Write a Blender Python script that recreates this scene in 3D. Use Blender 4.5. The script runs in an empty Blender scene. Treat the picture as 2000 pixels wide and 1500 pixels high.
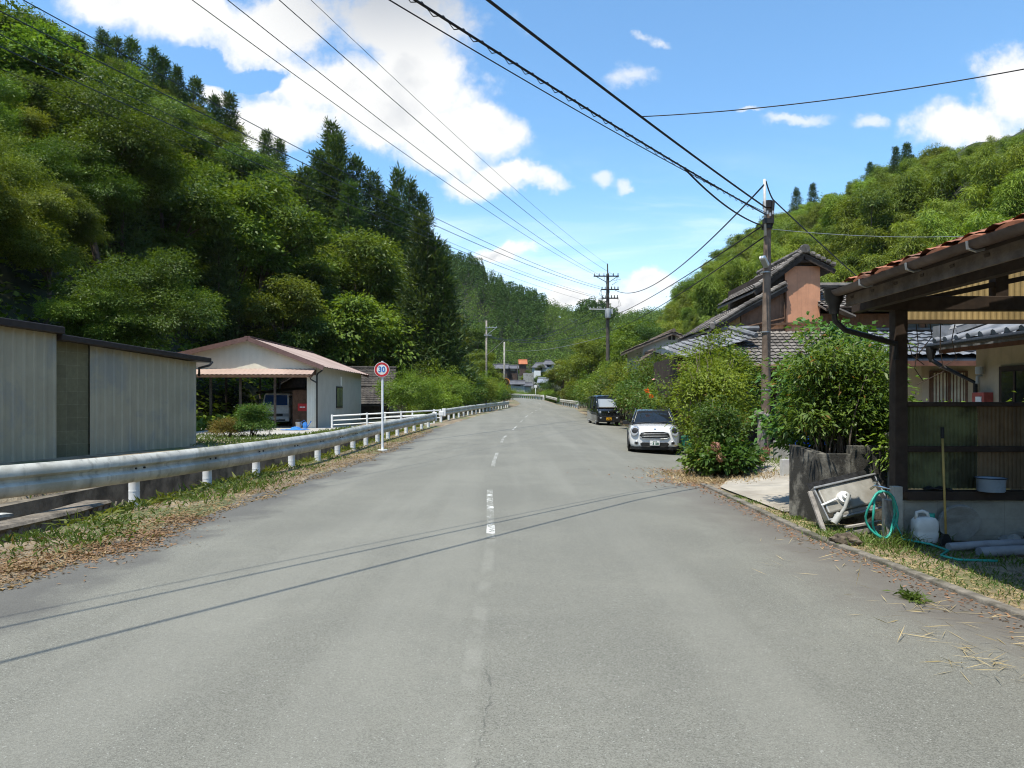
import bpy, math, random
import numpy as np
from mathutils import Vector, Matrix
sc = bpy.context.scene
R = math.radians

# ------------------------------------------------------------------ camera
cam_d = bpy.data.cameras.new('camera')
cam = bpy.data.objects.new('camera', cam_d)
sc.collection.objects.link(cam)
cam.location = (0, 0, 1.6)
cam.rotation_euler = (R(90), 0, 0)
cam_d.sensor_width = 36
cam_d.lens = 25.02
cam_d.shift_y = 0.0175
cam_d.clip_start = 0.05
cam_d.clip_end = 4000
sc.camera = cam

# ------------------------------------------------------------------ light
SUN_EL, SUN_AZ = 68.0, 221.0          # elevation; compass azimuth (0 = +Y, clockwise): behind left
el, az = R(SUN_EL), R(SUN_AZ)
to_sun = Vector((math.sin(az)*math.cos(el), math.cos(az)*math.cos(el), math.sin(el)))
sun_d = bpy.data.lights.new('sun', 'SUN')
sun = bpy.data.objects.new('sun', sun_d)
sc.collection.objects.link(sun)
sun_d.energy = 4.2
sun_d.angle = R(0.5)
sun_d.color = (1.0, 0.94, 0.81)
sun.rotation_euler = to_sun.to_track_quat('Z', 'Y').to_euler()

w = bpy.data.worlds.new('World')
sc.world = w
w.use_nodes = True
NT = w.node_tree
NT.nodes.clear()

class NB:
    """tiny shader-expression helper"""
    def __init__(s, nt): s.nt = nt
    def n(s, t, **kw):
        nd = s.nt.nodes.new(t)
        for k, v in kw.items(): setattr(nd, k, v)
        return nd
    def put(s, sock, v):
        if isinstance(v, bpy.types.NodeSocket): s.nt.links.new(v, sock)
        else: sock.default_value = v
    def m(s, op, a, b=0.0, c=None):
        nd = s.n('ShaderNodeMath', operation=op)
        s.put(nd.inputs[0], a); s.put(nd.inputs[1], b)
        if c is not None: s.put(nd.inputs[2], c)
        return nd.outputs[0]
    def ss(s, v, lo, hi, o0=0.0, o1=1.0):
        nd = s.n('ShaderNodeMapRange', interpolation_type='SMOOTHSTEP')
        s.put(nd.inputs[0], v)
        for i, q in enumerate((lo, hi, o0, o1)): s.put(nd.inputs[i+1], q)
        return nd.outputs[0]
    def lin(s, v, lo, hi, o0=0.0, o1=1.0):
        nd = s.n('ShaderNodeMapRange')
        s.put(nd.inputs[0], v)
        for i, q in enumerate((lo, hi, o0, o1)): s.put(nd.inputs[i+1], q)
        return nd.outputs[0]
    def comb(s, x, y, z):
        nd = s.n('ShaderNodeCombineXYZ')
        for i, q in enumerate((x, y, z)): s.put(nd.inputs[i], q)
        return nd.outputs[0]
    def sep(s, v):
        nd = s.n('ShaderNodeSeparateXYZ'); s.put(nd.inputs[0], v)
        return nd.outputs
    def noise(s, vec, scale, detail=4.0, rough=0.55, dist=0.0):
        nd = s.n('ShaderNodeTexNoise')
        if vec is not None: s.put(nd.inputs['Vector'], vec)
        s.put(nd.inputs['Scale'], scale); s.put(nd.inputs['Detail'], detail)
        s.put(nd.inputs['Roughness'], rough); s.put(nd.inputs['Distortion'], dist)
        return nd.outputs['Fac']
    def mix(s, f, a, b, bt='MIX'):
        nd = s.n('ShaderNodeMix', data_type='RGBA', blend_type=bt)
        s.put(nd.inputs[0], f)
        for i, q in ((6, a), (7, b)):
            if not isinstance(q, bpy.types.NodeSocket) and len(q) == 3: q = (*q, 1)
            s.put(nd.inputs[i], q)
        return nd.outputs[2]
    def vmul(s, v, k):
        nd = s.n('ShaderNodeVectorMath', operation='MULTIPLY')
        s.put(nd.inputs[0], v); s.put(nd.inputs[1], k)
        return nd.outputs[0]

B = NB(NT)
sky = B.n('ShaderNodeTexSky', sky_type='NISHITA')
sky.sun_disc = False
sky.sun_elevation = el
sky.sun_rotation = az
sky.altitude = 200
sky.air_density = 1.0
sky.dust_density = 0.35
sky.ozone_density = 2.2
tc = B.n('ShaderNodeTexCoord')
dx, dy, dz = B.sep(tc.outputs['Generated'])
# direction -> plane coordinates (u to the right, v up) of the northern sky
yy = B.m('MAXIMUM', B.m('ABSOLUTE', dy), 0.08)
U = B.m('DIVIDE', dx, yy); V = B.m('DIVIDE', dz, yy)
p = B.comb(U, V, B.m('MULTIPLY', B.m('GREATER_THAN', dy, 0.0), 3.0))
n1 = B.noise(p, 3.2, 9.0, 0.58, 0.15)
n2 = B.noise(p, 9.0, 8.0, 0.62, 0.0)
w1 = B.noise(B.comb(U, V, 7.0), 7.0, 7.0, 0.6); w2 = B.noise(B.comb(U, V, 17.0), 7.0, 7.0, 0.6)
U0, V0 = U, V
U = B.m('ADD', U, B.m('MULTIPLY', B.m('SUBTRACT', w1, 0.5), 0.16)); V = B.m('ADD', V, B.m('MULTIPLY', B.m('SUBTRACT', w2, 0.5), 0.11))
blobs = [  # px, py, rx, ry of cloud masses
 (320, 10, 230, 90), (540, 50, 210, 95), (780, 50, 190, 95), (640, 170, 180, 90), (820, 150, 160, 90),
 (560, 235, 140, 70), (890, 265, 150, 70), (980, 345, 105, 40), (760, 220, 130, 70),
 (1995, 185, 120, 95), (1890, 240, 140, 66), (2150, 200, 180, 140),
 (1280, 562, 90, 34), (1215, 600, 80, 26), (1110, 575, 70, 22), (950, 505, 60, 18),
 (430, 185, 50, 26)]
acc = None
for px, py, rx, ry in blobs:
    a = B.m('MULTIPLY', B.m('SUBTRACT', U, (px-1000)/1390), 1390/rx)
    b = B.m('MULTIPLY', B.m('SUBTRACT', V, (785-py)/1390), 1390/ry)
    d = B.m('SUBTRACT', 1.0, B.m('SQRT', B.m('ADD', B.m('MULTIPLY', a, a), B.m('MULTIPLY', b, b))))
    acc = d if acc is None else B.m('SMOOTH_MAX', acc, d, 0.25)
hole = None
for px, py, rx, ry in [(390, 132, 75, 36), (520, 150, 60, 26)]:
    a = B.m('MULTIPLY', B.m('SUBTRACT', U, (px-1000)/1390), 1390/rx)
    b = B.m('MULTIPLY', B.m('SUBTRACT', V, (785-py)/1390), 1390/ry)
    d = B.m('SUBTRACT', 1.0, B.m('SQRT', B.m('ADD', B.m('MULTIPLY', a, a), B.m('MULTIPLY', b, b))))
    hole = d if hole is None else B.m('MAXIMUM', hole, d)
acc = B.m('SUBTRACT', acc, B.m('MULTIPLY', B.m('MAXIMUM', hole, 0.0), 1.1))
den = B.m('ADD', acc, B.m('ADD', B.m('MULTIPLY', B.m('SUBTRACT', n1, 0.5), 1.5), B.m('MULTIPLY', B.m('SUBTRACT', n2, 0.5), 1.5)))
wisp = None
for px, py, rx, ry in [(1215, 160, 62, 26), (1178, 352, 34, 22), (1232, 370, 26, 18), (1270, 95, 40, 14), (1560, 235, 60, 14), (1700, 245, 60, 16), (1480, 215, 30, 8)]:
    a = B.m('MULTIPLY', B.m('SUBTRACT', U, (px-1000)/1390), 1390/rx)
    b = B.m('MULTIPLY', B.m('SUBTRACT', V, (785-py)/1390), 1390/ry)
    d = B.m('SUBTRACT', 1.0, B.m('SQRT', B.m('ADD', B.m('MULTIPLY', a, a), B.m('MULTIPLY', b, b))))
    wisp = d if wisp is None else B.m('MAXIMUM', wisp, d)
wisp = B.m('ADD', wisp, B.m('MULTIPLY', B.m('SUBTRACT', n2, 0.5), 2.2))
cov = B.m('MAXIMUM', B.ss(den, -0.02, 0.50), B.ss(wisp, 0.05, 1.0, 0.0, 0.7))
U, V = U0, V0
# thin high veil low over the valley
veil_n = B.noise(B.comb(U, B.m('MULTIPLY', V, 4.0), 5.0), 3.0, 6.0, 0.6, 0.6)
veil = B.m('MULTIPLY', B.ss(veil_n, 0.46, 0.72, 0.0, 0.55), B.ss(V, 0.42, 0.12))
veil = B.m('MULTIPLY', veil, B.ss(U, 0.62, 0.25))
veil = B.m('ADD', veil, B.ss(V, 0.33, 0.02, 0.0, 0.42))
shade_n = B.noise(B.comb(U, V, 2.0), 4.5, 5.0, 0.55, 0.2)
thick = B.ss(den, 0.35, 1.15)
grey = B.m('MULTIPLY', thick, B.ss(shade_n, 0.40, 0.68, 0.0, 0.75))
topgrey = B.m('MULTIPLY', B.ss(V, 0.44, 0.60), B.ss(B.m('ABSOLUTE', B.m('ADD', U, 0.16)), 0.26, 0.02))
grey = B.m('MAXIMUM', grey, B.m('MULTIPLY', topgrey, 0.95))
cloud_c = B.mix(grey, (0.72, 0.72, 0.71), (0.33, 0.36, 0.41))
skyc = B.mix(1.0, sky.outputs[0], (0.125, 0.165, 0.175), 'MULTIPLY')
skyc = B.mix(veil, skyc, (0.86, 0.93, 1.0))
out_c = B.mix(cov, skyc, cloud_c)
bg = B.n('ShaderNodeBackground')
NT.links.new(out_c, bg.inputs[0])
bg.inputs[1].default_value = 1.0
wo = B.n('ShaderNodeOutputWorld')
NT.links.new(bg.outputs[0], wo.inputs[0])

# ------------------------------------------------------------------ exposure, sampling
sc.view_settings.view_transform = 'Standard'
sc.view_settings.look = 'None'
sc.view_settings.exposure = 0.58
sc.view_settings.gamma = 1.0
sc.render.film_transparent = False
cy = sc.cycles
cy.max_bounces = 6
cy.diffuse_bounces = 3
cy.glossy_bounces = 3
cy.transmission_bounces = 4
cy.transparent_max_bounces = 6
cy.caustics_reflective = False
cy.caustics_refractive = False
cy.sample_clamp_indirect = 4.0
cy.use_denoising = True
cy.denoiser = 'OPENIMAGEDENOISE'
cy.denoising_prefilter = 'ACCURATE'
cy.filter_width = 1.1

# ------------------------------------------------------------------ helpers: objects
COL = sc.collection
def tag(o, label=None, cat=None, group=None, kind=None):
    if label: o['label'] = label
    if cat: o['category'] = cat
    if group: o['group'] = group
    if kind: o['kind'] = kind
    return o
def link(o, parent=None):
    COL.objects.link(o)
    if parent is not None:
        o.parent = parent
        if parent.type == 'EMPTY':
            o.matrix_parent_inverse = Matrix.Translation(-parent.location)
    return o
def thing(name, label, cat, loc=(0, 0, 0), group=None):
    o = bpy.data.objects.new(name, None)
    o.empty_display_size = 0.3
    o.location = loc
    COL.objects.link(o)
    return tag(o, label, cat, group)
def kids(o): return [c for c in o.children]
def copy_tree(o, parent=None):
    c = o.copy()
    COL.objects.link(c)
    if parent is not None:
        c.parent = parent
    for ch in o.children: copy_tree(ch, c)
    return c

class MB:
    """collects shapes into ONE mesh"""
    def __init__(s): s.v = []; s.f = []; s.mi = []; s.cur = 0
    def add(s, vs, fs):
        o = len(s.v)
        s.v += [tuple(map(float, q)) for q in vs]
        for f in fs:
            s.f.append([i+o for i in f]); s.mi.append(s.cur)
        return s
    def box(s, x0, x1, y0, y1, z0, z1):
        vs = [(x0,y0,z0),(x1,y0,z0),(x1,y1,z0),(x0,y1,z0),(x0,y0,z1),(x1,y0,z1),(x1,y1,z1),(x0,y1,z1)]
        return s.add(vs, [(0,3,2,1),(4,5,6,7),(0,1,5,4),(1,2,6,5),(2,3,7,6),(3,0,4,7)])
    def beam(s, p0, p1, w, h, up=(0, 0, 1)):
        p0 = Vector(p0); p1 = Vector(p1); d = (p1-p0).normalized()
        up = Vector(up)
        if abs(d.dot(up)) > 0.98: up = Vector((0, 1, 0))
        r = d.cross(up).normalized()*(w/2); u = r.cross(d).normalized()*(h/2)
        vs = []
        for q in (p0, p1): vs += [q-r-u, q+r-u, q+r+u, q-r+u]
        return s.add(vs, [(0,1,2,3)[::-1],(4,5,6,7),(0,1,5,4),(1,2,6,5),(2,3,7,6),(3,0,4,7)])
    def tube(s, pts, r, n=8, caps=True):
        pts = [Vector(q) for q in pts]
        rr = r if hasattr(r, '__len__') else [r]*len(pts)
        vs = []; prev = None
        for i, q in enumerate(pts):
            d = (pts[min(i+1, len(pts)-1)]-pts[max(i-1, 0)])
            if d.length < 1e-9: d = Vector((0, 0, 1))
            d.normalize()
            ref = prev if prev is not None else (Vector((0, 0, 1)) if abs(d.z) < 0.9 else Vector((1, 0, 0)))
            a = (ref-d*ref.dot(d))
            if a.length < 1e-6: a = Vector((1, 0, 0)).cross(d)
            a.normalize(); prev = a
            b = d.cross(a)
            for k in range(n):
                t = 2*math.pi*k/n
                vs.append(q+(a*math.cos(t)+b*math.sin(t))*rr[i])
        fs = []
        for i in range(len(pts)-1):
            for k in range(n):
                k2 = (k+1) % n
                fs.append((i*n+k, i*n+k2, (i+1)*n+k2, (i+1)*n+k))
        if caps:
            fs.append(tuple(range(n))[::-1]); fs.append(tuple((len(pts)-1)*n+k for k in range(n)))
        return s.add(vs, fs)
    def cyl(s, c, r, h, axis=(0, 0, 1), n=24, r2=None):
        c = Vector(c); a = Vector(axis).normalized()
        return s.tube([c-a*h/2, c+a*h/2], [r, r if r2 is None else r2], n)
    def lathe(s, prof, c=(0, 0, 0), n=24):
        vs = []
        for r, z in prof:
            for k in range(n):
                t = 2*math.pi*k/n
                vs.append((c[0]+r*math.cos(t), c[1]+r*math.sin(t), c[2]+z))
        fs = []
        for i in range(len(prof)-1):
            for k in range(n):
                k2 = (k+1) % n
                fs.append((i*n+k, i*n+k2, (i+1)*n+k2, (i+1)*n+k))
        return s.add(vs, fs)
    def quad(s, a, b, c, d): return s.add([a, b, c, d], [(0, 1, 2, 3)])
    def poly(s, pts): return s.add(pts, [tuple(range(len(pts)))])
    def prism(s, pts, ext):
        """polygon pts (3-D, planar) extruded by vector ext"""
        n = len(pts); e = Vector(ext)
        vs = [Vector(q) for q in pts]+[Vector(q)+e for q in pts]
        fs = [tuple(range(n))[::-1], tuple(range(n, 2*n))]
        for i in range(n):
            j = (i+1) % n
            fs.append((i, j, j+n, i+n))
        return s.add(vs, fs)
    def sweep(s, pts, prof, closed=True):
        """profile (n, z) swept along a level-ish polyline; n to the right of travel"""
        pts = [Vector(q) for q in pts]; m = len(prof); vs = []
        for i, q in enumerate(pts):
            d = pts[min(i+1, len(pts)-1)]-pts[max(i-1, 0)]
            d.z = 0; d.normalize()
            r = Vector((d.y, -d.x, 0))
            for a, z in prof: vs.append(q+r*a+Vector((0, 0, z)))
        fs = []
        for i in range(len(pts)-1):
            for k in range(m if closed else m-1):
                k2 = (k+1) % m
                fs.append((i*m+k, i*m+k2, (i+1)*m+k2, (i+1)*m+k))
        if closed:
            fs.append(tuple(range(m))[::-1]); fs.append(tuple((len(pts)-1)*m+k for k in range(m)))
        return s.add(vs, fs)
    def loft(s, secs, closed=True, caps=True):
        m = len(secs[0]); vs = [q for sec in secs for q in sec]; fs = []
        for i in range(len(secs)-1):
            for k in range(m if closed else m-1):
                k2 = (k+1) % m
                fs.append((i*m+k, i*m+k2, (i+1)*m+k2, (i+1)*m+k))
        if caps:
            fs.append(tuple(range(m))[::-1]); fs.append(tuple((len(secs)-1)*m+k for k in range(m)))
        return s.add(vs, fs)
    def build(s, name, mat, parent=None, smooth=False, bevel=0.0, sub=0, auto=None):
        me = bpy.data.meshes.new(name)
        me.from_pydata(s.v, [], s.f)
        me.validate()
        mats = mat if isinstance(mat, (list, tuple)) else [mat]
        for q in mats: me.materials.append(q)
        if len(mats) > 1 and len(me.polygons) == len(s.mi):
            me.polygons.foreach_set('material_index', s.mi)
        import bmesh
        bm = bmesh.new(); bm.from_mesh(me)
        bmesh.ops.recalc_face_normals(bm, faces=bm.faces)
        bm.to_mesh(me); bm.free()
        if smooth: me.polygons.foreach_set('use_smooth', [True]*len(me.polygons))
        o = bpy.data.objects.new(name, me)
        link(o, parent)
        if sub:
            md = o.modifiers.new('sub', 'SUBSURF'); md.levels = sub; md.render_levels = sub
        if bevel:
            md = o.modifiers.new('bev', 'BEVEL'); md.width = bevel; md.segments = 2; md.limit_method = 'ANGLE'
            md.angle_limit = R(40)
        if auto:
            try: me.set_sharp_from_angle(angle=R(auto))
            except Exception: pass
        return o

def mesh_np(name, V, mats, F=4, matidx=None):
    """mesh from an (n*F,3) array of separate F-gons"""
    V = np.ascontiguousarray(V, dtype=np.float32).reshape(-1, 3)
    n = len(V)//F
    me = bpy.data.meshes.new(name)
    me.vertices.add(len(V)); me.vertices.foreach_set('co', V.ravel())
    me.loops.add(n*F); me.loops.foreach_set('vertex_index', np.arange(n*F, dtype=np.int32))
    me.polygons.add(n); me.polygons.foreach_set('loop_start', np.arange(0, n*F, F, dtype=np.int32))
    for m in (mats if isinstance(mats, (list, tuple)) else [mats]): me.materials.append(m)
    if matidx is not None: me.polygons.foreach_set('material_index', np.asarray(matidx, dtype=np.int32))
    me.update(calc_edges=True)
    return me
def obj_np(name, V, mat, parent=None, matidx=None):
    o = bpy.data.objects.new(name, mesh_np(name, V, mat, 4, matidx))
    return link(o, parent)

def P(px, py, Y):
    return Vector(((px-1000)/1390*Y, Y, 1.6+(785-py)/1390*Y))

# ------------------------------------------------------------------ helpers: materials
MATS = {}
def mat(name, col, rough=0.7, metal=0.0, var=0.25, scale=6.0, bump=0.0, bscale=40.0, spec=0.4, col2=None, streak=0.0, alpha=None, coat=0.0):
    """painted / weathered surface: base colour broken by two noises, optional vertical dirt streaks and bump"""
    if name in MATS: return MATS[name]
    m = bpy.data.materials.new(name); m.use_nodes = True
    nt = m.node_tree; b = NB(nt); bs = nt.nodes['Principled BSDF']
    tcn = b.n('ShaderNodeTexCoord'); vec = tcn.outputs['Object']
    n = b.noise(vec, scale, 6.0, 0.62)
    dark = tuple(c*(1-var) for c in col); light = tuple(min(1, c*(1+var*0.6)) for c in col)
    c = b.mix(b.ss(n, 0.32, 0.68), dark, light)
    if col2 is not None:
        nn = b.noise(vec, scale*0.45, 7.0, 0.65, 0.4)
        c = b.mix(b.ss(nn, 0.48, 0.64), c, col2)
    if streak:
        v2 = b.vmul(vec, (9.0, 9.0, 0.5))
        ns = b.noise(v2, 1.0, 5.0, 0.6)
        c = b.mix(b.m('MULTIPLY', b.ss(ns, 0.5, 0.72), streak), c, tuple(q*0.28 for q in col))
    nt.links.new(c, bs.inputs['Base Color'])
    rn = b.noise(vec, scale*2.3, 4.0)
    nt.links.new(b.lin(rn, 0.3, 0.7, max(0.03, rough-0.12), min(1, rough+0.12)), bs.inputs['Roughness'])
    bs.inputs['Metallic'].default_value = metal
    bs.inputs['Specular IOR Level'].default_value = spec
    bs.inputs['Coat Weight'].default_value = coat
    if bump:
        bn = b.n('ShaderNodeBump'); bn.inputs['Strength'].default_value = bump; bn.inputs['Distance'].default_value = 0.02
        nt.links.new(b.noise(vec, bscale, 5.0, 0.6), bn.inputs['Height'])
        nt.links.new(bn.outputs[0], bs.inputs['Normal'])
    MATS[name] = m
    return m

def leafmat(name, dark, light, trans=0.3, hv=0.04, vv=0.35, extra=None, rough=0.5, spec=0.28, ns=0.55, lw=0.6):
    """foliage: colour varies leaf by leaf and plant by plant, part of the light passes through"""
    if name in MATS: return MATS[name]
    m = bpy.data.materials.new(name); m.use_nodes = True
    nt = m.node_tree; b = NB(nt); bs = nt.nodes['Principled BSDF']; out = nt.nodes['Material Output']
    g = b.n('ShaderNodeNewGeometry'); oi = b.n('ShaderNodeObjectInfo')
    rnd = g.outputs['Random Per Island']
    tcn = b.n('ShaderNodeTexCoord')
    cl = b.noise(tcn.outputs['Object'], ns, 3.0, 0.6)
    f = b.m('ADD', b.m('MULTIPLY', rnd, lw), b.m('MULTIPLY', b.ss(cl, 0.35, 0.65), 1-lw))
    c = b.mix(f, dark, light)
    if extra is not None:
        c = b.mix(b.m('GREATER_THAN', rnd, 1-extra[1]), c, extra[0])
    hs = b.n('ShaderNodeHueSaturation')
    nt.links.new(b.lin(oi.outputs['Random'], 0, 1, 0.5-hv, 0.5+hv), hs.inputs['Hue'])
    r2 = b.m('FRACT', b.m('MULTIPLY', oi.outputs['Random'], 7.31))
    nt.links.new(b.lin(r2, 0, 1, 1-vv, 1+vv*0.8), hs.inputs['Value'])
    nt.links.new(c, hs.inputs['Color'])
    nt.links.new(hs.outputs[0], bs.inputs['Base Color'])
    bs.inputs['Roughness'].default_value = rough
    bs.inputs['Specular IOR Level'].default_value = spec
    tr = b.n('ShaderNodeBsdfTranslucent')
    nt.links.new(b.mix(1.0, hs.outputs[0], (1.35, 1.3, 0.55), 'MULTIPLY'), tr.inputs[0])
    mx = b.n('ShaderNodeMixShader'); mx.inputs[0].default_value = trans
    nt.links.new(bs.outputs[0], mx.inputs[1]); nt.links.new(tr.outputs[0], mx.inputs[2])
    nt.links.new(mx.outputs[0], out.inputs[0])
    MATS[name] = m
    return m

def glassmat(name, col, rough=0.06):
    if name in MATS: return MATS[name]
    m = bpy.data.materials.new(name); m.use_nodes = True
    bs = m.node_tree.nodes['Principled BSDF']
    bs.inputs['Base Color'].default_value = (*col, 1); bs.inputs['Roughness'].default_value = rough
    bs.inputs['Specular IOR Level'].default_value = 0.45; bs.inputs['Coat Weight'].default_value = 0.0
    MATS[name] = m
    return m

def blockmat(name, col, mortar, w=0.4, h=0.2, stain=0.0, var=0.25):
    """concrete blocks on upright walls of any heading"""
    if name in MATS: return MATS[name]
    m = bpy.data.materials.new(name); m.use_nodes = True
    nt = m.node_tree; b = NB(nt); bs = nt.nodes['Principled BSDF']
    tcn = b.n('ShaderNodeTexCoord'); x, y, z = b.sep(tcn.outputs['Object'])
    v = b.comb(b.m('ADD', x, b.m('MULTIPLY', y, 1.0)), z, 0.0)
    br = b.n('ShaderNodeTexBrick'); nt.links.new(v, br.inputs['Vector'])
    br.offset = 0.0 if stain == 0 else 0.5
    br.inputs['Scale'].default_value = 1.0
    br.inputs['Brick Width'].default_value = w; br.inputs['Row Height'].default_value = h
    br.inputs['Mortar Size'].default_value = 0.006; br.inputs['Mortar Smooth'].default_value = 0.6
    br.inputs['Color1'].default_value = (*col, 1); br.inputs['Color2'].default_value = (*[c*(1-var) for c in col], 1)
    br.inputs['Mortar'].default_value = (*mortar, 1)
    c = br.outputs['Color']
    n = b.noise(tcn.outputs['Object'], 7.0, 7.0, 0.65)
    c = b.mix(b.ss(n, 0.35, 0.7, 0.0, 0.5), c, tuple(q*0.55 for q in col))
    if stain:
        s1 = b.noise(b.vmul(tcn.outputs['Object'], (3.2, 3.2, 2.4)), 1.0, 7.0, 0.65, 0.3)
        c = b.mix(b.m('MULTIPLY', b.ss(s1, 0.34, 0.54), stain), c, (0.017, 0.016, 0.014))
    nt.links.new(c, bs.inputs['Base Color'])
    bs.inputs['Roughness'].default_value = 0.9
    bn = b.n('ShaderNodeBump'); bn.inputs['Strength'].default_value = 0.5; bn.inputs['Distance'].default_value = 0.01
    nt.links.new(b.noise(tcn.outputs['Object'], 60.0, 4.0), bn.inputs['Height'])
    nt.links.new(bn.outputs[0], bs.inputs['Normal'])
    MATS[name] = m
    return m

M_white = mat('white_paint', (0.78, 0.78, 0.76), 0.45, var=0.08, scale=3)
M_rail = mat('rail_paint', (0.56, 0.55, 0.49), 0.6, var=0.25, scale=2.2, streak=0.55, col2=(0.38, 0.37, 0.31))
M_post = mat('post_paint', (0.78, 0.79, 0.80), 0.45, var=0.12, scale=4)
M_steel = mat('galvanised_steel', (0.42, 0.43, 0.44), 0.4, metal=0.6, var=0.2)
M_conc = mat('concrete', (0.36, 0.35, 0.32), 0.9, var=0.3, scale=3, bump=0.4, col2=(0.24, 0.23, 0.2))
M_concd = mat('dark_concrete', (0.15, 0.14, 0.12), 0.95, var=0.4, scale=4, bump=0.6, col2=(0.06, 0.06, 0.05))
M_wood = mat('weathered_wood', (0.16, 0.125, 0.10), 0.85, var=0.4, scale=5, streak=0.4, bump=0.3)
M_woodgrey = mat('grey_wood', (0.30, 0.275, 0.25), 0.9, var=0.4, scale=6, streak=0.6, bump=0.4)
M_darkwood = mat('dark_brown_timber', (0.045, 0.029, 0.02), 0.75, var=0.35, scale=5, streak=0.3)
M_brown = mat('brown_board', (0.13, 0.07, 0.042), 0.8, var=0.3, scale=4, streak=0.3)
M_darkmetal = mat('dark_metal', (0.03, 0.028, 0.027), 0.5, metal=0.3, var=0.2)
M_cable = mat('cable_black', (0.012, 0.013, 0.016), 0.6, var=0.1)
M_cableblue = mat('cable_blue', (0.015, 0.03, 0.055), 0.5, var=0.1)
M_rubber = mat('tyre_rubber', (0.012, 0.012, 0.012), 0.8, var=0.2)
M_black = mat('black_plastic', (0.014, 0.014, 0.014), 0.5, var=0.2)
M_blackpaint = mat('black_car_paint', (0.008, 0.009, 0.012), 0.2, var=0.05, coat=1.0, spec=0.6)
M_whitecar = mat('white_car_paint', (0.80, 0.80, 0.80), 0.25, var=0.02, coat=1.0)
M_chrome = mat('chrome', (0.7, 0.7, 0.7), 0.12, metal=1.0, var=0.05)
M_glass = glassmat('tinted_glass', (0.012, 0.015, 0.018))
M_bark = mat('bark', (0.11, 0.085, 0.065), 0.95, var=0.4, scale=5, bump=0.5)
M_culm = mat('bamboo_culm', (0.16, 0.20, 0.07), 0.6, var=0.3)
M_lens = glassmat('lamp_lens', (0.35, 0.37, 0.4), 0.08)
M_orange = mat('orange_plastic', (0.75, 0.25, 0.03), 0.4)
M_red = mat('red_paint', (0.55, 0.03, 0.03), 0.5, var=0.15)

L_broad = leafmat('leaf_broad', (0.050, 0.088, 0.012), (0.190, 0.250, 0.034), 0.36, 0.03, 0.36)
L_broad2 = leafmat('leaf_broad_dark', (0.038, 0.076, 0.016), (0.128, 0.190, 0.038), 0.32, 0.025, 0.30)
L_bamboo = leafmat('leaf_bamboo', (0.090, 0.142, 0.016), (0.275, 0.345, 0.044), 0.36, 0.018, 0.30)
L_cedar = leafmat('leaf_cedar', (0.036, 0.072, 0.018), (0.095, 0.148, 0.038), 0.25, 0.015, 0.25)
L_lime = leafmat('leaf_lime', (0.090, 0.150, 0.014), (0.230, 0.315, 0.040), 0.38, 0.02, 0.2)
L_shrub = leafmat('leaf_shrub', (0.045, 0.095, 0.016), (0.135, 0.215, 0.040), 0.34, 0.02, 0.2, extra=((0.20, 0.14, 0.03), 0.03), rough=0.48)
L_nandina = leafmat('leaf_nandina', (0.055, 0.115, 0.022), (0.190, 0.280, 0.056), 0.36, 0.01, 0.12, extra=((0.24, 0.14, 0.03), 0.02), rough=0.42)
L_grass = leafmat('leaf_grass', (0.070, 0.120, 0.020), (0.17, 0.22, 0.05), 0.3, 0.02, 0.2)
L_dry = leafmat('leaf_dry', (0.16, 0.085, 0.035), (0.42, 0.28, 0.14), 0.1, 0.02, 0.2)
L_straw = leafmat('leaf_straw', (0.36, 0.27, 0.13), (0.60, 0.48, 0.27), 0.15, 0.02, 0.2)
# ================================================================== TERRAIN
rng = np.random.default_rng(7)
def ip(v, xs, ys): return np.interp(v, xs, ys)
def sstep(t): t = np.clip(t, 0, 1); return t*t*(3-2*t)
def zr(y): return ip(y, [-60, 20, 36, 43, 60, 93, 103, 132, 160, 200, 300], [0, 0, .16, .27, .5, .93, 1.15, 1.9, 2.4, 3.1, 4.5])
def xc(y): return ip(y, [-60, 8.5, 12.7, 19.3, 29.6, 41, 55, 70, 85, 98, 110, 130, 150, 175, 200, 240], [-.2, -.25, -.40, -.49, -.36, .30, 1.05, 2.1, 3.4, 4.05, 4.3, 3.6, 2.0, -2.0, -8, -22])
def xl(y): return ip(y, [-60, 6, 12.7, 23, 36, 43, 60, 80, 93, 100, 110, 132, 150, 175, 200, 240], [-5.2, -4.5, -4.35, -4.1, -4.2, -3.7, -2.6, -.95, .1, .75, 1.35, .75, -.8, -4.8, -11, -25])
def xrt(y): return ip(y, [-60, 5, 7.2, 8.5, 10, 14, 16, 18, 20, 23, 26, 36, 48, 56, 62, 70, 87, 103, 132, 150, 175, 200, 240], [4.4, 3.92, 3.76, 3.64, 3.66, 3.8, 3.75, 4.2, 4.9, 5.9, 6.5, 6.8, 7.4, 6.9, 6.5, 6.7, 7.6, 6.6, 5.8, 4.6, .8, -5, -19])
def surf(x, y):
    d = np.clip(x-xc(y)-2.4, 0, 4.2)
    k = ip(y, [0, 12, 18, 60, 80], [.035, .035, .06, .06, 0.0])
    return zr(y)-d*k
def Xf(y): return ip(y, [-80, 0, 20, 40, 60, 75, 88, 97, 108, 114, 122, 140, 170, 220], [-16, -16, -17.5, -18, -17, -13.5, -8, -5, -5, -7.5, -14, -30, -55, -80])
def Xg(y): return ip(y, [-80, 20, 40, 60, 80, 110, 150, 162, 172, 190], [34, 34, 33, 30, 26, 20, 18.5, 21, 27, 45])
def hillnoise(x, y):
    return 1.6*np.sin(x*.13+1.3)*np.sin(y*.11+.4)+1.0*np.sin(x*.31+y*.23)+.5*np.sin(x*.7-y*.5)
def Hfar(u): return ip(u, [-.4, -.2, -.094, -.036, 0, .043, .086, .115, .144, .21, .3, .5], [150, 112, 88, 73, 65, 59, 53, 55, 46, 46, 62, 90])
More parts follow.
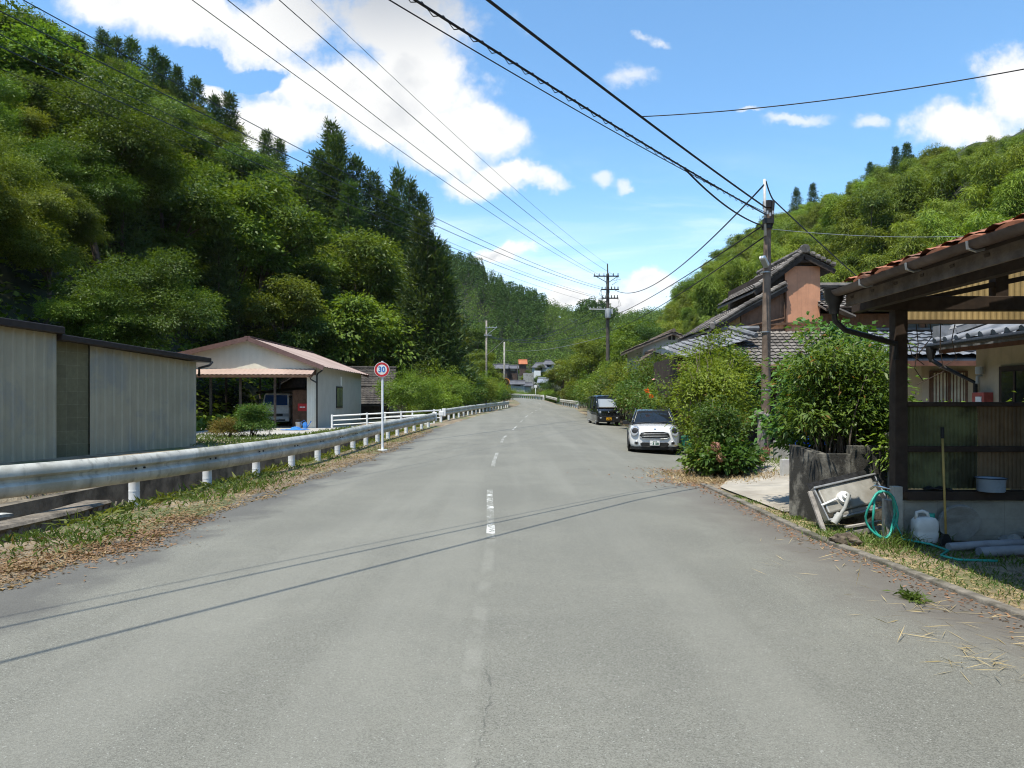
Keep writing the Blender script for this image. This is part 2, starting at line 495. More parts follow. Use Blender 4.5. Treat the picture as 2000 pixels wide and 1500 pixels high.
def height(x, y):
    x = np.asarray(x, float); y = np.asarray(y, float)
    s = surf(x, y)
    inroad = sstep((x-xl(y)+.15)/.3)*sstep((xrt(y)+.15-x)/.3)
    h = s-.055*inroad+.015*(1-inroad)
    # left: verge drops to a stream channel, then the yard of the sheds
    e = xl(y)-x
    yardL = ip(y, [0, 45, 80, 120], [0.0, .05, .4, 1.0])
    tl = sstep((e-2.0)/1.5)
    chan = sstep((e-1.3)/.25)*(1-sstep((e-3.6)/.35))*ip(y, [-40, 50, 62], [1, 1, 0])
    h = h*(1-tl)+yardL*tl
    h = h-1.5*chan
    # right: yards of the houses
    er = x-xrt(y)
    yardR = ip(y, [0, 10, 16, 30, 80], [-.08, -.05, .12, .15, .8])
    tr_ = sstep((er-.3)/2.0)
    h = h*(1-tr_)+np.minimum(yardR, 9)*tr_
    # far valley and the hill that closes it
    u = x/np.maximum(y, 1)
    Hf = Hfar(u)
    f1 = ip(y, [165, 210, 262, 300], [0, 1.6, 9.5, 14]); t = sstep((y-285)/150)
    far = np.where(y > 165, f1+(Hf-18)*t, 0)
    far = far+np.clip(y-430, 0, 400)*.05
    h = h+far
    # wooded slopes either side
    dl = np.clip(Xf(y)-x, 0, None); dl = np.where(dl > 44, 44+np.minimum((dl-44)*.3, 8), dl)
    dr = np.clip(x-Xg(y), 0, None); dr = np.where(dr > 33, np.maximum(33-(dr-33)*.22, 8), dr)
    m = ip(y, [200, 260], [1, .2])
    hl = .88*dl*sstep(dl/3); hr = 1.0*dr*sstep(dr/4)
    wob = hillnoise(x, y)
    h = h+(hl+wob*sstep(dl/8))*m+(hr+wob*sstep(dr/8))*m
    return h
def hz(x, y): return float(height(x, y))

def axis(segs):
    out = [segs[0][0]]
    for a, b, st in segs:
        k = max(1, int(round((b-a)/st))); out += list(np.linspace(a, b, k+1)[1:])
    return np.array(out)
gx = axis([(-900, -300, 60), (-300, -80, 11), (-80, -20, 2.0), (-20, -9, .6), (-9, 9, .22), (9, 22, .6), (22, 90, 2.0), (90, 300, 11), (300, 900, 60)])
gy = axis([(-300, -30, 27), (-30, 2, 2.0), (2, 22, .35), (22, 62, .8), (62, 130, 1.5), (130, 240, 3), (240, 480, 6), (480, 1200, 60)])
GX, GY = np.meshgrid(gx, gy)
GZ = height(GX, GY)
nx, ny = len(gx), len(gy)
idx = np.arange(nx*ny).reshape(ny, nx)
faces = np.stack([idx[:-1, :-1], idx[:-1, 1:], idx[1:, 1:], idx[1:, :-1]], -1).reshape(-1, 4)
cx_ = (GX[:-1, :-1]+GX[1:, 1:]).ravel()/2; cy_ = (GY[:-1, :-1]+GY[1:, 1:]).ravel()/2
me = bpy.data.meshes.new('ground')
me.vertices.add(nx*ny); me.vertices.foreach_set('co', np.stack([GX, GY, GZ], -1).astype(np.float32).ravel())
me.loops.add(len(faces)*4); me.loops.foreach_set('vertex_index', faces.astype(np.int32).ravel())
me.polygons.add(len(faces)); me.polygons.foreach_set('loop_start', np.arange(0, len(faces)*4, 4, dtype=np.int32))
def groundmat():
    m = bpy.data.materials.new('earth'); m.use_nodes = True
    nt = m.node_tree; b = NB(nt); bs = nt.nodes['Principled BSDF']
    g = b.n('ShaderNodeNewGeometry'); vec = g.outputs['Position']
    a = b.noise(vec, 1.3, 7, .65); c = b.noise(vec, 9.0, 6, .65); d = b.noise(vec, .35, 5, .6)
    col = b.mix(b.ss(a, .38, .62), (0.17, 0.125, 0.08), (0.30, 0.245, 0.165))
    col = b.mix(b.ss(c, .45, .7, 0, .7), col, (0.10, 0.072, 0.045))
    col = b.mix(b.ss(d, .50, .60, 0, .8), col, (0.09, 0.115, 0.035))
    nt.links.new(col, bs.inputs['Base Color']); bs.inputs['Roughness'].default_value = .95
    bn = b.n('ShaderNodeBump'); bn.inputs['Strength'].default_value = .7; bn.inputs['Distance'].default_value = .04
    nt.links.new(c, bn.inputs['Height']); nt.links.new(bn.outputs[0], bs.inputs['Normal'])
    return m
M_floor = mat('forest_floor', (0.028, 0.036, 0.014), .95, var=.5, scale=.6)
me.materials.append(groundmat()); me.materials.append(M_floor)
hillmask = ((cx_ < Xf(cy_)-1.0) | (cx_ > Xg(cy_)-2) | (cy_ > 140))
me.polygons.foreach_set('material_index', hillmask.astype(np.int32))
me.polygons.foreach_set('use_smooth', np.ones(len(faces), bool))
me.update(calc_edges=True)
ground = link(bpy.data.objects.new('ground', me)); tag(ground, kind='structure')

# ------------------------------------------------------------------ road
ry = axis([(-60, 0, 4), (0, 30, .5), (30, 130, 1.0), (130, 235, 2.5)])
NX = 25
RV = []
for y in ry:
    a, b_ = float(xl(y)), float(xrt(y))
    jag = .12*math.sin(y*1.7)+.08*math.sin(y*4.1+1)
    for k in range(NX):
        x = (a-jag*.6)+(b_-a+jag*.6)*k/(NX-1)
        RV.append((x, y, float(surf(x, y))))
RF = [(i*NX+k, i*NX+k+1, (i+1)*NX+k+1, (i+1)*NX+k) for i in range(len(ry)-1) for k in range(NX-1)]
def asphalt():
    m = bpy.data.materials.new('asphalt'); m.use_nodes = True
    nt = m.node_tree; b = NB(nt); bs = nt.nodes['Principled BSDF']
    g = b.n('ShaderNodeNewGeometry'); vec = g.outputs['Position']
    x, y, z = b.sep(vec)
    big = b.noise(vec, .45, 6, .6, .3); mid = b.noise(vec, 3.0, 6, .65)
    vo = b.n('ShaderNodeTexVoronoi'); nt.links.new(vec, vo.inputs['Vector']); vo.inputs['Scale'].default_value = 170.0
    chip = b.sep(vo.outputs['Color'])[0]
    vo2 = b.n('ShaderNodeTexVoronoi'); nt.links.new(vec, vo2.inputs['Vector']); vo2.inputs['Scale'].default_value = 150.0
    chip2 = b.sep(vo2.outputs['Color'])[1]
    col = b.mix(b.ss(big, .35, .65), (0.145, 0.142, 0.119), (0.182, 0.178, 0.148))
    col = b.mix(b.ss(mid, .4, .7, 0, .45), col, (0.140, 0.138, 0.118))
    # aggregate: pale and dark stones in the worn binder
    col = b.mix(b.ss(chip, .35, 1.0, 0, .42), col, (0.29, 0.288, 0.25))
    col = b.mix(b.ss(chip, .34, .05, 0, .48), col, (0.066, 0.065, 0.056))
    col = b.mix(b.m('GREATER_THAN', chip2, .990), col, (0.30, 0.30, 0.27))
    # tracks worn paler along the road
    lane = b.noise(b.comb(b.m('MULTIPLY', x, 1.1), b.m('MULTIPLY', y, .05), 0.0), 1.0, 4, .55)
    col = b.mix(b.ss(lane, .44, .64, 0, .30), col, (0.245, 0.24, 0.205))
    # older, darker patch along both edges, with a ragged border
    e1 = b.m('ADD', x, b.m('MULTIPLY', b.m('SUBTRACT', b.noise(vec, .8, 6, .65), .5), 2.2))
    col = b.mix(b.ss(e1, -3.35, -3.95, 0, .62), col, (0.072, 0.068, 0.066))
    nearm = b.ss(y, 16, 11)
    col = b.mix(b.m('MULTIPLY', b.ss(e1, 2.35, 3.6, 0, .75), nearm), col, (0.115, 0.100, 0.088))
    # dusty arc and scuffs
    sc1 = b.noise(b.comb(b.m('MULTIPLY', x, 1.6), b.m('MULTIPLY', y, 9.0), 2.0), 1.0, 5, .6, .4)
    col = b.mix(b.m('MULTIPLY', b.ss(sc1, .66, .74, 0, .55), b.ss(big, .5, .62)), col, (0.33, 0.325, 0.285))
    old = b.ss(b.m('ABSOLUTE', b.m('ADD', x, .24)), .075, .03)
    col = b.mix(b.m('MULTIPLY', b.m('MULTIPLY', old, b.ss(y, 8.4, 8.2)), b.ss(mid, .36, .62, .0, .30)), col, (0.30, 0.295, 0.255))
    # hairline crack running along the middle of the lane
    cr = b.m('ABSOLUTE', b.m('ADD', b.m('ADD', x, .14), b.m('MULTIPLY', b.m('SUBTRACT', b.noise(vec, 2.2, 6, .7), .5), .16)))
    col = b.mix(b.m('MULTIPLY', b.ss(cr, .008, .003, 0, .4), b.m('MULTIPLY', b.ss(y, 4.6, 4.1), b.ss(mid, .42, .5))), col, (0.03, 0.03, 0.03))
    nt.links.new(col, bs.inputs['Base Color']); bs.inputs['Roughness'].default_value = .85
    bs.inputs['Specular IOR Level'].default_value = .35
    bn = b.n('ShaderNodeBump'); bn.inputs['Strength'].default_value = .4; bn.inputs['Distance'].default_value = .005
    nt.links.new(vo.outputs['Distance'], bn.inputs['Height']); nt.links.new(bn.outputs[0], bs.inputs['Normal'])
    return m
M_asph = asphalt()
mb = MB(); mb.add(RV, RF); road = mb.build('road', M_asph, smooth=True); tag(road, kind='structure')

# worn centre line: dashes follow the bend
def paintmat():
    m = bpy.data.materials.new('worn_road_paint'); m.use_nodes = True
    nt = m.node_tree; b = NB(nt); bs = nt.nodes['Principled BSDF']
    g = b.n('ShaderNodeNewGeometry'); vec = g.outputs['Position']
    n = b.noise(vec, 14, 7, .75); n2 = b.noise(vec, 90, 3, .6); n3 = b.noise(vec, 2.2, 4, .6)
    wear = b.ss(b.m('ADD', b.m('ADD', b.m('MULTIPLY', n, .7), b.m('MULTIPLY', n3, .45)), b.m('MULTIPLY', n2, .35)), .62, .74)
    col = b.mix(wear, (0.70, 0.70, 0.67), (0.19, 0.187, 0.158))
    nt.links.new(col, bs.inputs['Base Color']); bs.inputs['Roughness'].default_value = .8
    return m
M_paint = paintmat()
mb = MB()
y0 = 8.35
first = True
while y0 < 190:
    y1 = y0+4.6
    ys = np.linspace(y0, y1, 8)
    for a, b_ in zip(ys[:-1], ys[1:]):
        q = []
        for (yy_, sgn) in ((a, -1), (a, 1), (b_, 1), (b_, -1)):
            sl = (float(xc(yy_+.5))-float(xc(yy_-.5)))
            x = float(xc(yy_))+sgn*.052*math.sqrt(1+sl*sl)
            q.append((x, yy_, float(surf(x, yy_))+.005))
        mb.quad(*q)
    y0 += 9.2
# thin cross ticks on the lay-by
for (px, py, ln) in ((1118, 832, .9), (875, 848, .5)):
    yq = 2224/(py-785); xq = (px-1000)/1390*yq
    z = float(surf(xq, yq))
    mb.quad((xq, yq, z+.005), (xq+.12, yq, z+.005), (xq+.12, yq+ln, z+.006), (xq, yq+ln, z+.006))
ml = mb.build('road_marking', M_paint); tag(ml, kind='structure')

# kerb on the near right side, with a flat gutter strip outside it
ys = np.arange(-6, 14.6, .6)
mb = MB()
mb.sweep([(float(xrt(y))+.06, y, float(surf(xrt(y), y))-.1) for y in ys], [(-.06, 0), (.06, 0), (.06, .135), (-.045, .135)])
kb = mb.build('kerb', mat('mossy_kerb', (0.20, 0.18, 0.15), .95, var=.4, scale=7, bump=.5, col2=(.09, .085, .06)), bevel=.012); tag(kb, kind='structure')

# concrete apron leading up to the yard
mb = MB()
N = 8; ay = np.linspace(10.55, 17.6, 12); vs = []
for y in ay:
    a = ip(y, [10.5, 13.7, 17.6], [4.02, 4.0, 5.6]); b_ = ip(y, [10.5, 13, 17.6], [4.6, 7.4, 8.2])
    for k in range(N):
        x = float(a+(b_-a)*k/(N-1)); vs.append((x, y, max(hz(x, y), float(surf(x, y)))+.03+.03*k/(N-1)))
mb.add(vs, [(i*N+k, i*N+k+1, (i+1)*N+k+1, (i+1)*N+k) for i in range(len(ay)-1) for k in range(N-1)])
ap = mb.build('apron', mat('pale_concrete', (0.37, 0.335, 0.28), .9, var=.22, scale=1.6, bump=.3, col2=(.28, .245, .20))); tag(ap, kind='structure')
# concrete yard before the left carport
mb = MB()
mb.box(-19.5, -9.4, 29.5, 60, -.3, .06)
yd = mb.build('yard', mat('yard_concrete', (0.42, 0.40, 0.36), .9, var=.2, scale=1.0, col2=(.33, .31, .27))); tag(yd, kind='structure')

# ================================================================== FOLIAGE GENERATORS
def unit(v): return v/np.maximum(np.linalg.norm(v, axis=-1, keepdims=True), 1e-9)
def rdir(n, r=rng): return unit(r.normal(size=(n, 3)))
def leaves(Pt, D, Nn, L, W, droop=0.15):
    """one folded diamond leaf per row: base Pt, axis D, normal Nn, length L, width W"""
    D = unit(D); S = unit(np.cross(D, Nn)); Nn = np.cross(S, D)
    L = np.asarray(L).reshape(-1, 1); W = np.asarray(W).reshape(-1, 1)
    mid = Pt+D*L*.42
    a = mid+S*W*.5+Nn*W*.12; b = mid-S*W*.5+Nn*W*.12
    tip = Pt+D*L-np.array([0, 0, 1.])*L*droop
    return np.stack([Pt, a, tip, b], 1).reshape(-1, 3)
def spray(C, out, n, r, L, W, rs, up=.5, droop=.15, flat=.6):
    """n leaves round each clump centre C, fanning from it towards 'out'"""
    k = len(C)
    c = np.repeat(C, n, 0); o = np.repeat(out, n, 0)
    g = rs.normal(size=(k*n, 3))*np.array([1, 1, flat])*r
    pos = c+g
    D = unit(unit(g)*.9+o*.6+rs.normal(size=(k*n, 3))*.35)
    Nn = unit(o*.75+np.array([0, 0, up])+rs.normal(size=(k*n, 3))*.33)
    s = rs.uniform(.65, 1.25, k*n)
    return leaves(pos, D, Nn, L*s, W*s, droop)
def trunk_mb(mb, base, top, r0, r1, rs, n=7, bend=.3):
    base = Vector(base); top = Vector(top); pts = []
    for i in range(5):
        t = i/4; q = base.lerp(top, t)
        q += Vector((rs.normal()*bend, rs.normal()*bend, 0))*(t*(1-t)*2)
        pts.append(q)
    mb.tube(pts, [r0+(r1-r0)*(i/4)**.8 for i in range(5)], n)
    return pts

def make_broad(seed, Rr, H, nl, nclump, nleaf, L, ragged=1.0):
    rs = np.random.default_rng(seed)
    cz = H*.60
    lob = []
    for i in range(nl):
        d = rdir(1, rs)[0]; t = rs.uniform(.25, 1)**.5
        c = np.array([d[0]*Rr*.85*t, d[1]*Rr*.85*t, cz+d[2]*H*.36*t])
        lob.append((c, rs.uniform(.20, .50)*Rr))
    lob.append((np.array([rs.normal()*.3, rs.normal()*.3, H*.84]), .36*Rr))
    C, O = [], []
    for c, r in lob:
        d = rdir(int(nclump*1.5), rs); d = d[d[:, 2] > -.5][:nclump]
        rr = r*(.45+.80*rs.random((len(d), 1))**.8)*np.array([1, 1, .8])
        C.append(c+d*rr); O.append(d*np.array([1, 1, .7])+np.array([0, 0, .1]))
    C = np.concatenate(C); O = np.concatenate(O)
    keep = rs.random(len(C)) < .93
    C, O = C[keep], O[keep]
    V = spray(C, O, nleaf, .36*ragged, L, L*.52, rs, up=.75, droop=.28, flat=.42)
    mb = MB(); pts = trunk_mb(mb, (0, 0, -1.0), (rs.normal()*.4, rs.normal()*.4, H*.62), .05*Rr+.06, .05, rs)
    for c, r in lob[::2]:
        mb.tube([pts[2].lerp(pts[3], rs.random()), Vector(c)*.6+pts[3]*.4, Vector(c)], [.07, .045, .02], 5)
    return V, mb

def make_cedar(seed, H, Rr, L=.5, dens=1.0, t0=.06, twist=1.0):
    rs = np.random.default_rng(seed)
    C, O = [], []
    nlev = int(H*2.4); lean = rs.normal(size=2)*.03; gap = rs.random(12)*.5+.65
    for i in range(nlev):
        t = t0+(1-t0)*(i+rs.random())/nlev
        z = H*t; rad = Rr*(1-t)**.72*(.55+.45*min(1, t/.2))
        nb = max(3, int((5+6*(1-t))*dens))
        a0 = rs.random()*6.28
        for k in range(nb):
            a = a0+6.283*k/nb+rs.normal()*.3
            rr = rad*rs.uniform(.62, 1.22)*gap[int(a*1.9) % 12]**.6
            o = np.array([math.cos(a), math.sin(a), .35])
            for f in (1.0, .62):
                C.append([o[0]*rr*f+lean[0]*z, o[1]*rr*f+lean[1]*z, z-.16*f*rr+rs.normal()*.15]); O.append(o)
    for q in range(4): C.append([0, 0, H*(.97+.012*q)]); O.append([rs.normal()*.2, rs.normal()*.2, 1])
    C = np.array(C); O = unit(np.array(O))
    V = spray(C, O, 16, .26, L, L*.26, rs, up=.9, droop=-.12, flat=.8)
    mb = MB(); trunk_mb(mb, (0, 0, -1), (0, 0, H*.97), .26, .03, rs, bend=.05)
    return V, mb

def make_bamboo(seed, nc, H, spread, L=.42, nl=26, arch=2.2):
    """a few culms arching over, each ending in a domed plume of narrow hanging leaves"""
    rs = np.random.default_rng(seed)
    Vs = []; mb = MB()
    for i in range(nc):
        a = rs.random()*6.283; b = rs.random()**.6*spread
        base = np.array([math.cos(a)*b, math.sin(a)*b, -1.0])
        h = H*rs.uniform(.78, 1.08); la = rs.random()*6.283; ar = arch*rs.uniform(.5, 1.2)
        dirv = np.array([math.cos(la), math.sin(la), 0])
        ts = np.linspace(0, 1, 13)
        pth = [base+np.array([0, 0, 1])*(h*(t-.24*max(0, t-.55)**2*4.9*.55))+dirv*ar*(max(0, t-.3)/.7)**2.3 for t in ts]
        mb.tube([Vector(q) for q in pth], [.055*(1-.85*t) for t in ts], 5)
        C, O = [], []
        for t in np.linspace(.40, 1, 24):
            k = t*12; j = min(int(k), 11); q = pth[j]*(1-(k-j))+pth[j+1]*(k-j)
            wr = 1.15*math.sin(math.pi*min(1, (t-.34)/.70))**.7+.12
            for s in range(6):
                aa = rs.random()*6.283; rr = wr*rs.uniform(.35, 1.1)
                o = np.array([math.cos(aa), math.sin(aa), .25])
                C.append(q+np.array([o[0]*rr, o[1]*rr, .35*wr-.34*rr*rr+rs.normal()*.12])); O.append(o)
        C = np.array(C); O = unit(np.array(O))
        Vs.append(spray(C, O, nl//2, .17, L, L*.17, rs, up=.8, droop=.45, flat=.7))
    return np.concatenate(Vs), mb

def make_shrub(seed, rx, ry_, H, n, nleaf, L, Wf=.42, base=.1, r=.12, stems=6, droop=.2, up=.6):
    rs = np.random.default_rng(seed)
    d = rdir(n, rs); d[:, 2] = np.abs(d[:, 2])*1.0-.25*rs.random(n)
    t = rs.uniform(.35, 1, n)**.45
    lump = 1+.22*np.sin(d[:, 0]*5+seed)*np.sin(d[:, 1]*4+2*seed)+.15*np.sin(d[:, 2]*9+seed)
    C = d*(t*lump)[:, None]*np.array([rx, ry_, H*.62])+np.array([0, 0, H*.38])
    C[:, 2] = np.maximum(C[:, 2], base+.12*rs.random(n))
    V = spray(C, unit(d), nleaf, r, L, L*Wf, rs, up=up, droop=droop)
    mb = MB()
    for i in range(stems):
        a = rs.random()*6.283; q = C[rs.integers(len(C))]
        mb.tube([(math.cos(a)*rx*.15, math.sin(a)*ry_*.15, -.15), (q[0]*.35, q[1]*.35, q[2]*.5), tuple(q)], [.025, .018, .006], 5)
    return V, mb

def proto(name, label, cat, V, mb, lm, tm, trunkname='trunk', crownname='crown', group=None):
    t = thing(name, label, cat, (0, 0, 0), group)
    obj_np(crownname, V, lm, t)
    mb.build(trunkname, tm, t, smooth=True)
    return t
def place(proto_, used, x, y, rz, s, label, group, z=None, sz=1.0, name=None):
    o = proto_ if not used.get(proto_.name) else copy_tree(proto_)
    if o is proto_: used[proto_.name] = True
    o.location = (x, y, hz(x, y) if z is None else z)
    o.rotation_euler = (0, 0, rz); o.scale = (s, s, s*sz)
    o['label'] = label
    if group: o['group'] = group
    elif 'group' in o: del o['group']
    return o
USED = {}
# ================================================================== TREES ON THE SLOPES
rt = np.random.default_rng(21)
def sky_l(px): return float(ip(px, [-400, 0, 100, 200, 330, 460, 590, 640, 700, 760, 850, 900, 945, 985], [-260, 8, 40, 105, 165, 250, 335, 350, 385, 415, 490, 550, 630, 720]))
def sky_r(px): return float(ip(px, [1285, 1300, 1340, 1400, 1440, 1500, 1600, 1690, 1760, 1900, 2000, 2400], [620, 592, 545, 492, 452, 415, 378, 328, 298, 262, 240, 160]))
def proj(x, y, z): return 1000+1390*x/y, 785-1390*(z-1.6)/y

broadP = []
for i, (sd, Rr, H, nl) in enumerate([(11, 3.5, 9.5, 9), (12, 3.0, 11.0, 9), (13, 4.0, 9.0, 11), (14, 2.7, 9.0, 7), (15, 3.5, 12.0, 10)]):
    V, mb = make_broad(sd, Rr, H, nl, 34 if i != 2 else 24, 44 if i != 4 else 30, (.24, .22, .34, .26, .30)[i], (1, .8, 1.25, .9, 1.1)[i])
    broadP.append((proto('broadleaf_tree', 'x', 'tree', V, mb, L_broad2 if i in (1, 3) else L_broad, M_bark), H))
fineP = []
for i, (sd, Rr, H, nl) in enumerate([(31, 3.4, 9.5, 9), (32, 3.8, 10.0, 11)]):
    V, mb = make_broad(sd, Rr, H, nl, 62, 80, .14, .9)
    fineP.append((proto('broadleaf_tree', 'x', 'tree', V, mb, L_broad, M_bark), H))
cedarP = []
for sd, H, Rr in [(41, 17, 3.9), (42, 18, 3.3), (43, 16, 4.2), (44, 17, 3.0), (45, 15, 3.7)]:
    V, mb = make_cedar(sd, H, Rr)
    cedarP.append((proto('cedar_tree', 'x', 'tree', V, mb, L_cedar, M_bark), H))
bambooP = []
for sd, nc, H, sp in [(51, 6, 9.5, 1.7), (52, 7, 8.8, 1.9), (53, 5, 10.0, 1.5), (54, 8, 9.2, 2.1)]:
    V, mb = make_bamboo(sd, nc, H, sp)
    bambooP.append((proto('bamboo_clump', 'x', 'bamboo', V, mb, L_bamboo, M_culm, 'culms', 'foliage'), H))

G_BL = 'broadleaf trees on the left slope'
G_CL = 'cedars along the left ridge'
G_BAL = 'bamboo on the left slope'
G_BR = 'bamboo on the right slope'
G_CR = 'cedars along the right ridge'
placed = []
def solve(px, py, target, ys=np.arange(62, 150, .5), lo=-1e9):
    best = None
    for Y in ys:
        x = (px-1000)/1390*Y; H = 1.6+(785-py)/1390*Y-hz(x, Y)
        e = abs(H-target)
        if best is None or e < best[0]: best = (e, x, Y, H)
    return best[1:]
ced = [(197, 60, 11), (228, 78, 11), (258, 78, 11), (300, 97, 10), (318, 112, 10), (348, 135, 10), (378, 155, 10), (416, 192, 9), (441, 187, 10),
       (525, 258, 9), (541, 274, 8), (640, 240, 19), (612, 302, 15), (666, 268, 18), (690, 312, 17), (722, 338, 15), (600, 330, 14), (655, 318, 15), (737, 375, 14), (680, 360, 15), (630, 350, 15),
       (778, 334, 18), (800, 356, 18), (757, 382, 16), (817, 384, 17), (836, 425, 16), (850, 470, 14), (790, 420, 15), (768, 440, 15), (822, 460, 14), (866, 520, 12), (842, 520, 12), (800, 500, 13), (852, 570, 9)]
for i, (px, py, t) in enumerate(ced):
    x, Y, H = solve(px, py, t, np.arange(70, 118, .5))
    pr, ph = cedarP[(i*7+i//3) % 5]
    s = H/ph
    big = t >= 14
    o = place(pr, USED, x, Y, rt.random()*6.28, s, 'dark cone shaped cedar in the cluster where the left ridge drops' if big else 'small dark pointed cedar on the skyline of the left ridge',
          'cedars where the left ridge drops' if big else G_CL)
    k = (1.15 if big else .9)/max(s, .55)*min(1, s+.25)
    o.scale = (s*k, s*k, s)
    placed.append((x, Y, 2.2))

# left slope
cand = []
for Y in np.arange(17, 113, 4.1):
    for d in np.arange(.5, 50, 4.1):
        y = Y+rt.uniform(-1.6, 1.6); x = float(Xf(y))-d+rt.uniform(-1.6, 1.6)
        px, py = proj(x, y, hz(x, y)+5)
        if px < -190 or px > 985: continue
        cand.append((x, y, d))
rt.shuffle(cand)
cnt = 0
for x, y, d in cand:
    x, y = float(x), float(y)
    if any((x-a)**2+(y-b)**2 < r*r for a, b, r in placed): continue
    if (37 < y < 59 and x > -23.5) or (y <= 30 and x > -24): continue
    z = hz(x, y); px, _ = proj(x, y, z)
    bamb = 455 < px < 600 and proj(x, y, z+8)[1] < 345
    odd = rt.random(); con = False
    if bamb: pr, ph = bambooP[cnt % 4]
    elif odd < .10 and y > 45: pr, ph = cedarP[cnt % 5]; con = True
    elif y < 46: pr, ph = fineP[cnt % 2]
    else: pr, ph = broadP[rt.integers(5)]
    s = rt.uniform(.55, 1.45) if y > 42 else rt.uniform(.6, 1.0)
    if con: s = rt.uniform(.55, .8)
    top = 1.6+(785-sky_l(px))/1390*y
    if z+ph*s > top: s = (top-z)/ph
    if s < .38: continue
    vine = None
    place(pr, USED, x, y, rt.random()*6.28, s, 'dark young conifer standing among the broadleaf trees of the left slope' if con else 'pale green feathery bamboo high on the left slope' if bamb else 'leafy broadleaf tree packed among others on the left slope', 'young conifers on the left slope' if con else G_BAL if bamb else G_BL, z=z-.3)
    cnt += 1
print('left slope trees', cnt)

# right slope: bamboo
cand = []
for Y in np.arange(26, 172, 4.2):
    for d in np.arange(-.5, 46, 4.1):
        y = Y+rt.uniform(-1.7, 1.7); x = float(Xg(y))+d+rt.uniform(-1.7, 1.7)
        px, py = proj(x, y, hz(x, y)+5)
        if px > 2130 or px < 1270: continue
        cand.append((x, y))
rt.shuffle(cand)
rc = [(1555, 368, 9), (1590, 360, 9.5), (1430, 478, 6), (1445, 462, 6), (1463, 452, 6), (1480, 440, 6), (1415, 492, 6), (1700, 318, 6), (1745, 290, 7), (1768, 282, 7)]
placedr = []
for i, (px, py, t) in enumerate(rc):
    x, Y, H = solve(px, py, t, np.arange(90, 150, .5))
    pr, ph = cedarP[i % 5]; s = H/ph
    o = place(pr, USED, x, Y, rt.random()*6.28, s, 'taller narrow cedar rising from the bamboo behind the utility pole' if i < 2 else 'small dark cedar poking above the bamboo on the right ridge', 'pair of cedars behind the pole' if i < 2 else G_CR)
    o.scale = (s*1.1, s*1.1, s); placedr.append((x, Y, 2.0))
cnt = 0
sel = []
for x, y in cand:
    x, y = float(x), float(y)
    if any((x-a)**2+(y-b)**2 < r*r for a, b, r in placedr): continue
    z = hz(x, y); px, _ = proj(x, y, z)
    s = rt.uniform(.7, 1.25); pr, ph = bambooP[rt.integers(4)]
    if rt.random() < .06: pr, ph = broadP[rt.integers(5)]
    top = 1.6+(785-sky_r(px))/1390*y
    if z+ph*s > top: s = (top-z)/ph
    if s < .4: continue
    sel.append((y, x, z, s, pr))
sel.sort(key=lambda q: q[0])
sel = sel[:330]
nb = 0
for y, x, z, s, pr in sel:
    isb = 'bamboo' in pr.name
    if isb:
        nb += 1
        if nb > 298: continue
    place(pr, USED, x, y, rt.random()*6.28, s, 'yellow green bamboo clump on the right slope behind the houses' if isb else 'rounded dark broadleaf tree among the bamboo of the right slope', G_BR if isb else 'broadleaf trees on the right slope', z=z-.3)
print('right slope', len(sel), nb)

# ground cover under the trees: countless leaves following the slopes
n = 60000
yy_ = rt.uniform(15, 120, n); side = rt.random(n) < .62
xx_ = np.where(side, Xf(yy_)+1.5-rt.random(n)**1.6*26, Xg(yy_)-2+rt.random(n)**1.4*24)
zz_ = height(xx_, yy_)
Pt = np.stack([xx_, yy_, zz_+rt.random(n)*.7], -1)
V = leaves(Pt, rt.normal(size=(n, 3))*np.array([1, 1, .4])+np.array([0, 0, .15]), rt.normal(size=(n, 3))*.5+np.array([0, 0, 1.]), rt.uniform(.3, .55, n), rt.uniform(.18, .32, n))
o = obj_np('undergrowth', V, L_broad); tag(o, 'dense creeping undergrowth covering the foot of both slopes', 'undergrowth', kind='stuff')

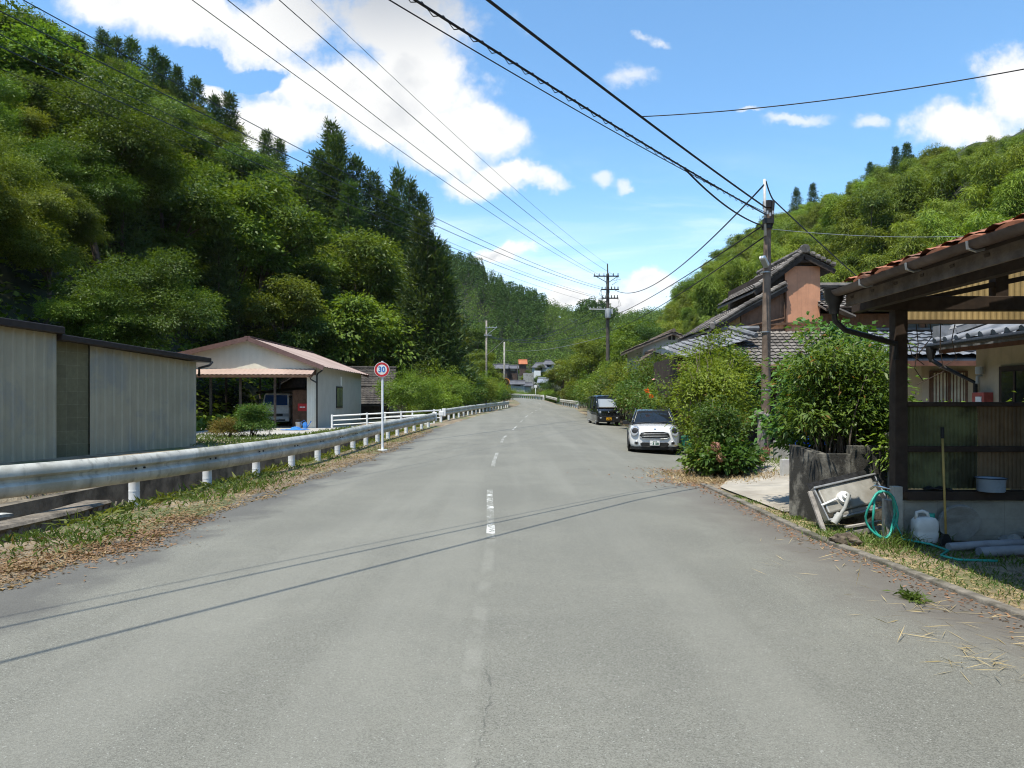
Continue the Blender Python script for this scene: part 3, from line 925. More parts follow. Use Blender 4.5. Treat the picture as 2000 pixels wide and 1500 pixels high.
# far hill closing the valley: one mass of forest
L_farc = leafmat('leaf_far_cedar', (0.040, 0.086, 0.022), (0.082, 0.145, 0.036), .18, 0, 0, rough=.9, spec=.05, ns=.1, lw=.3)
L_farb = leafmat('leaf_far_broad', (0.050, 0.100, 0.024), (0.140, 0.205, 0.044), .25, 0, 0, rough=.9, spec=.05, ns=.1, lw=.3)
VC, VB = [], []
for Y in np.arange(286, 470, 5.2):
    us = np.arange(-.16, .26, 5.0/Y)
    for u in us:
        y = Y+rt.uniform(-2, 2); x = u*y+rt.uniform(-2, 2); z = hz(x, y)
        px, py = proj(x, y, z)
        if px < 830: continue
        nz = math.sin(x*.045+1)+math.sin(y*.05+x*.02)+.6*math.sin(x*.11-y*.07)
        cedarz = (py < 690 and px < 1065 and nz > -.75) or (1128 < px < 1205 and y > 395)
        if cedarz:
            H = rt.uniform(9, 12.5); k = 150; t = rt.random(k)**1.3
            rad = 2.6*(1-t)+.15; a = rt.random(k)*6.283
            pos = np.stack([x+np.cos(a)*rad, y+np.sin(a)*rad, z+1+t*H], -1)
            D = np.stack([np.cos(a), np.sin(a), .1+0*a], -1)+rt.normal(size=(k, 3))*.2
            Nn = np.stack([np.cos(a)*1.1, np.sin(a)*1.1, .8+0*a], -1)+rt.normal(size=(k, 3))*.15
            VC.append(leaves(pos, D, Nn, rt.uniform(.9, 1.5, k), rt.uniform(.5, .8, k), .25))
        else:
            k = 110; d = rdir(k, rt); d[:, 2] = np.abs(d[:, 2])
            r = rt.uniform(2.4, 3.6); pos = np.array([x, y, z+2.0])+d*np.array([r, r, rt.uniform(4.5, 8)])*rt.uniform(.7, 1.05, (k, 1))
            VB.append(leaves(pos, d+rt.normal(size=(k, 3))*.7+np.array([0, 0, -.2]), d+rt.normal(size=(k, 3))*.2+np.array([0, 0, .5]), rt.uniform(.6, 1.15, k), rt.uniform(.35, .7, k), .2))
o = obj_np('cedar_forest', np.concatenate(VC), L_farc); tag(o, 'dark even cedar plantation on the far hill', 'forest', kind='stuff')
o = obj_np('mixed_forest', np.concatenate(VB), L_farb); tag(o, 'mixed bamboo and broadleaf wood on the far hill', 'forest', kind='stuff')

# ------------------------------------------------------------------ shrubs along the road and at the hill foot
V, mb = make_shrub(61, 2.5, 2.4, 4.6, 420, 22, .17, .5, .1, .20, 8); mound = proto('leafy_shrub', 'x', 'shrub', V, mb, L_lime, M_bark, 'stems', 'foliage')
V, mb = make_shrub(62, 2.2, 2.2, 4.0, 400, 22, .17, .45, .1, .20, 8); mound2 = proto('leafy_shrub', 'x', 'shrub', V, mb, L_shrub, M_bark, 'stems', 'foliage')
V, mb = make_shrub(63, 2.0, 2.0, 4.2, 400, 22, .17, .5, .1, .20, 8); mound3 = proto('leafy_shrub', 'x', 'shrub', V, mb, L_broad, M_bark, 'stems', 'foliage')
for i, (y, off, s) in enumerate([(49, 3.2, .62), (52.5, 4.6, .9), (56, 3.4, .85), (60, 5.2, 1.05), (62.5, 3.0, .85), (66, 4.6, 1.1), (69, 2.9, .95), (73, 4.4, 1.15), (76, 2.7, 1.0), (80.5, 4.0, 1.15), (84, 2.6, .95), (88, 3.4, 1.0), (92, 2.4, .85), (96, 1.9, .7)]):
    place(mound if i % 3 else mound2, USED, float(xl(y))-off, y, i*1.7, s, 'bright yellow green bush behind the far left guardrail' if i % 3 else 'mid green bush growing among paler ones behind the far left guardrail', 'bushes behind the far left guardrail' if i % 3 else 'mid green bushes behind the far left guardrail')
for i, (px, Y, s) in enumerate([(300, 33, .6), (215, 31, .7), (120, 28, .75), (30, 25.5, .8), (440, 62, 1.1), (410, 66, 1.2), (470, 66, 1.2), (345, 52, 1.1), (700, 72, 1.0), (665, 68, .9), (735, 76, 1.0), (760, 70, .85), (800, 74, .9), (560, 62, .9)]):
    place(mound, USED, (px-1000)/1390*Y, Y, i*2.1, s, 'lime green vine covered mound at the foot of the left slope', 'vine mounds at the foot of the left slope')
hed = [(30.0, 1.7, .75, 0), (33.0, 1.5, .8, 1), (36, 1.3, .9, 2), (38.5, 2.2, 1.0, 1), (41.5, 1.4, .95, 2), (44.5, 2.0, .95, 1), (48, 1.0, .95, 2), (51, 1.6, 1.05, 1), (54, 1.5, 1.0, 2), (57.5, 1.3, .95, 1), (60.5, 2.2, 1.05, 2), (64, 2.6, 1.0, 1), (68, 3.4, 1.0, 2), (72, 3.0, .9, 0), (77, 3.0, .9, 2), (82, 2.6, .85, 1), (91, 3.2, .9, 2), (97, 3.6, .9, 0), (103, 3.4, 1.0, 2)]
for i, (y, off, s, k) in enumerate(hed):
    place((mound, mound2, mound3)[k], USED, float(xrt(y))+off*.75-.1, y, i*1.3, s, ['lime green bush in the overgrown hedge right of the road', 'glossy mid green bush in the overgrown hedge right of the road', 'dark green bush in the overgrown hedge right of the road'][k], ['lime bushes of the right hedge', 'mid green bushes of the right hedge', 'dark bushes of the right hedge'][k])
for i, (px, Y, s) in enumerate([(1150, 92, .95), (1178, 105, 1.05), (1205, 98, 1.1), (1128, 118, .95), (1240, 84, .95), (1225, 74, .8), (1262, 70, .8), (1150, 125, 1.1), (1195, 130, 1.3), (1100, 135, .8), (1085, 150, .75), (1240, 120, 1.3)]):
    x = (px-1000)/1390*Y; pr = broadP[i % 5][0]
    place(pr, USED, x, Y, i*2.0, s, 'rounded tree in the clump behind the pole with transformers', 'trees behind the pole with transformers')
for i, (px, Y, s) in enumerate([(1240, 66, .75), (1262, 64, .7), (1285, 68, .8)]):
    place(bambooP[i][0], USED, (px-1000)/1390*Y, Y, i, s, 'low bamboo clump growing beside the pale gabled house', 'bamboo beside the pale house')
for i in range(26):
    Y = rt.uniform(150, 205); x = float(xc(Y))+rt.uniform(6, 26) if i % 3 else float(xc(Y))+rt.uniform(4, 12)
    place((mound, mound2, mound3)[i % 3], USED, x, Y, i, rt.uniform(.55, .95), 'low bush on the valley floor beyond the bend', 'bushes beyond the bend')
for i in range(46):
    Y = rt.uniform(205, 285); px = rt.uniform(935, 1150)
    pr = broadP[i % 5][0]
    place(pr, USED, (px-1000)/1390*Y, Y, i, rt.uniform(.35, .62), 'small garden tree among the far village houses', 'trees in the far village')
# ================================================================== LEFT SIDE
def W_PROF(z0, h=.40, d=.075, t=.012):
    """W-beam section: list of (n, z)"""
    f = [(0, 0), (d*.45, .02), (d, .10), (d, .155), (.2*d, .20), (.2*d, .24), (d, .285), (d, .35), (d*.5, .41), (0, .44)]
    k = h/.44
    a = [(n, z0+z*k) for n, z in f]
    return a+[(n-t, z) for n, z in a[::-1]]
def polyline_pts(pts, step, s0=0.0):
    """resample (x, y) control points smoothly by y"""
    pts = np.array(pts); L = np.concatenate([[0], np.cumsum(np.hypot(*np.diff(pts, axis=0).T))])
    s = np.arange(s0, L[-1]+1e-6, step)
    return np.stack([np.interp(s, L, pts[:, 0]), np.interp(s, L, pts[:, 1])], -1)
def smooth2(p, k=3):
    for _ in range(k):
        q = p.copy(); q[1:-1] = (p[:-2]+2*p[1:-1]+p[2:])/4; p = q
    return p
def guardrail(label, pts, side, zoff=0.0, ptop=.84, h=.44, pstep=2.0, prad=.082, group=None, ends=(False, True), bolts=True, zf=None, simple=False):
    line = smooth2(polyline_pts(pts, 1.0 if not simple else 2.5), 4)
    gz = (lambda x, y: float(zr(y))) if zf is None else zf
    t = thing('guardrail', label, 'guardrail', (line[0][0], line[0][1], gz(*line[0])), group)
    P3 = [(x, y, gz(x, y)+zoff) for x, y in line]
    mb = MB(); mb.sweep(P3, [(n*side, z) for n, z in W_PROF(ptop-h, h)])
    beam = mb.build('rail_beam', M_rail, t, smooth=True, auto=35)
    pl = polyline_pts(line, pstep, 0 if simple else .32)
    for i, (x, y) in enumerate(pl):
        if (i == 0 or y < 10.0) and not simple: continue
        z = gz(x, y)+zoff
        d = pl[min(len(pl)-1, i+1)]-pl[max(0, i-1)]; d = d/np.hypot(*d)
        nx_, ny_ = d[1]*side, -d[0]*side
        mb = MB(); bx, by = x-nx_*(prad+.012), y-ny_*(prad+.012)
        mb.cyl((bx, by, z+(ptop-.05-.55)/2), prad, ptop-.05+.55, n=14 if not simple else 8)
        if not simple:
            mb.tube([(bx, by, z+.24), (bx, by, z+.255)], prad+.003, 14)
            mb.cyl((bx, by, z+ptop-.045), prad*.9, .02, n=14)
        p_ = mb.build('post', M_post, t, smooth=True, auto=40)
        if bolts and y < 26:
            mb = MB()
            for dx in (-.09, .09):
                c = (x+d[0]*dx+nx_*.022, y+d[1]*dx+ny_*.022, z+ptop-h/2)
                mb.cyl(c, .016, .03, (nx_, ny_, 0), 8)
            mb.build('bolt', M_darkmetal, t)
    for e, (x, y) in zip(ends, (line[0], line[-1])):
        if e:
            z = gz(x, y)+zoff; mb = MB()
            mb.box(x-.1*1-.03, x+.12, y-.07, y+.17, z+ptop-h-.04, z+ptop+.03)
            mb.build('end_cap', M_white, t, bevel=.03)
    return t
grl = [(-9.6, 4.2), (-8.2, 6.6), (-6.75, 9.2), (-5.95, 11.0), (-5.5, 14.2), (-5.2, 17.5), (-5.08, 21), (-5.05, 26), (-4.85, 32), (-4.5, 38), (-4.35, 40.6)]
guardrail('long weathered white guardrail along the left edge in the foreground', grl, 1, zoff=-.08, group=None, pstep=1.95)
gr2 = [(-4.45, 46.5), (-4.1, 52), (-3.45, 60), (-2.7, 68), (-1.9, 76), (-1.0, 84), (-.35, 91)]
guardrail('white guardrail past the bridge opening in front of lime bushes', gr2, 1, zoff=-.02, pstep=2.4, ends=(True, False), bolts=False)
guardrail('white guardrail at the right edge just beyond the black van', [(float(xrt(y))+.25, y) for y in np.arange(82, 104, 2.0)], -1, zoff=0, ptop=.9, pstep=2.0, ends=(True, False), bolts=False, zf=lambda x, y: float(zr(y)))
guardrail('middle guardrail section on the outside of the far bend', [(float(xrt(y))+.25, y) for y in np.arange(106, 132, 2.0)], -1, ptop=.95, pstep=26, ends=(False, False), bolts=False, simple=True)
guardrail('farthest guardrail section round the far bend', [(float(xrt(y))+.25, y) for y in np.arange(134, 196, 2.0)], -1, ptop=.95, pstep=2.6, prad=.09, ends=(True, False), bolts=False, simple=True)

# speed sign -----------------------------------------------------------------
sx, sy = (747-1000)/1390*23.0, 23.0
zs = float(surf(sx, sy))
sg = thing('speed_limit_sign', 'round speed limit sign reading 30 with red rim on a white pole', 'road sign', (sx, sy, zs))
mb = MB(); mb.cyl((sx, sy, zs+1.42), .038, 2.94, n=16); mb.build('pole', M_post, sg, smooth=True, auto=40)
mb = MB(); mb.cyl((sx, sy, zs+.012), .16, .03, n=20); mb.build('base_plate', M_white, sg)
cz = 1.6+(785-722)/1390*sy
mb = MB(); mb.cyl((sx-.01, sy-.055, cz), .245, .012, (0, 1, 0), 40); mb.build('disc', M_white, sg)
mb = MB()
for r0, r1 in ((.165, .232),):
    vs = []; n = 48
    for k in range(n):
        t = 6.28318*k/n
        for r in (r0, r1): vs.append((sx-.01+r*math.cos(t), sy-.0645, cz+r*math.sin(t)))
    mb.add(vs, [(2*k, 2*k+1, (2*k+3) % (2*n), (2*k+2) % (2*n)) for k in range(n)])
mb.build('red_rim', mat('sign_red', (0.50, 0.025, 0.03), .4, var=.1), sg)
mb = MB(); mb.box(sx-.05, sx+.05, sy-.05, sy+.045, cz-.1, cz-.04); mb.box(sx-.05, sx+.05, sy-.05, sy+.045, cz+.06, cz+.11); mb.build('clamp', M_steel, sg)
def text(s, size, loc, rot, m, parent, name='lettering', ext=.001, sx_=1.0, align='CENTER', bold=0.0):
    cu = bpy.data.curves.new(name, 'FONT'); cu.body = s; cu.size = size; cu.align_x = align; cu.align_y = 'CENTER'
    cu.extrude = ext; cu.offset = bold
    cu.materials.append(m)
    tmp = bpy.data.objects.new(name, cu); me_ = bpy.data.meshes.new_from_object(tmp); me_.name = name
    bpy.data.objects.remove(tmp); bpy.data.curves.remove(cu)
    if not me_.materials: me_.materials.append(m)
    o = bpy.data.objects.new(name, me_); o.location = loc; o.rotation_euler = rot; o.scale = (sx_, 1, 1)
    COL.objects.link(o)
    if parent is not None:
        o.parent = parent
        if parent.type == 'EMPTY': o.matrix_parent_inverse = Matrix.Translation(-parent.location)
    return o
text('30', .25, (sx-.012, sy-.066, cz), (R(90), 0, 0), mat('sign_blue', (0.02, 0.16, 0.50), .4), sg, 'numerals', .001, .95, bold=.006)

# ribbed metal panels
def ribbed(mb, a, b, z0a, z1a, z0b, z1b, pitch, depth, nrm, duty=.28):
    """vertical ribbed sheet from a to b (xy) with sloping bottom and top"""
    a = np.array(a, float); b = np.array(b, float); L = np.hypot(*(b-a)); n = max(1, int(round(L/pitch)))
    nrm = np.array(nrm, float); pts = []
    for i in range(n):
        for f, d in ((0, 0), (1-duty*1.4, 0), (1-duty, depth), (1-duty*.4, depth)):
            pts.append(((i+f)/n, d))
    pts.append((1, 0))
    vs = []
    for t, d in pts:
        q = a+(b-a)*t+nrm*d
        vs += [(q[0], q[1], z0a+(z0b-z0a)*t), (q[0], q[1], z1a+(z1b-z1a)*t)]
    mb.add(vs, [(2*i, 2*i+2, 2*i+3, 2*i+1) for i in range(len(pts)-1)])
M_shed = mat('shed_sheet', (0.41, 0.37, 0.27), .55, var=.08, scale=1.4, streak=.16, col2=(.31, .305, .265))
M_shedroof = mat('shed_roof_trim', (0.035, 0.026, 0.024), .5, var=.2)
M_cream = mat('cream_sheet', (0.80, 0.76, 0.64), .55, var=.05, scale=1.5, streak=.08)
M_creamshade = mat('shaded_cream_sheet', (0.44, 0.425, 0.365), .6, var=.06, scale=1.2, streak=.08)  # cream sheet darkened in colour for the side turned from the sun
M_pinkroof = mat('faded_red_roof', (0.42, 0.315, 0.27), .65, var=.10, scale=.8, col2=(.35, .255, .215))
M_redtrim = mat('dull_red_trim', (0.17, 0.10, 0.09), .55, var=.15)

def grey_shed():
    A = np.array([(383-1000)/1390*25.5, 25.5]); Bq = np.array([(105-1000)/1390*20.0, 20.0])
    d = (Bq-A)/np.hypot(*(Bq-A)); nrm = np.array([-d[1], d[0]]); nrm = nrm if nrm[0] > 0 else -nrm
    C = A+d*16
    sh = thing('grey_shed', 'long low grey ribbed metal shed with flat dark roof edge beside the ditch', 'shed', (A[0], A[1], 0))
    z0 = -.35; zt = 3.02; zb = 3.35
    back = -nrm*7.0
    Lb = np.hypot(*(Bq-A)); k1 = A+d*(Lb*.79)
    mb = MB(); ribbed(mb, k1, A, z0, zt+.25, z0, zt, .33, .035, nrm)
    ribbed(mb, A, A+back, z0, zt, z0, zt+.3, .33, .035, -d)
    mb.build('wall', M_shed, sh)
    # strip of blockwork between the two sheets
    mb = MB(); q = [k1, Bq, Bq+back*.2, k1+back*.2]
    mb.prism([(p_[0]-nrm[0]*.05, p_[1]-nrm[1]*.05, z0) for p_ in q], (0, 0, zt+.3-z0)); mb.build('block_wall', blockmat('block_olive', (.20, .185, .105), (.27, .25, .16), .45, .38), sh)
    # roof slab with fascia
    e0 = A-d*.45+nrm*.3; e1 = Bq+nrm*.3
    f0 = e0-nrm*7.6; f1 = e1-nrm*7.6
    mb = MB(); vs = []
    for q, z in ((e0, zt), (e1, zb-.02), (f1, zb+.28), (f0, zt+.3)): vs += [(q[0], q[1], z), (q[0], q[1], z+.17)]
    mb.add(vs, [(0, 2, 4, 6), (1, 7, 5, 3), (0, 1, 3, 2), (2, 3, 5, 4), (4, 5, 7, 6), (6, 7, 1, 0)])
    mb.build('roof', M_shedroof, sh, bevel=.02)
    mb = MB(); mb.tube([(e0[0]+.02, e0[1], zt+.03), (e0[0]-.02, e0[1]-.15, zt-.1), (A[0]+nrm[0]*.07, A[1]+.1, zt-.2), (A[0]+nrm[0]*.07, A[1]+.1, zt-.5)], .045, 8); mb.build('downpipe', M_darkmetal, sh, smooth=True)
    # taller part nearer the camera
    s2 = thing('tall_grey_shed', 'taller grey ribbed metal shed cut off by the left edge of the view', 'shed', (Bq[0], Bq[1], 0))
    B2 = Bq+nrm*.12+d*.02
    mb = MB(); ribbed(mb, B2+d*13, B2, z0, 3.95, z0, 3.5, .30, .035, nrm); ribbed(mb, B2, B2-nrm*7, z0, 3.5, z0, 3.6, .33, .035, -d); mb.build('wall', M_shed, s2)
    e0 = B2-d*.06+nrm*.25; e1 = B2+d*13+nrm*.25; f0 = e0-nrm*7.5; f1 = e1-nrm*7.5
    mb = MB(); vs = []
    for q, z in ((e0, 3.5), (e1, 3.9), (f1, 4.1), (f0, 3.7)): vs += [(q[0], q[1], z), (q[0], q[1], z+.2)]
    mb.add(vs, [(0, 2, 4, 6), (1, 7, 5, 3), (0, 1, 3, 2), (2, 3, 5, 4), (4, 5, 7, 6), (6, 7, 1, 0)])
    mb.build('roof', M_shedroof, s2, bevel=.02)
grey_shed()

def left_carport():
    Y0 = 42.0
    xr = (617-1000)/1390*Y0; xl_ = xr-7.0; xm = (485-1000)/1390*(Y0-.2)
    cp = thing('carport', 'cream gabled metal carport with faded red roof sheltering a truck', 'carport', (xr, Y0, 0))
    ze = 1.6+(785-714)/1390*Y0; zp = 1.6+(785-664)/1390*Y0; zl = 1.6+(785-690)/1390*Y0; zbm = 1.6+(785-722)/1390*Y0
    Y1 = 54.5
    # gable sheet
    mb = MB()
    n = 40; vs = []
    for i in range(n+1):
        x = xl_-.9+(xr-xl_+.9)*i/n
        zt = zp-(x-xm)/(xr-xm)*(zp-ze) if x > xm else zp-(xm-x)/(xm-xl_+.9)*(zp-zl+.05)
        y = Y0-(.006 if i % 2 else 0)
        vs += [(x, y, zbm), (x, y, zt-.02)]
    mb.add(vs, [(2*i, 2*i+2, 2*i+3, 2*i+1) for i in range(n)])
    mb.build('gable', M_cream, cp)
    # roof: two slopes of ribbed sheet
    mb = MB()
    for (xa, za, xb, zb) in ((xm, zp+.12, xr+.55, ze-.10), (xm, zp+.12, xl_-1.3, zl-.12)):
        m = 44; vs = []
        for i in range(m+1):
            y = Y0-.35+(Y1-Y0+.7)*i/m; dz = .05 if i % 2 else 0
            vs += [(xa, y, za+dz), (xb, y, zb+dz)]
        mb.add(vs, [(2*i, 2*i+1, 2*i+3, 2*i+2) for i in range(m)])
    rf = mb.build('roof', M_pinkroof, cp)
    mb = MB()
    for yq in (Y0-.37, Y1+.35):
        mb.beam((xm, yq, zp+.05), (xr+.55, yq, ze-.16), .05, .26); mb.beam((xm, yq, zp+.05), (xl_-1.3, yq, zl-.18), .05, .26)
    mb.beam((xm, Y0-.4, zp+.17), (xm, Y1+.4, zp+.17), .35, .05)
    mb.build('bargeboard', M_redtrim, cp)
    # small pent roof below the gable
    mb = MB(); m = 60; vs = []
    for i in range(m+1):
        x = xl_-1.0+(xr-xl_+1.0)*i/m; dz = .025 if i % 2 else 0
        vs += [(x, Y0-.02, zbm+.05+dz), (x, Y0-.95, zbm-.32+dz)]
    mb.add(vs, [(2*i, 2*i+1, 2*i+3, 2*i+2) for i in range(m)])
    mb.build('pent_roof', M_pinkroof, cp)
    mb = MB(); mb.beam((xl_-1, Y0-.93, zbm-.42), (xr-.02, Y0-.93, zbm-.42), .05, .14); mb.beam((xr-.04, Y0-.95, zbm-.42), (xr-.04, Y0-.02, zbm-.1), .05, .2)
    mb.beam((xl_-1, Y0+.1, zbm-.15), (xr, Y0+.1, zbm-.15), .15, .3); mb.build('beam', M_brown, cp)
    # enclosed bay on the right: side wall to the road, front panel with a red notice
    mb = MB(); ribbed(mb, (xr, Y0), (xr, Y1), -.1, ze-.02, -.1, ze-.02, .25, .02, (1, 0)); mb.build('side_wall', M_creamshade, cp)
    mb = MB(); ribbed(mb, (xl_-.9, Y1), (xr, Y1), 0, zl, 0, ze, .3, .02, (0, -1)); mb.build('rear_wall', M_brown, cp) if False else None
    mb = MB(); ribbed(mb, (xr-.55, Y0+.06), (xr, Y0+.06), -.1, zbm, -.1, zbm, .25, .02, (0, -1)); mb.build('front_panel', M_cream, cp)
    mb = MB(); mb.box(xr-1.65, xr-.56, Y0+.9, Y0+.95, 0, 2.3); mb.build('inner_panel', M_brown, cp)
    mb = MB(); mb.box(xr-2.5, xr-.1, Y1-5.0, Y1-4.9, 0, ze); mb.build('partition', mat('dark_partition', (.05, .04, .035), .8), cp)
    bx = xr-1.05
    nt_ = MB(); nt_.box(bx-.28, bx+.28, Y0+.87, Y0+.895, 1.05, 1.5); no = nt_.build('notice_board', M_red, cp)
    m2 = MB(); m2.box(bx-.16, bx-.02, Y0+.862, Y0+.869, 1.25, 1.32); m2.box(bx+.0, bx+.16, Y0+.862, Y0+.869, 1.25, 1.32); m2.build('notice_lettering', M_white, no)
    # posts
    for x in (xl_-.7, xl_+.75, xl_+2.5, xr-2.45):
        mb = MB(); mb.box(x-.06, x+.06, Y0+.05, Y0+.17, 0, zbm-.1); mb.build('post', M_wood, cp)
    for x, y in ((xl_+.75, Y1), (xl_+2.8, Y1), (xl_-.7, Y1), (xl_-.7, 48)):
        mb = MB(); mb.box(x-.06, x+.06, y-.06, y+.06, 0, zl); mb.build('post', M_wood, cp)
    mb = MB(); mb.beam((xl_-1, 48, zl-.3), (xr, 48, ze-.3), .12, .25); mb.build('tie_beam', M_darkwood, cp)
    mb = MB(); mb.beam((xl_-1, Y1, zl-.3), (xr, Y1, ze-.3), .12, .25); mb.build('tie_beam', M_darkwood, cp)
    mb = MB(); mb.beam((xl_+1.5, 47.5, 2.2), (xl_+4.8, 47.5, 2.55), .12, .16); mb.build('brace', M_darkwood, cp)
    # window and pipes in the side wall
    wy0, wy1 = 46.8, 48.3
    mb = MB(); mb.box(xr+.02, xr+.07, wy0-.08, wy1+.08, 1.2, 2.62); f = mb.build('window_frame', M_darkmetal, cp)
    mb = MB(); mb.box(xr+.03, xr+.08, wy0, wy1, 1.3, 2.52); mb.build('window_pane', glassmat('green_glass', (.10, .13, .07), .2), f)
    mb = MB(); mb.box(xr+.075, xr+.095, (wy0+wy1)/2-.03, (wy0+wy1)/2+.03, 1.3, 2.52); mb.build('window_mullion', M_darkmetal, f)
    mb = MB(); mb.box(xr+.02, xr+.045, 47.9, 48.3, 2.7, 3.3); mb.build('patch_panel', M_white, cp)
    mb = MB(); mb.tube([(xr+.45, Y0-.3, ze-.3), (xr+.12, Y0+.02, ze-.45), (xr+.08, Y0-.06, ze-.6), (xr+.08, Y0-.06, 0)], .045, 8); mb.build('downpipe', M_darkmetal, cp, smooth=True)
    mb = MB(); mb.tube([(xr-.1, Y0-.95, zbm-.4), (xr-.1, Y0-.7, zbm-.6), (xr+.05, Y0-.1, zbm-.75)], .04, 8); mb.build('downpipe', M_darkmetal, cp, smooth=True)
    return cp
left_carport()

# things in the mouth of the carport
bk = thing('bucket', 'small pale bucket standing at the mouth of the left carport', 'bucket', (-12.35, 41.2, .06))
mb = MB(); mb.lathe([(.001, .0), (.14, 0), (.19, .38), (.175, .38), (.13, .03)], (-12.35, 41.2, .06), 16); mb.build('body', M_steel, bk, smooth=True, auto=40)
mb = MB(); mb.tube([(-12.54, 41.2, .42), (-12.45, 41.1, .56), (-12.25, 41.1, .56), (-12.16, 41.2, .42)], .012, 6); mb.build('handle', M_darkmetal, bk)
bt = MB(); rs = np.random.default_rng(3); n = 12; vs = []
for i in range(n+1):
    for k in range(n+1):
        vs.append((-12.6+1.3*i/n+.15*math.sin(k), 38.4+1.6*k/n, .07+.16*max(0, math.sin(i*.9+k*.35))*math.sin(math.pi*k/n)*math.sin(math.pi*i/n)+.02*rs.random()))
bt.add(vs, [(i*(n+1)+k, i*(n+1)+k+1, (i+1)*(n+1)+k+1, (i+1)*(n+1)+k) for i in range(n) for k in range(n)])
M_tarp = mat('blue_tarp', (0.05, 0.22, 0.62), .4, var=.3, scale=5)
o = bt.build('blue_sheet', M_tarp, smooth=True); tag(o, 'crumpled light blue sheet lying on the yard before the carport', 'tarpaulin')
jc = thing('watering_can', 'light blue watering can by the corner of the left carport', 'watering can', (-11.95, 41.1, .06))
mb = MB(); mb.lathe([(.001, 0), (.13, 0), (.13, .3), (.11, .34), (.04, .36)], (-11.95, 41.1, .06), 14); mb.build('body', M_tarp, jc, smooth=True, auto=40)
mb = MB(); mb.tube([(-11.83, 41.1, .14), (-11.66, 41.05, .36), (-11.58, 41.03, .5)], [.03, .02, .035], 8); mb.build('spout', M_tarp, jc)
mb = MB(); mb.tube([(-12.05, 41.1, .2), (-12.2, 41.1, .42), (-12.0, 41.1, .55), (-11.9, 41.1, .42)], .014, 6); mb.build('handle', M_tarp, jc)

# azalea before the carport
V, mb = make_shrub(71, .80, .80, 1.5, 620, 26, .075, .55, .05, .10, 7); az_ = proto('azalea_bush', 'x', 'bush', V, mb, L_shrub, M_bark, 'stems', 'foliage')
place(az_, USED, -11.45, 31.5, 0, 1.0, 'round green bush in front of the truck in the left carport', None, z=.0)
V, mb = make_shrub(72, .7, .65, .95, 420, 22, .06, .5, .08, .09, 5)
place(proto('azalea_bush', 'x', 'bush', V, mb, leafmat('leaf_rusty', (.10, .085, .02), (.20, .17, .03), .3, .02, .1, extra=((.22, .10, .03), .2)), M_bark, 'stems', 'foliage'), USED, -12.45, 31.2, 0, 1.0, 'low rusty yellow bush left of the round green bush', None, z=.0)

# small bridge railings at the opening
def pipe_rail(label, a, b, za, zb, nposts, hh=.95):
    t = thing('bridge_railing', label, 'railing', (a[0], a[1], za))
    A = Vector((a[0], a[1], za)); Bv = Vector((b[0], b[1], zb))
    for k in (.32, .62, .93):
        mb = MB(); mb.tube([A+Vector((0, 0, hh*k)), Bv+Vector((0, 0, hh*k))], .035 if k < .9 else .045, 8); mb.build('rail', M_white, t, smooth=True)
    for i in range(nposts):
        q = A.lerp(Bv, i/(nposts-1)); mb = MB(); mb.box(q.x-.05, q.x+.05, q.y-.05, q.y+.05, q.z-.5, q.z+hh+.02); mb.build('post', M_white, t, bevel=.008)
    return t
pipe_rail('white three bar pipe railing of the small bridge in front of the carport', (-10.5, 41.5), (-4.75, 43.4), -.02, .27, 4, .86)
pipe_rail('short white railing on the far side of the small bridge', (-8.6, 48.2), (-4.75, 47.2), .1, .3, 3, .8)
mb = MB(); mb.prism([(-11.5, 42.3, -.35), (-4.2, 43.6, -.05), (-4.2, 47.0, -.05), (-11.5, 48.3, -.35)], (0, 0, .31)); o = mb.build('bridge_deck', M_conc); tag(o, 'flat concrete deck of the small bridge over the ditch', 'bridge')
pb = thing('end_post', 'white boxed end post between the two left guardrails', 'post', ((862-1000)/1390*45, 45, .3))
x = (862-1000)/1390*45
mb = MB(); mb.cyl((x, 45, .6), .06, .9, n=12); mb.build('post', M_post, pb, smooth=True, auto=40)
mb = MB(); mb.box(x-.16, x+.16, 44.92, 45.08, .72, 1.02); mb.build('cap_box', M_white, pb, bevel=.03)

# channel wall behind the near guardrail, and the far bank wall
ys = np.linspace(3.0, 11.0, 40)
mb = MB(); mb.sweep([(-6.28+.05*math.sin(y*2.1), y, 0) for y in ys], [(-.24, -1.5), (.1, -1.5), (.1, .0), (.14, .05), (.10, .085), (-.24, .085)])
for y in np.arange(3.2, 11.4, .19): mb.beam((-6.20+.05*math.sin(y*2.1), y, -.16), (-6.17+.05*math.sin(y*2.1), y+.05, .03), .05, .05)
o = mb.build('channel_wall', mat('rough_channel_concrete', (0.17, 0.145, 0.115), .95, var=.5, scale=5, bump=1.0, bscale=14, col2=(.07, .058, .045))); tag(o, 'low rough concrete wall of the ditch behind the near guardrail', 'wall')
ys = np.arange(11.7, 42, 1.0)
mb = MB(); mb.sweep([(float(xl(y))-1.22, y, float(zr(y))) for y in ys], [(-.2, -1.7), (.02, -1.7), (.02, -.02), (-.2, -.02)])
o = mb.build('retaining_wall', mat('mossy_wall', (0.17, 0.15, 0.10), .95, var=.5, scale=3, bump=.8, bscale=18, col2=(.07, .08, .03))); tag(o, 'mossy retaining wall of the ditch under the left guardrail posts', 'wall')
mb = MB(); mb.sweep([(float(xl(y))-3.75, y, 0) for y in np.arange(2, 42, 1.0)], [(-.15, -1.7), (.1, -1.7), (.1, -.05), (-.15, -.05)])
o = mb.build('bank_wall', mat('bank_block', (0.16, 0.135, 0.10), .95, var=.5, scale=2.5, bump=.9, bscale=12, col2=(.06, .05, .035))); tag(o, 'dark stone bank on the far side of the ditch below the sheds', 'wall')
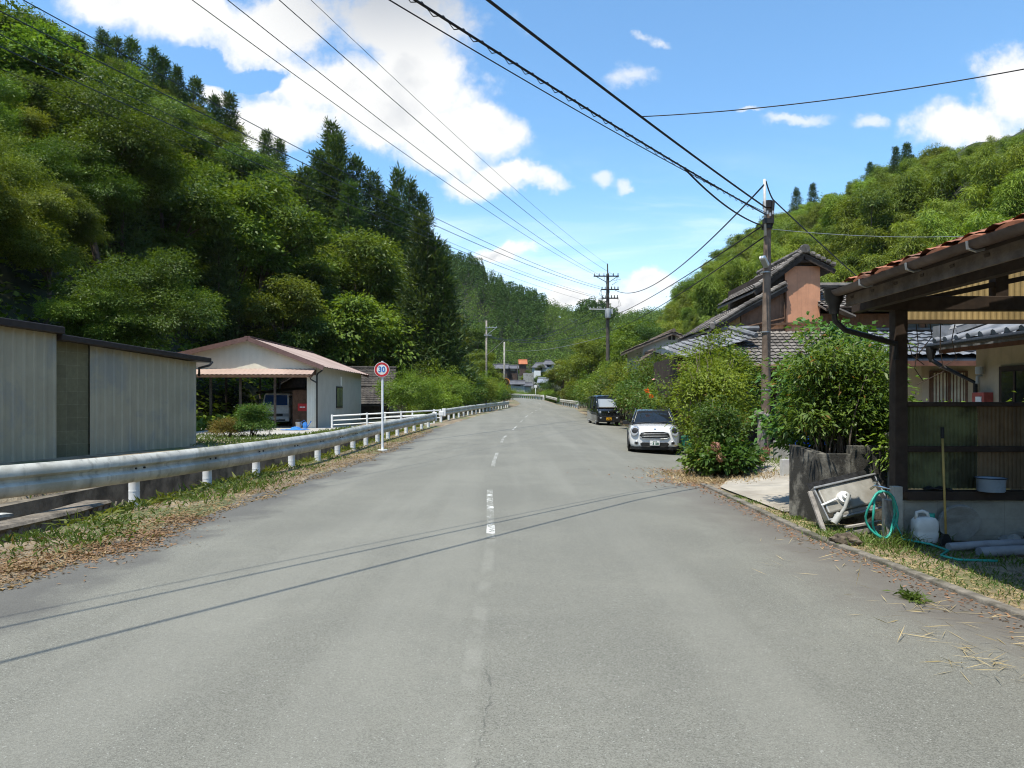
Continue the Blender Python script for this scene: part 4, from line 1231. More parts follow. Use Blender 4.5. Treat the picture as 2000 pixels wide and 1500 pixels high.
pl_ = MB(); pl_.prism([(-7.9, 7.6, .10), (-7.1, 9.9, .02), (-6.9, 9.85, .02), (-7.6, 7.5, .10)], (0, 0, .04)); o = pl_.build('plank', mat('flaking_white_plank', (.55, .54, .5), .8, var=.4, scale=9, col2=(.2, .18, .15))); tag(o, 'flaking white plank lying behind the near guardrail', 'plank')

# dark cottages behind the bridge
def tile_plane(mb, O, U, Vv, nu, nv, amp=.035, step=.03):
    """pantile slope: O corner at the ridge side, U along the ridge, Vv down the slope; rows overlap like real tiles"""
    O = Vector(O); U = Vector(U); Vv = Vector(Vv); N = U.cross(Vv).normalized()
    if N.z < 0: N = -N
    sub = 5; vs = []; nu_ = nu*sub
    for j in range(nv):
        for e, lift in ((0, -step*.2), (1, step)):
            for i in range(nu_+1):
                ph = (i % sub)/sub
                wv = amp*(math.sin(2*math.pi*ph)*.6+(.55 if ph > .62 else 0))
                vs.append(O+U*(i/nu_)+Vv*((j+e*1.04)/nv)+N*(lift+wv))
    m = nu_+1
    fs = []
    for j in range(nv):
        for i in range(nu_): fs.append((2*j*m+i, 2*j*m+i+1, (2*j+1)*m+i+1, (2*j+1)*m+i))
    for j in range(nv-1):
        for i in range(nu_): fs.append(((2*j+1)*m+i, (2*j+1)*m+i+1, (2*j+2)*m+i+1, (2*j+2)*m+i))
    mb.add(vs, fs)
M_tile = mat('old_grey_tile', (0.145, 0.130, 0.118), .75, var=.45, scale=2.2, col2=(.22, .20, .18))
M_tilelight = mat('glazed_grey_tile', (0.165, 0.17, 0.18), .5, var=.4, scale=3.0, col2=(.23, .235, .25), spec=.5)
M_darkhouse = mat('dark_boards', (0.05, 0.036, 0.028), .85, var=.4, scale=3, streak=.3)
def cottage(label, cx, cy, w_, d_, hw, hr, rz, wallm, tilem, name='cottage', ov=.45, group=None, tiles=True, openings=()):
    """small gabled house: ridge along local x"""
    z = hz(cx, cy)
    t = thing(name, label, 'house', (0, 0, 0), group)
    mb = MB(); mb.box(-w_/2, w_/2, -d_/2, d_/2, -1.2, hw)
    mb.add([(-w_/2, -d_/2, hw), (-w_/2, d_/2, hw), (-w_/2, 0, hr-.05)], [(0, 1, 2)]); mb.add([(w_/2, -d_/2, hw), (w_/2, d_/2, hw), (w_/2, 0, hr-.05)], [(0, 2, 1)])
    mb.build('wall', wallm, t)
    mb = MB(); sl = (hr-hw)/(d_/2); e = hw-sl*ov
    nu = max(4, int((w_+2*ov)/.3)); nv = max(4, int((d_/2+ov)*1.15/.28))
    for s in (-1, 1):
        if tiles: tile_plane(mb, (-w_/2-ov, 0, hr+.05), (w_+2*ov, 0, 0), (0, s*(d_/2+ov), e-hr), nu, nv)
        mb.prism([(-w_/2-ov+.02, 0, hr-.03), (w_/2+ov-.02, 0, hr-.03), (w_/2+ov-.02, s*(d_/2+ov-.02), e-.03), (-w_/2-ov+.02, s*(d_/2+ov-.02), e-.03)], (0, 0, -.09 if tiles else .12))
    mb.tube([(-w_/2-ov-.05, 0, hr+.1), (w_/2+ov+.05, 0, hr+.1)], .12, 8)
    mb.build('roof', tilem, t)
    for (x0, x1, z0, z1, kind) in openings:
        mb = MB(); mb.box(x0-.06, x1+.06, -d_/2-.04, -d_/2+.02, z0-.06, z1+.06); f = mb.build('window', M_darkwood, t)
        mb = MB(); mb.box(x0, x1, -d_/2-.06, -d_/2-.03, z0, z1); mb.build('pane', M_glass if kind else M_white, f)
    t.location = (cx, cy, z); t.rotation_euler = (0, 0, rz)
    return t
M_tdark = mat('blackened_tile', (0.05, 0.043, 0.038), .8, var=.45, scale=2.2, col2=(.085, .075, .065))
cottage('old dark cottage with brown tiled roof half hidden behind the speed sign', -14.2, 62.5, 7.0, 6.0, 2.4, 4.3, R(8), M_darkhouse, M_tdark, openings=((-2, 0, .8, 1.9, 1),))
cottage('low dark lean-to house nearest the small bridge railing', -12.3, 58.0, 4.2, 3.4, 1.5, 2.6, R(4), M_darkhouse, M_tdark)
cottage('small dark outhouse between the carport and the dark cottage', -16.6, 59, 3.4, 4, 2.9, 4.0, R(90), M_brown, M_tdark)
cottage('low dark roofed shed behind the small bridge with a white panel', -10.6, 61, 3.0, 3.0, 1.7, 2.7, R(12), mat('pale_panel', (.5, .5, .48)), M_tdark)
# ================================================================== RIGHT SIDE: carport in the foreground
M_tileor = mat('orange_tile', (0.33, 0.125, 0.065), .85, var=.35, scale=4, col2=(.17, .085, .055))
M_gutter = mat('brown_gutter', (0.085, 0.055, 0.042), .55, var=.3, scale=3, col2=(.15, .11, .09))
M_greenpanel = mat('moss_green_sheet', (0.15, 0.165, 0.075), .7, var=.35, scale=2.0, streak=.4, col2=(.05, .05, .025))
M_brownpanel = mat('brown_sheet', (0.20, 0.14, 0.08), .75, var=.3, scale=2.0, streak=.5)
M_yellowpanel = mat('yellowed_sheet', (0.42, 0.31, 0.14), .7, var=.25, scale=2, streak=.3)
def right_carport():
    YF = 8.55; xe = 3.83; ze = 2.85; xw = 4.58
    cp = thing('timber_carport', 'dark timber carport with orange tiled roof at the right edge of the foreground', 'carport', (5.2, 8.5, 0))
    # roof: slope rising to the right from the eave along the road
    y0, y1 = 1.0, 8.25; xr_, zr_ = 8.6, ze+.36*(8.6-xe)
    mb = MB(); tile_plane(mb, (xr_, y0, zr_+.06), (0, y1-y0, 0), (xe-.02-xr_, 0, ze+.04-zr_), int((y1-y0)/.3), 17, .035, .035)
    rf = mb.build('roof', M_tileor, cp)
    mb = MB()   # rounded verge tiles standing proud at the eave
    for k in range(int((y1-y0)/.46)):
        y = y0+.1+.46*k; mb = MB()
        mb.loft([[(xe-.07+a, y+.30*t, ze+.062+.04*math.sin(2.4*t+.35)+c_) for a, c_ in ((0, -.02), (0, .012), (.3, .12), (.3, .085))] for t in (0, .25, .5, .75, 1)]); mb.build('verge_tile', M_tileor, rf, smooth=True, auto=50)
    mb = MB(); mb.prism([(xe+.02, y0, ze-.02), (xe+.02, y1, ze-.02), (xr_, y1, zr_-.0), (xr_, y0, zr_-.0)], (0, 0, .03)); mb.build('roof_boarding', M_darkwood, rf)
    mb = MB()
    for y in np.arange(y0+.2, y1, .46): mb.beam((xe+.05, y, ze-.09), (xr_, y, zr_-.07), .06, .10)
    mb.build('rafter', M_darkwood, rf)
    mb = MB(); mb.beam((xe+.06, y0, ze-.06), (xe+.06, y1, ze-.06), .035, .17); mb.build('fascia', M_wood, cp)
    # half round gutter with hopper head and bent pipe back to the post
    prof = [(.07*math.cos(t), -.07*math.sin(t)) for t in np.linspace(0, math.pi, 9)]
    prof = prof+[(.062*math.cos(t), -.062*math.sin(t)) for t in np.linspace(math.pi, 0, 9)]
    mb = MB(); mb.sweep([(xe-.05, y, ze+.055+.01*math.sin(y*1.3)) for y in np.arange(y0, y1+.3, .5)], prof)
    g = mb.build('gutter', M_gutter, cp, smooth=True, auto=40)
    for y in np.arange(y0+.3, y1, .9):
        mb = MB(); mb.tube([(xe-.125, y, ze+.06), (xe-.12, y, ze+.0), (xe-.05, y, ze-.022), (xe+.04, y, ze+.0)], .012, 6); mb.build('gutter_bracket', M_steel, g)
    mb = MB(); yh = y1+.1
    mb.lathe([(.001, -.16), (.05, -.16), (.065, -.05), (.10, .0), (.11, .12), (.12, .13), (.12, .15), (.09, .15), (.09, .02)], (xe-.05, yh, ze-.06), 12)
    mb.tube([(xe-.05, yh, ze-.2), (xe-.04, yh, ze-.3), (xe+.1, yh+.05, ze-.4), (xw-.02, YF-.1, ze-.56), (xw-.02, YF-.1, ze-.75)], .033, 8)
    mb.build('downpipe', M_darkmetal, cp, smooth=True, auto=40)
    # post, beam, gable framing
    mb = MB(); mb.box(xw-.005, xw+.145, YF-.06, YF+.09, .52, 2.70); mb.build('post', M_darkwood, cp, bevel=.01)
    mb = MB(); mb.beam((xw-.25, YF+.015, 2.78), (9.6, YF+.015, 2.78), .15, .17); mb.build('beam', M_darkwood, cp, bevel=.01)
    mb = MB(); mb.beam((xw-.45, 1.0, 2.72), (xw-.45, YF, 2.72), .10, .10); mb.beam((xw+.08, 1.0, 2.9), (xw+.08, YF+.05, 2.9), .13, .15); mb.build('wall_plate', M_darkwood, cp)
    mb = MB(); mb.beam((xw-.5, YF-.15, 2.93), (9.6, YF-.15, 2.93+.36*(9.6-xw+.5)), .11, .17); mb.build('barge_rafter', M_darkwood, cp)
    mb = MB(); mb.beam((xw+.35, YF, 2.83), (9.6, YF, 2.83+.21*(9.6-xw-.35)), .07, .06)
    mb.box(5.78, 5.93, YF-.05, YF+.08, 2.82, 3.3); mb.box(7.6, 7.75, YF-.05, YF+.08, 2.82, 3.9); mb.build('king_post', M_darkwood, cp)
    # yellowed corrugated sheet high on the gable, set back
    mb = MB(); ribbed(mb, (xw+.2, YF+.35), (9.6, YF+.35), 2.60, 2.95, 2.60, 4.6, .075, .015, (0, -1), .5); mb.build('gable_sheet', M_yellowpanel, cp)
    mb = MB(); mb.beam((xw+.15, YF+.33, 2.6), (9.6, YF+.33, 2.6), .05, .05); mb.build('batten', M_darkwood, cp)
    # screen wall: corrugated sheets between rails
    xs_ = xw+.145
    mb = MB(); ribbed(mb, (xs_, YF+.05), (5.62, YF+.05), .55, 1.55, .55, 1.55, .05, .014, (0, -1), .5); mb.build('screen_sheet', M_greenpanel, cp)
    mb = MB(); ribbed(mb, (5.62, YF+.045), (9.6, YF+.045), .55, 1.55, .55, 1.55, .05, .014, (0, -1), .5); o = mb.build('screen_sheet', M_brownpanel, cp); o['label'] = 'brown corrugated sheet beside the green one'
    mb = MB()
    mb.box(xs_, 9.6, YF-.03, YF+.09, 1.545, 1.60); mb.box(xs_, 9.6, YF-.02, YF+.025, 1.00, 1.07); mb.box(xs_-.03, 9.6, YF-.13, YF+.1, .435, .54)
    mb.build('screen_rail', M_darkwood, cp, bevel=.006)
    # block base
    M_blk = blockmat('pale_block', (.46, .43, .36), (.34, .32, .27), .40, .20, 0, .12)
    mb = MB(); mb.box(4.49, 9.6, YF-.04, YF+.10, -.3, .425); mb.build('block_base', M_blk, cp, bevel=.008)
    # far corner post and a second post nearer the road, outside the view
    mb = MB(); mb.box(xw+.0, xw+.14, 1.2, 1.34, -.1, 2.83); mb.build('post', M_darkwood, cp)
    mb = MB(); mb.box(9.4, 9.6, YF-.05, YF+.1, .5, 4.6); mb.build('post', M_darkwood, cp)
    return cp
right_carport()
# dangling cords under the beam
mb = MB()
for i, (x, a) in enumerate([(4.95, .55), (5.05, .75), (5.22, .5), (5.36, .8), (5.55, .6)]):
    mb.tube([(x, 8.9, 2.62), (x+.05*math.sin(i), 8.92, 2.62-a*.4), (x+.1*math.sin(i*2+1), 8.95, 2.62-a*.8), (x+.25*math.cos(i), 8.98, 2.62-a)], .006, 5)
o = mb.build('dead_vine', M_darkwood); tag(o, 'thin dead vine strands dangling under the dark carport beam', 'vine')

# ------------------------------------------------------------------ planter of stained blocks
M_stain = blockmat('stained_block', (.28, .265, .23), (.17, .16, .14), .42, .21, .93, .2)
A = Vector((3.99, 10.25, 0)); Bq = Vector((4.17, 9.72, 0)); C = Vector((4.62, 9.70, 0)); D_ = Vector((5.32, 9.68, 0)); E_ = Vector((5.4, 11.1, 0)); F_ = Vector((4.35, 11.1, 0))
pw = thing('block_planter', 'low planter wall of black stained concrete blocks in front of the leafy bush', 'planter', tuple(Bq))
def wallseg(mb, a, b, t, z0, za, zb):
    d = (b-a).normalized(); r = Vector((-d.y, d.x, 0))*t
    vs = [a, b, b+r, a+r]; mb.add([(q.x, q.y, z0) for q in vs]+[(q.x, q.y, z) for q, z in zip(vs, (za, zb, zb, za))], [(0,3,2,1),(4,5,6,7),(0,1,5,4),(1,2,6,5),(2,3,7,6),(3,0,4,7)])
mb = MB(); wallseg(mb, A, Bq, .14, -.3, .985, .90); wallseg(mb, Bq, C, .14, -.3, .895, .89); mb.build('front_wall', M_stain, pw, bevel=.008)
mb = MB(); wallseg(mb, C+Vector((.003, .02, 0)), D_+Vector((0, .02, 0)), .14, -.3, 1.0, 1.0); mb.build('side_wall', M_stain, pw, bevel=.008); mb = MB(); wallseg(mb, E_, F_, .14, -.3, .9, .9); mb.build('back_wall', M_stain, pw, bevel=.008)
mb = MB(); mb.prism([(4.08, 10.25, -.2), (4.25, 9.8, -.2), (5.3, 9.83, -.2), (5.35, 10.95, -.2), (4.35, 10.95, -.2)], (0, 0, 1.02)); mb.build('soil', M_concd, pw)
mb = MB(); mb.box(5.12, 5.30, 9.56, 9.74, -.3, 1.13); mb.box(5.10, 5.32, 9.54, 9.76, 1.132, 1.19); o = mb.build('gate_pillar', mat('pale_pillar', (.38, .35, .30), .9, var=.3, streak=.5)); tag(o, 'short pale concrete pillar between the planter and the carport post', 'pillar')

# leafy bush growing out of the planter: arching canes with feathery leaves
def cane_bush(seed, base, canes, spread, H, nl, L, Wf, lm, label, back=0.0, name='leafy_bush', cat='bush', lowest=.35):
    rs = np.random.default_rng(seed); C, O = [], []; mb = MB(); b = np.array(base)
    for i in range(canes):
        a = rs.random()*6.283; rr = spread*rs.random()**.55*rs.uniform(.8, 1.2)
        q0 = b+np.array([rs.normal()*.22, rs.normal()*.16, 0]); tip = b+np.array([math.cos(a)*rr, math.sin(a)*rr*.75+back, H*rs.uniform(.5, 1.08)*(1-.35*min(1, rr/spread)**2)])
        pts = [q0+(tip-q0)*np.array([t**1.6, t**1.6, t**.85]) for t in np.linspace(0, 1, 7)]
        mb.tube([Vector(p_) for p_ in pts], [.017*(1-.8*t) for t in np.linspace(0, 1, 7)], 5)
        for t in np.linspace(lowest, 1, 13):
            k = t*6; j = min(5, int(k)); q = pts[j]+(pts[j+1]-pts[j])*(k-j)
            for s in range(3):
                aa = rs.random()*6.283; o = np.array([math.cos(aa), math.sin(aa), rs.uniform(-.1, .5)])
                C.append(q+o*rs.uniform(.04, .36)); O.append(o)
    C = np.array(C); O = unit(np.array(O))
    ph = rs.random(3)*6; q_ = (C-b)/max(spread, .3); kp = np.sin(q_[:, 0]*4.2+ph[0])+np.sin(q_[:, 1]*3.6+ph[1])+np.sin(q_[:, 2]*4.6+ph[2])+rs.normal(size=len(C))*.5 > -1.05
    C, O = C[kp], O[kp]
    V = spray(C, O, nl, .10, L, L*Wf, rs, up=.8, droop=.25, flat=.7)
    t = thing(name, label, cat, tuple(base)); obj_np('foliage', V, lm, t); mb.build('canes', M_wood, t, smooth=True)
    return t
cane_bush(5, (4.78, 10.25, .78), 44, .74, 1.95, 11, .10, .33, L_nandina, 'tall glossy leaved bush on thin canes rising from the stained block planter', lowest=.48)
cane_bush(6, (5.05, 11.2, .2), 32, .85, 2.6, 10, .10, .75, leafmat('leaf_vine', (.050, .115, .026), (.125, .235, .050), .3, .01, .1, rough=.4), 'climber with broad fresh green leaves over the top of the glossy bush', name='climbing_vine', cat='vine', lowest=.6)
cane_bush(8, (6.1, 11.8, .2), 22, .55, 1.35, 14, .08, .4, L_lime, 'bright lime bush between the planter and the dark carport post', lowest=.2)
for i, (x, y, z, s, lab) in enumerate([(5.55, 9.7, .9, .85, 'small lime bush topping the screen wall next to the carport post'), (6.35, 9.5, .9, .72, 'low lime bush peeping over the middle of the screen wall'), (7.6, 9.6, .9, .8, 'lime bush peeping over the screen wall at the right edge')]):
    cane_bush(20+i, (x, y, z-.35), 16, .38, 1.15*s, 12, .085, .4, L_lime, lab, lowest=.35)
cane_bush(31, (8.6, 10.6, .4), 14, .9, 2.1, 12, .09, .4, L_lime, 'lime branch reaching into the right edge before the dark doorway', lowest=.55)

# ------------------------------------------------------------------ foreground bits by the carport
# stainless sink unit lying on its back, leaning on timber
su = thing('sink_unit', 'old stainless steel sink unit tipped against the stained planter wall', 'sink', (3.9, 9.05, -.03))
u0 = Vector((4.06, 9.18, .09)); ux = Vector((.83, .10, .17)).normalized(); uy = Vector((.05, .48, .86)); uy = (uy-ux*uy.dot(ux)).normalized(); un = ux.cross(uy).normalized()
def S(a, b, c=0): return u0+ux*a+uy*b+un*c
M_inox = mat('stainless', (.52, .50, .45), .38, metal=.45, var=.25, scale=2.5, col2=(.36, .33, .28))
def slab(mb, a0, a1, b0, b1, c0, c1):
    vs = [S(a0,b0,c0),S(a1,b0,c0),S(a1,b1,c0),S(a0,b1,c0),S(a0,b0,c1),S(a1,b0,c1),S(a1,b1,c1),S(a0,b1,c1)]
    mb.add(vs, [(0,3,2,1),(4,5,6,7),(0,1,5,4),(1,2,6,5),(2,3,7,6),(3,0,4,7)])
mb = MB(); slab(mb, .03, .80, .05, .40, .0, .06); slab(mb, .10, .72, -.01, .05, -.02, .03); mb.build('basin_underside', M_inox, su, bevel=.02)
mb = MB(); slab(mb, -.02, .86, .40, .425, -.06, .09); slab(mb, -.02, .86, -.04, -.015, -.05, .05); slab(mb, -.02, .0, -.04, .40, -.05, .07); slab(mb, .84, .86, -.04, .40, -.05, .07); mb.build('rim', M_steel, su, bevel=.005)
mb = MB(); slab(mb, .0, .84, .43, .54, -.09, -.075); mb.build('splashback', mat('dark_inox', (.10, .10, .105), .3, metal=.8, var=.3), su)
mb = MB(); c = S(.30, .20, .06); mb.tube([c, c+un*.05], [.085, .08], 20); mb.tube([c+un*.05, c+un*.10], [.045, .042], 16); d_ = mb.build('drain_cup', M_white, su, smooth=True, auto=40)
mb = MB(); mb.tube([c+un*.13, c+un*.19-Vector((0, 0, .03)), c+un*.18+Vector((-.06, -.03, -.18)), c+un*.1+Vector((-.12, -.08, -.25))], .023, 10); mb.tube([c+un*.1+Vector((-.11, -.07, -.23)), c+un*.06+Vector((-.2, -.12, -.33))], .045, 12); mb.build('drain_pipe', mat('grey_hose', (.42, .42, .40), .6), su, smooth=True, auto=40)
mb = MB(); mb.tube([S(-.02, .17, .06), S(.2, .2, .10)], .016, 8); mb.build('overflow_pipe', M_white, su)
mb = MB(); mb.beam((3.96, 8.98, -.1), S(-.05, .40, .0), .055, .03); mb.beam((4.20, 8.93, -.05), (4.68, 9.0, .01), .06, .05); mb.beam((4.18, 8.92, .03), (4.66, 9.0, .09), .05, .025); mb.build('leg', M_woodgrey, su)
mb = MB(); mb.box(4.42, 4.52, 8.40, 8.46, -.1, .44); mb.beam((4.56, 8.37, -.1), (4.44, 8.37, .44), .05, .025); o = mb.build('timber_stake', M_woodgrey); tag(o, 'grey timber stake by the hose in front of the block base', 'stake')
st = MB(); st.box(4.50, 4.60, 8.38, 8.485, -.1, .60); o = st.build('standpipe_post', mat('standpipe_concrete', (.45, .42, .36), .9, var=.2)); tag(o, 'slim pale concrete post behind the hose carrying the tap', 'post')
tp = thing('water_tap', 'small chrome garden tap above the coil of teal hose', 'tap', (4.40, 8.62, .6))
mb = MB(); mb.tube([(4.52, 8.45, .56), (4.40, 8.62, .585), (4.36, 8.66, .54)], .014, 8); mb.build('spout', M_chrome, tp, smooth=True)
mb = MB(); mb.cyl((4.40, 8.62, .63), .035, .012, n=10); mb.cyl((4.40, 8.62, .61), .01, .04, n=8); mb.build('handle', M_chrome, tp)
M_hose = mat('teal_hose', (0.03, 0.34, 0.27), .45, var=.15)
pts = []
for k in range(48):
    t = k/47*2.3*6.283; rx = .155+.03*math.sin(t*.43); pts.append((4.30+rx*math.sin(t)+.02*k/47, 8.28+.03*math.sin(k), .29+.27*math.cos(t)+.015*math.sin(2*t)))
pts += [(4.5, 8.2, .02), (4.7, 8.0, .0), (4.75, 7.75, -.02), (4.55, 7.55, -.03), (4.6, 7.35, -.03), (4.95, 7.25, -.02)]
mb = MB(); mb.tube(pts, .0135, 8); o = mb.build('garden_hose', M_hose, smooth=True); tag(o, 'teal garden hose coiled on a tap and trailing onto the dirt', 'hose')
# jerry can
jc = thing('jerry_can', 'white plastic jerry can with teal cap in the shade of the block base', 'jerry can', (4.8, 8.28, -.02))
Z = -.03
def rsec(w_, d_, z, r=.3, cx=4.80, cy=8.28):
    out = []
    for k in range(20):
        t = 6.28318*k/20; c, s_ = math.cos(t), math.sin(t)
        out.append((cx+w_*math.copysign(abs(c)**r, c), cy+d_*math.copysign(abs(s_)**r, s_), z))
    return out
mb = MB(); mb.loft([rsec(.11, .075, Z), rsec(.125, .085, Z+.02), rsec(.13, .088, Z+.11), rsec(.123, .082, Z+.13), rsec(.13, .088, Z+.15), rsec(.128, .086, Z+.25), rsec(.10, .07, Z+.285), rsec(.055, .05, Z+.295)]); mb.build('body', mat('cloudy_plastic', (.72, .71, .67), .5, var=.1), jc, smooth=True, auto=50)
mb = MB(); mb.tube([(4.70, 8.28, Z+.27), (4.71, 8.28, Z+.345), (4.77, 8.28, Z+.36), (4.83, 8.28, Z+.34), (4.85, 8.28, Z+.28)], .02, 8); mb.build('handle', MATS['cloudy_plastic'], jc, smooth=True)
mb = MB(); mb.cyl((4.885, 8.28, Z+.31), .032, .05, n=14); mb.build('cap', M_hose, jc)
# scrubbing brush
br = thing('long_brush', 'long handled brush with yellow shaft leaning on the screen wall', 'brush', (5.2, 8.2, 0))
mb = MB(); mb.tube([(4.97, 8.15, .06), (5.05, 8.35, 1.18)], .0135, 8); mb.build('shaft', mat('yellow_shaft', (.50, .34, .10), .5, var=.2), br, smooth=True)
mb = MB(); mb.tube([(5.05, 8.35, 1.17), (5.06, 8.37, 1.30)], .02, 8); mb.build('grip', M_black, br)
mb = MB(); mb.loft([[(4.96+a, 8.14+b, z) for a, b in ((-w_, -.02), (w_, -.02), (w_, .03), (-w_, .03))] for w_, z in ((.07, -.04), (.055, .03), (.02, .09))]); mb.build('head', M_black, br)
# round stone lid against the wall
mb = MB(); mb.tube([(5.26, 8.36, .17), (5.27, 8.41, .185)], [.225, .225], 30); mb.cyl((5.30, 8.345, .25), .018, .03, (0, 1, 0), 8)
o = mb.build('stone_lid', M_conc, bevel=.01); tag(o, 'round concrete lid leaning against the shaded block base', 'lid')
# enamel basin on the ledge
mb = MB(); mb.lathe([(.001, 0), (.135, 0), (.145, .012), (.150, .145), (.162, .155), (.160, .162), (.146, .155), (.138, .02), (.001, .015)], (5.64, 8.38, .545), 28)
bs_ = thing('enamel_basin', 'pale blue enamel basin standing on the ledge of the screen wall', 'basin', (5.64, 8.38, .545)); mb.build('bowl', mat('blue_enamel', (.36, .45, .55), .35, var=.1, col2=(.48, .54, .60)), bs_, smooth=True, auto=50)
mb = MB(); mb.tube([(5.64+.163*math.cos(t), 8.38+.163*math.sin(t), .705) for t in np.linspace(0, 6.283, 29)], .006, 6); mb.build('rim', M_cableblue, bs_, smooth=True)
gl = thing('work_gloves', 'dark work gloves dropped on the ledge beside the brush', 'gloves', (5.02, 8.46, .55))
mb = MB()
for i, (x, y) in enumerate([(4.98, 8.46), (5.10, 8.45)]):
    mb.loft([[(x+dx*w_+k*.03-.06, y+dy*.04, .545+.012+dz*h_) for dx, dy, dz in ((1, 0, 0), (.6, .8, .7), (0, 1, 1), (-.6, .8, .7), (-1, 0, 0), (-.5, -.8, .3), (.5, -.8, .3))] for k, w_, h_ in ((0, .03, .02), (1, .05, .035), (2, .055, .045), (3, .04, .03))])
    for f in range(4): mb.tube([(x+.04, y-.03+.02*f, .57), (x+.09+.01*f, y-.04+.025*f, .565), (x+.12, y-.045+.027*f, .555)], .01, 6)
mb.build('glove', M_black, gl, smooth=True)
# grey pipes on the ground
for i, (a, b, r, lab) in enumerate([((4.75, 7.75, .02), (9.2, 8.25, .10), .045, 'grey plastic pipe on top, running out to the right edge'), ((5.0, 7.62, -.01), (9.2, 7.95, .03), .055, 'thicker grey plastic pipe lying below the other one'), ((4.9, 7.95, .0), (9.0, 8.4, .02), .03, 'thin dark pipe lying against the wall behind the grey pipes')]):
    a, b = Vector(a), Vector(b); mb = MB(); pts = [a.lerp(b, k/12)+Vector((0, 0, .012*math.sin(k*.9))) for k in range(13)]
    mb.tube(pts, r, 14); mb.tube([pts[4], pts[4]+(b-a)*.03], r*1.15, 14)
    o = mb.build('plastic_pipe', mat('grey_pvc', (.26, .27, .29), .5, var=.2) if i < 2 else M_darkmetal, smooth=True, auto=50); tag(o, lab, 'pipe')
def rock(name, label, loc, s, seed, m):
    rs = np.random.default_rng(seed); import bmesh
    bm = bmesh.new(); bmesh.ops.create_icosphere(bm, subdivisions=3, radius=1)
    ph = rs.random(6)*6
    for v in bm.verts:
        d = v.co.normalized(); k = 1+.22*math.sin(d.x*4+ph[0])*math.sin(d.y*4+ph[1])+.12*math.sin(d.z*7+ph[2]+d.x*5)+.06*math.sin(d.y*13+ph[3])*math.sin(d.x*12)
        v.co = Vector((d.x*s[0], d.y*s[1], d.z*s[2]))*k
    me = bpy.data.meshes.new(name); bm.to_mesh(me); bm.free(); me.materials.append(m)
    o = bpy.data.objects.new(name, me); o.location = loc; link(o); tag(o, label, 'rock'); return o
M_rock = mat('brown_rock', (.11, .085, .06), .95, var=.5, scale=9, bump=.9, col2=(.19, .16, .12))
rock('rock', 'mossy brown rock lying in the weeds below the sink unit', (3.86, 8.22, .0), (.17, .11, .085), 2, M_rock)
rock('rock', 'small grey stone at the foot of the round concrete lid', (5.75, 8.2, .0), (.13, .09, .07), 3, M_conc)
rock('rock', 'rusty flat stone at the right beneath the pipes', (6.1, 8.25, .03), (.16, .1, .07), 4, M_rock)

# ------------------------------------------------------------------ weeds, straw and dead leaves (too many to count)
rw = np.random.default_rng(77)
def blades(n, fx, H, W, m, name, label, lean=.5, fall=False, zo=.0):
    x, y, sc_ = fx(n); n = len(x)
    zg = np.maximum(height(x, y), np.where((x > xl(y)) & (x < xrt(y)), surf(x, y), -9))+zo
    Pt = np.stack([x, y, zg], -1)
    D = rw.normal(size=(n, 3))*np.array([lean, lean, .0])+np.array([0, 0, 0.0 if fall else 1.0])
    if fall: D[:, 2] = rw.uniform(-.02, .22, n)
    Nn = rw.normal(size=(n, 3))+(np.array([0, 0, 2.0]) if fall else 0)
    V = leaves(Pt, D, Nn, H*sc_*rw.uniform(.5, 1.3, n), W*rw.uniform(.6, 1.3, n), .25 if not fall else .0)
    o = obj_np(name, V, m); tag(o, label, name.replace('_', ' ').split(' ')[-1], kind='stuff'); return o
def clumpy(cs, sig):
    cs = np.array(cs)
    def f(n):
        i = rw.integers(len(cs), size=n); s = cs[i, 3] if cs.shape[1] > 3 else np.ones(n)
        return cs[i, 0]+rw.normal(size=n)*sig*cs[i, 2], cs[i, 1]+rw.normal(size=n)*sig*cs[i, 2], s
    return f
# right verge: tufts along the kerb and by the sink
cs = [(3.95, 8.4, 1.2, 1), (4.15, 8.3, 1.3, 1.2), (4.35, 8.2, 1.3, 1.5), (4.5, 8.25, .7, 2.2), (4.45, 8.0, 1.6, .9), (4.3, 7.9, 1.3, .7), (4.9, 7.6, 1.3, .8), (4.5, 7.4, 1.6, .7), (5.1, 7.3, 1.1, .9), (4.25, 7.0, 1.6, .5), (4.4, 6.3, 1.5, .5), (4.2, 9.0, .9, .8), (3.98, 9.3, .8, .6), (3.95, 8.8, .9, .6), (3.9, 11.6, .8, .5), (3.85, 12.2, .6, .5), (4.0, 10.0, .6, .6), (4.7, 6.7, 1.3, .5), (5.2, 8.55, .5, 2.0), (4.85, 8.6, .5, 2.6)]
blades(2600, clumpy(cs, .14), .14, .012, L_grass, 'verge_grass', 'tufts of green grass and weeds along the right kerb and under the sink')
def verge_scatter(n):
    y = rw.uniform(5.0, 11.0, n); x = xrt(y)+.12+np.abs(rw.normal(size=n))*.45
    return x, y, np.ones(n)
blades(1100, verge_scatter, .075, .009, L_grass, 'verge_grass', 'thin short grass growing on the dirt beyond the right kerb')
blades(3400, verge_scatter, .09, .006, L_straw, 'dry_straw', 'loose dry straw lying on the dirt beyond the right kerb', 1.0, True, .006)
def kerb_litter(n):
    y = rw.uniform(4.0, 15.5, n); x = xrt(y)-np.abs(rw.normal(size=n))*.16
    return x, y, np.ones(n)
blades(1500, kerb_litter, .045, .014, L_dry, 'dry_litter', 'brown dead leaves gathered against the right kerb', 1.0, True, .006)
def road_straw(n):
    y = rw.uniform(4.2, 8.6, n); x = xrt(y)-.15-np.abs(rw.normal(size=n))*.55
    return x, y, np.ones(n)
blades(60, road_straw, .22, .006, L_straw, 'dry_straw', 'single straw stalks scattered on the asphalt near the right kerb', 1.0, True, .006)
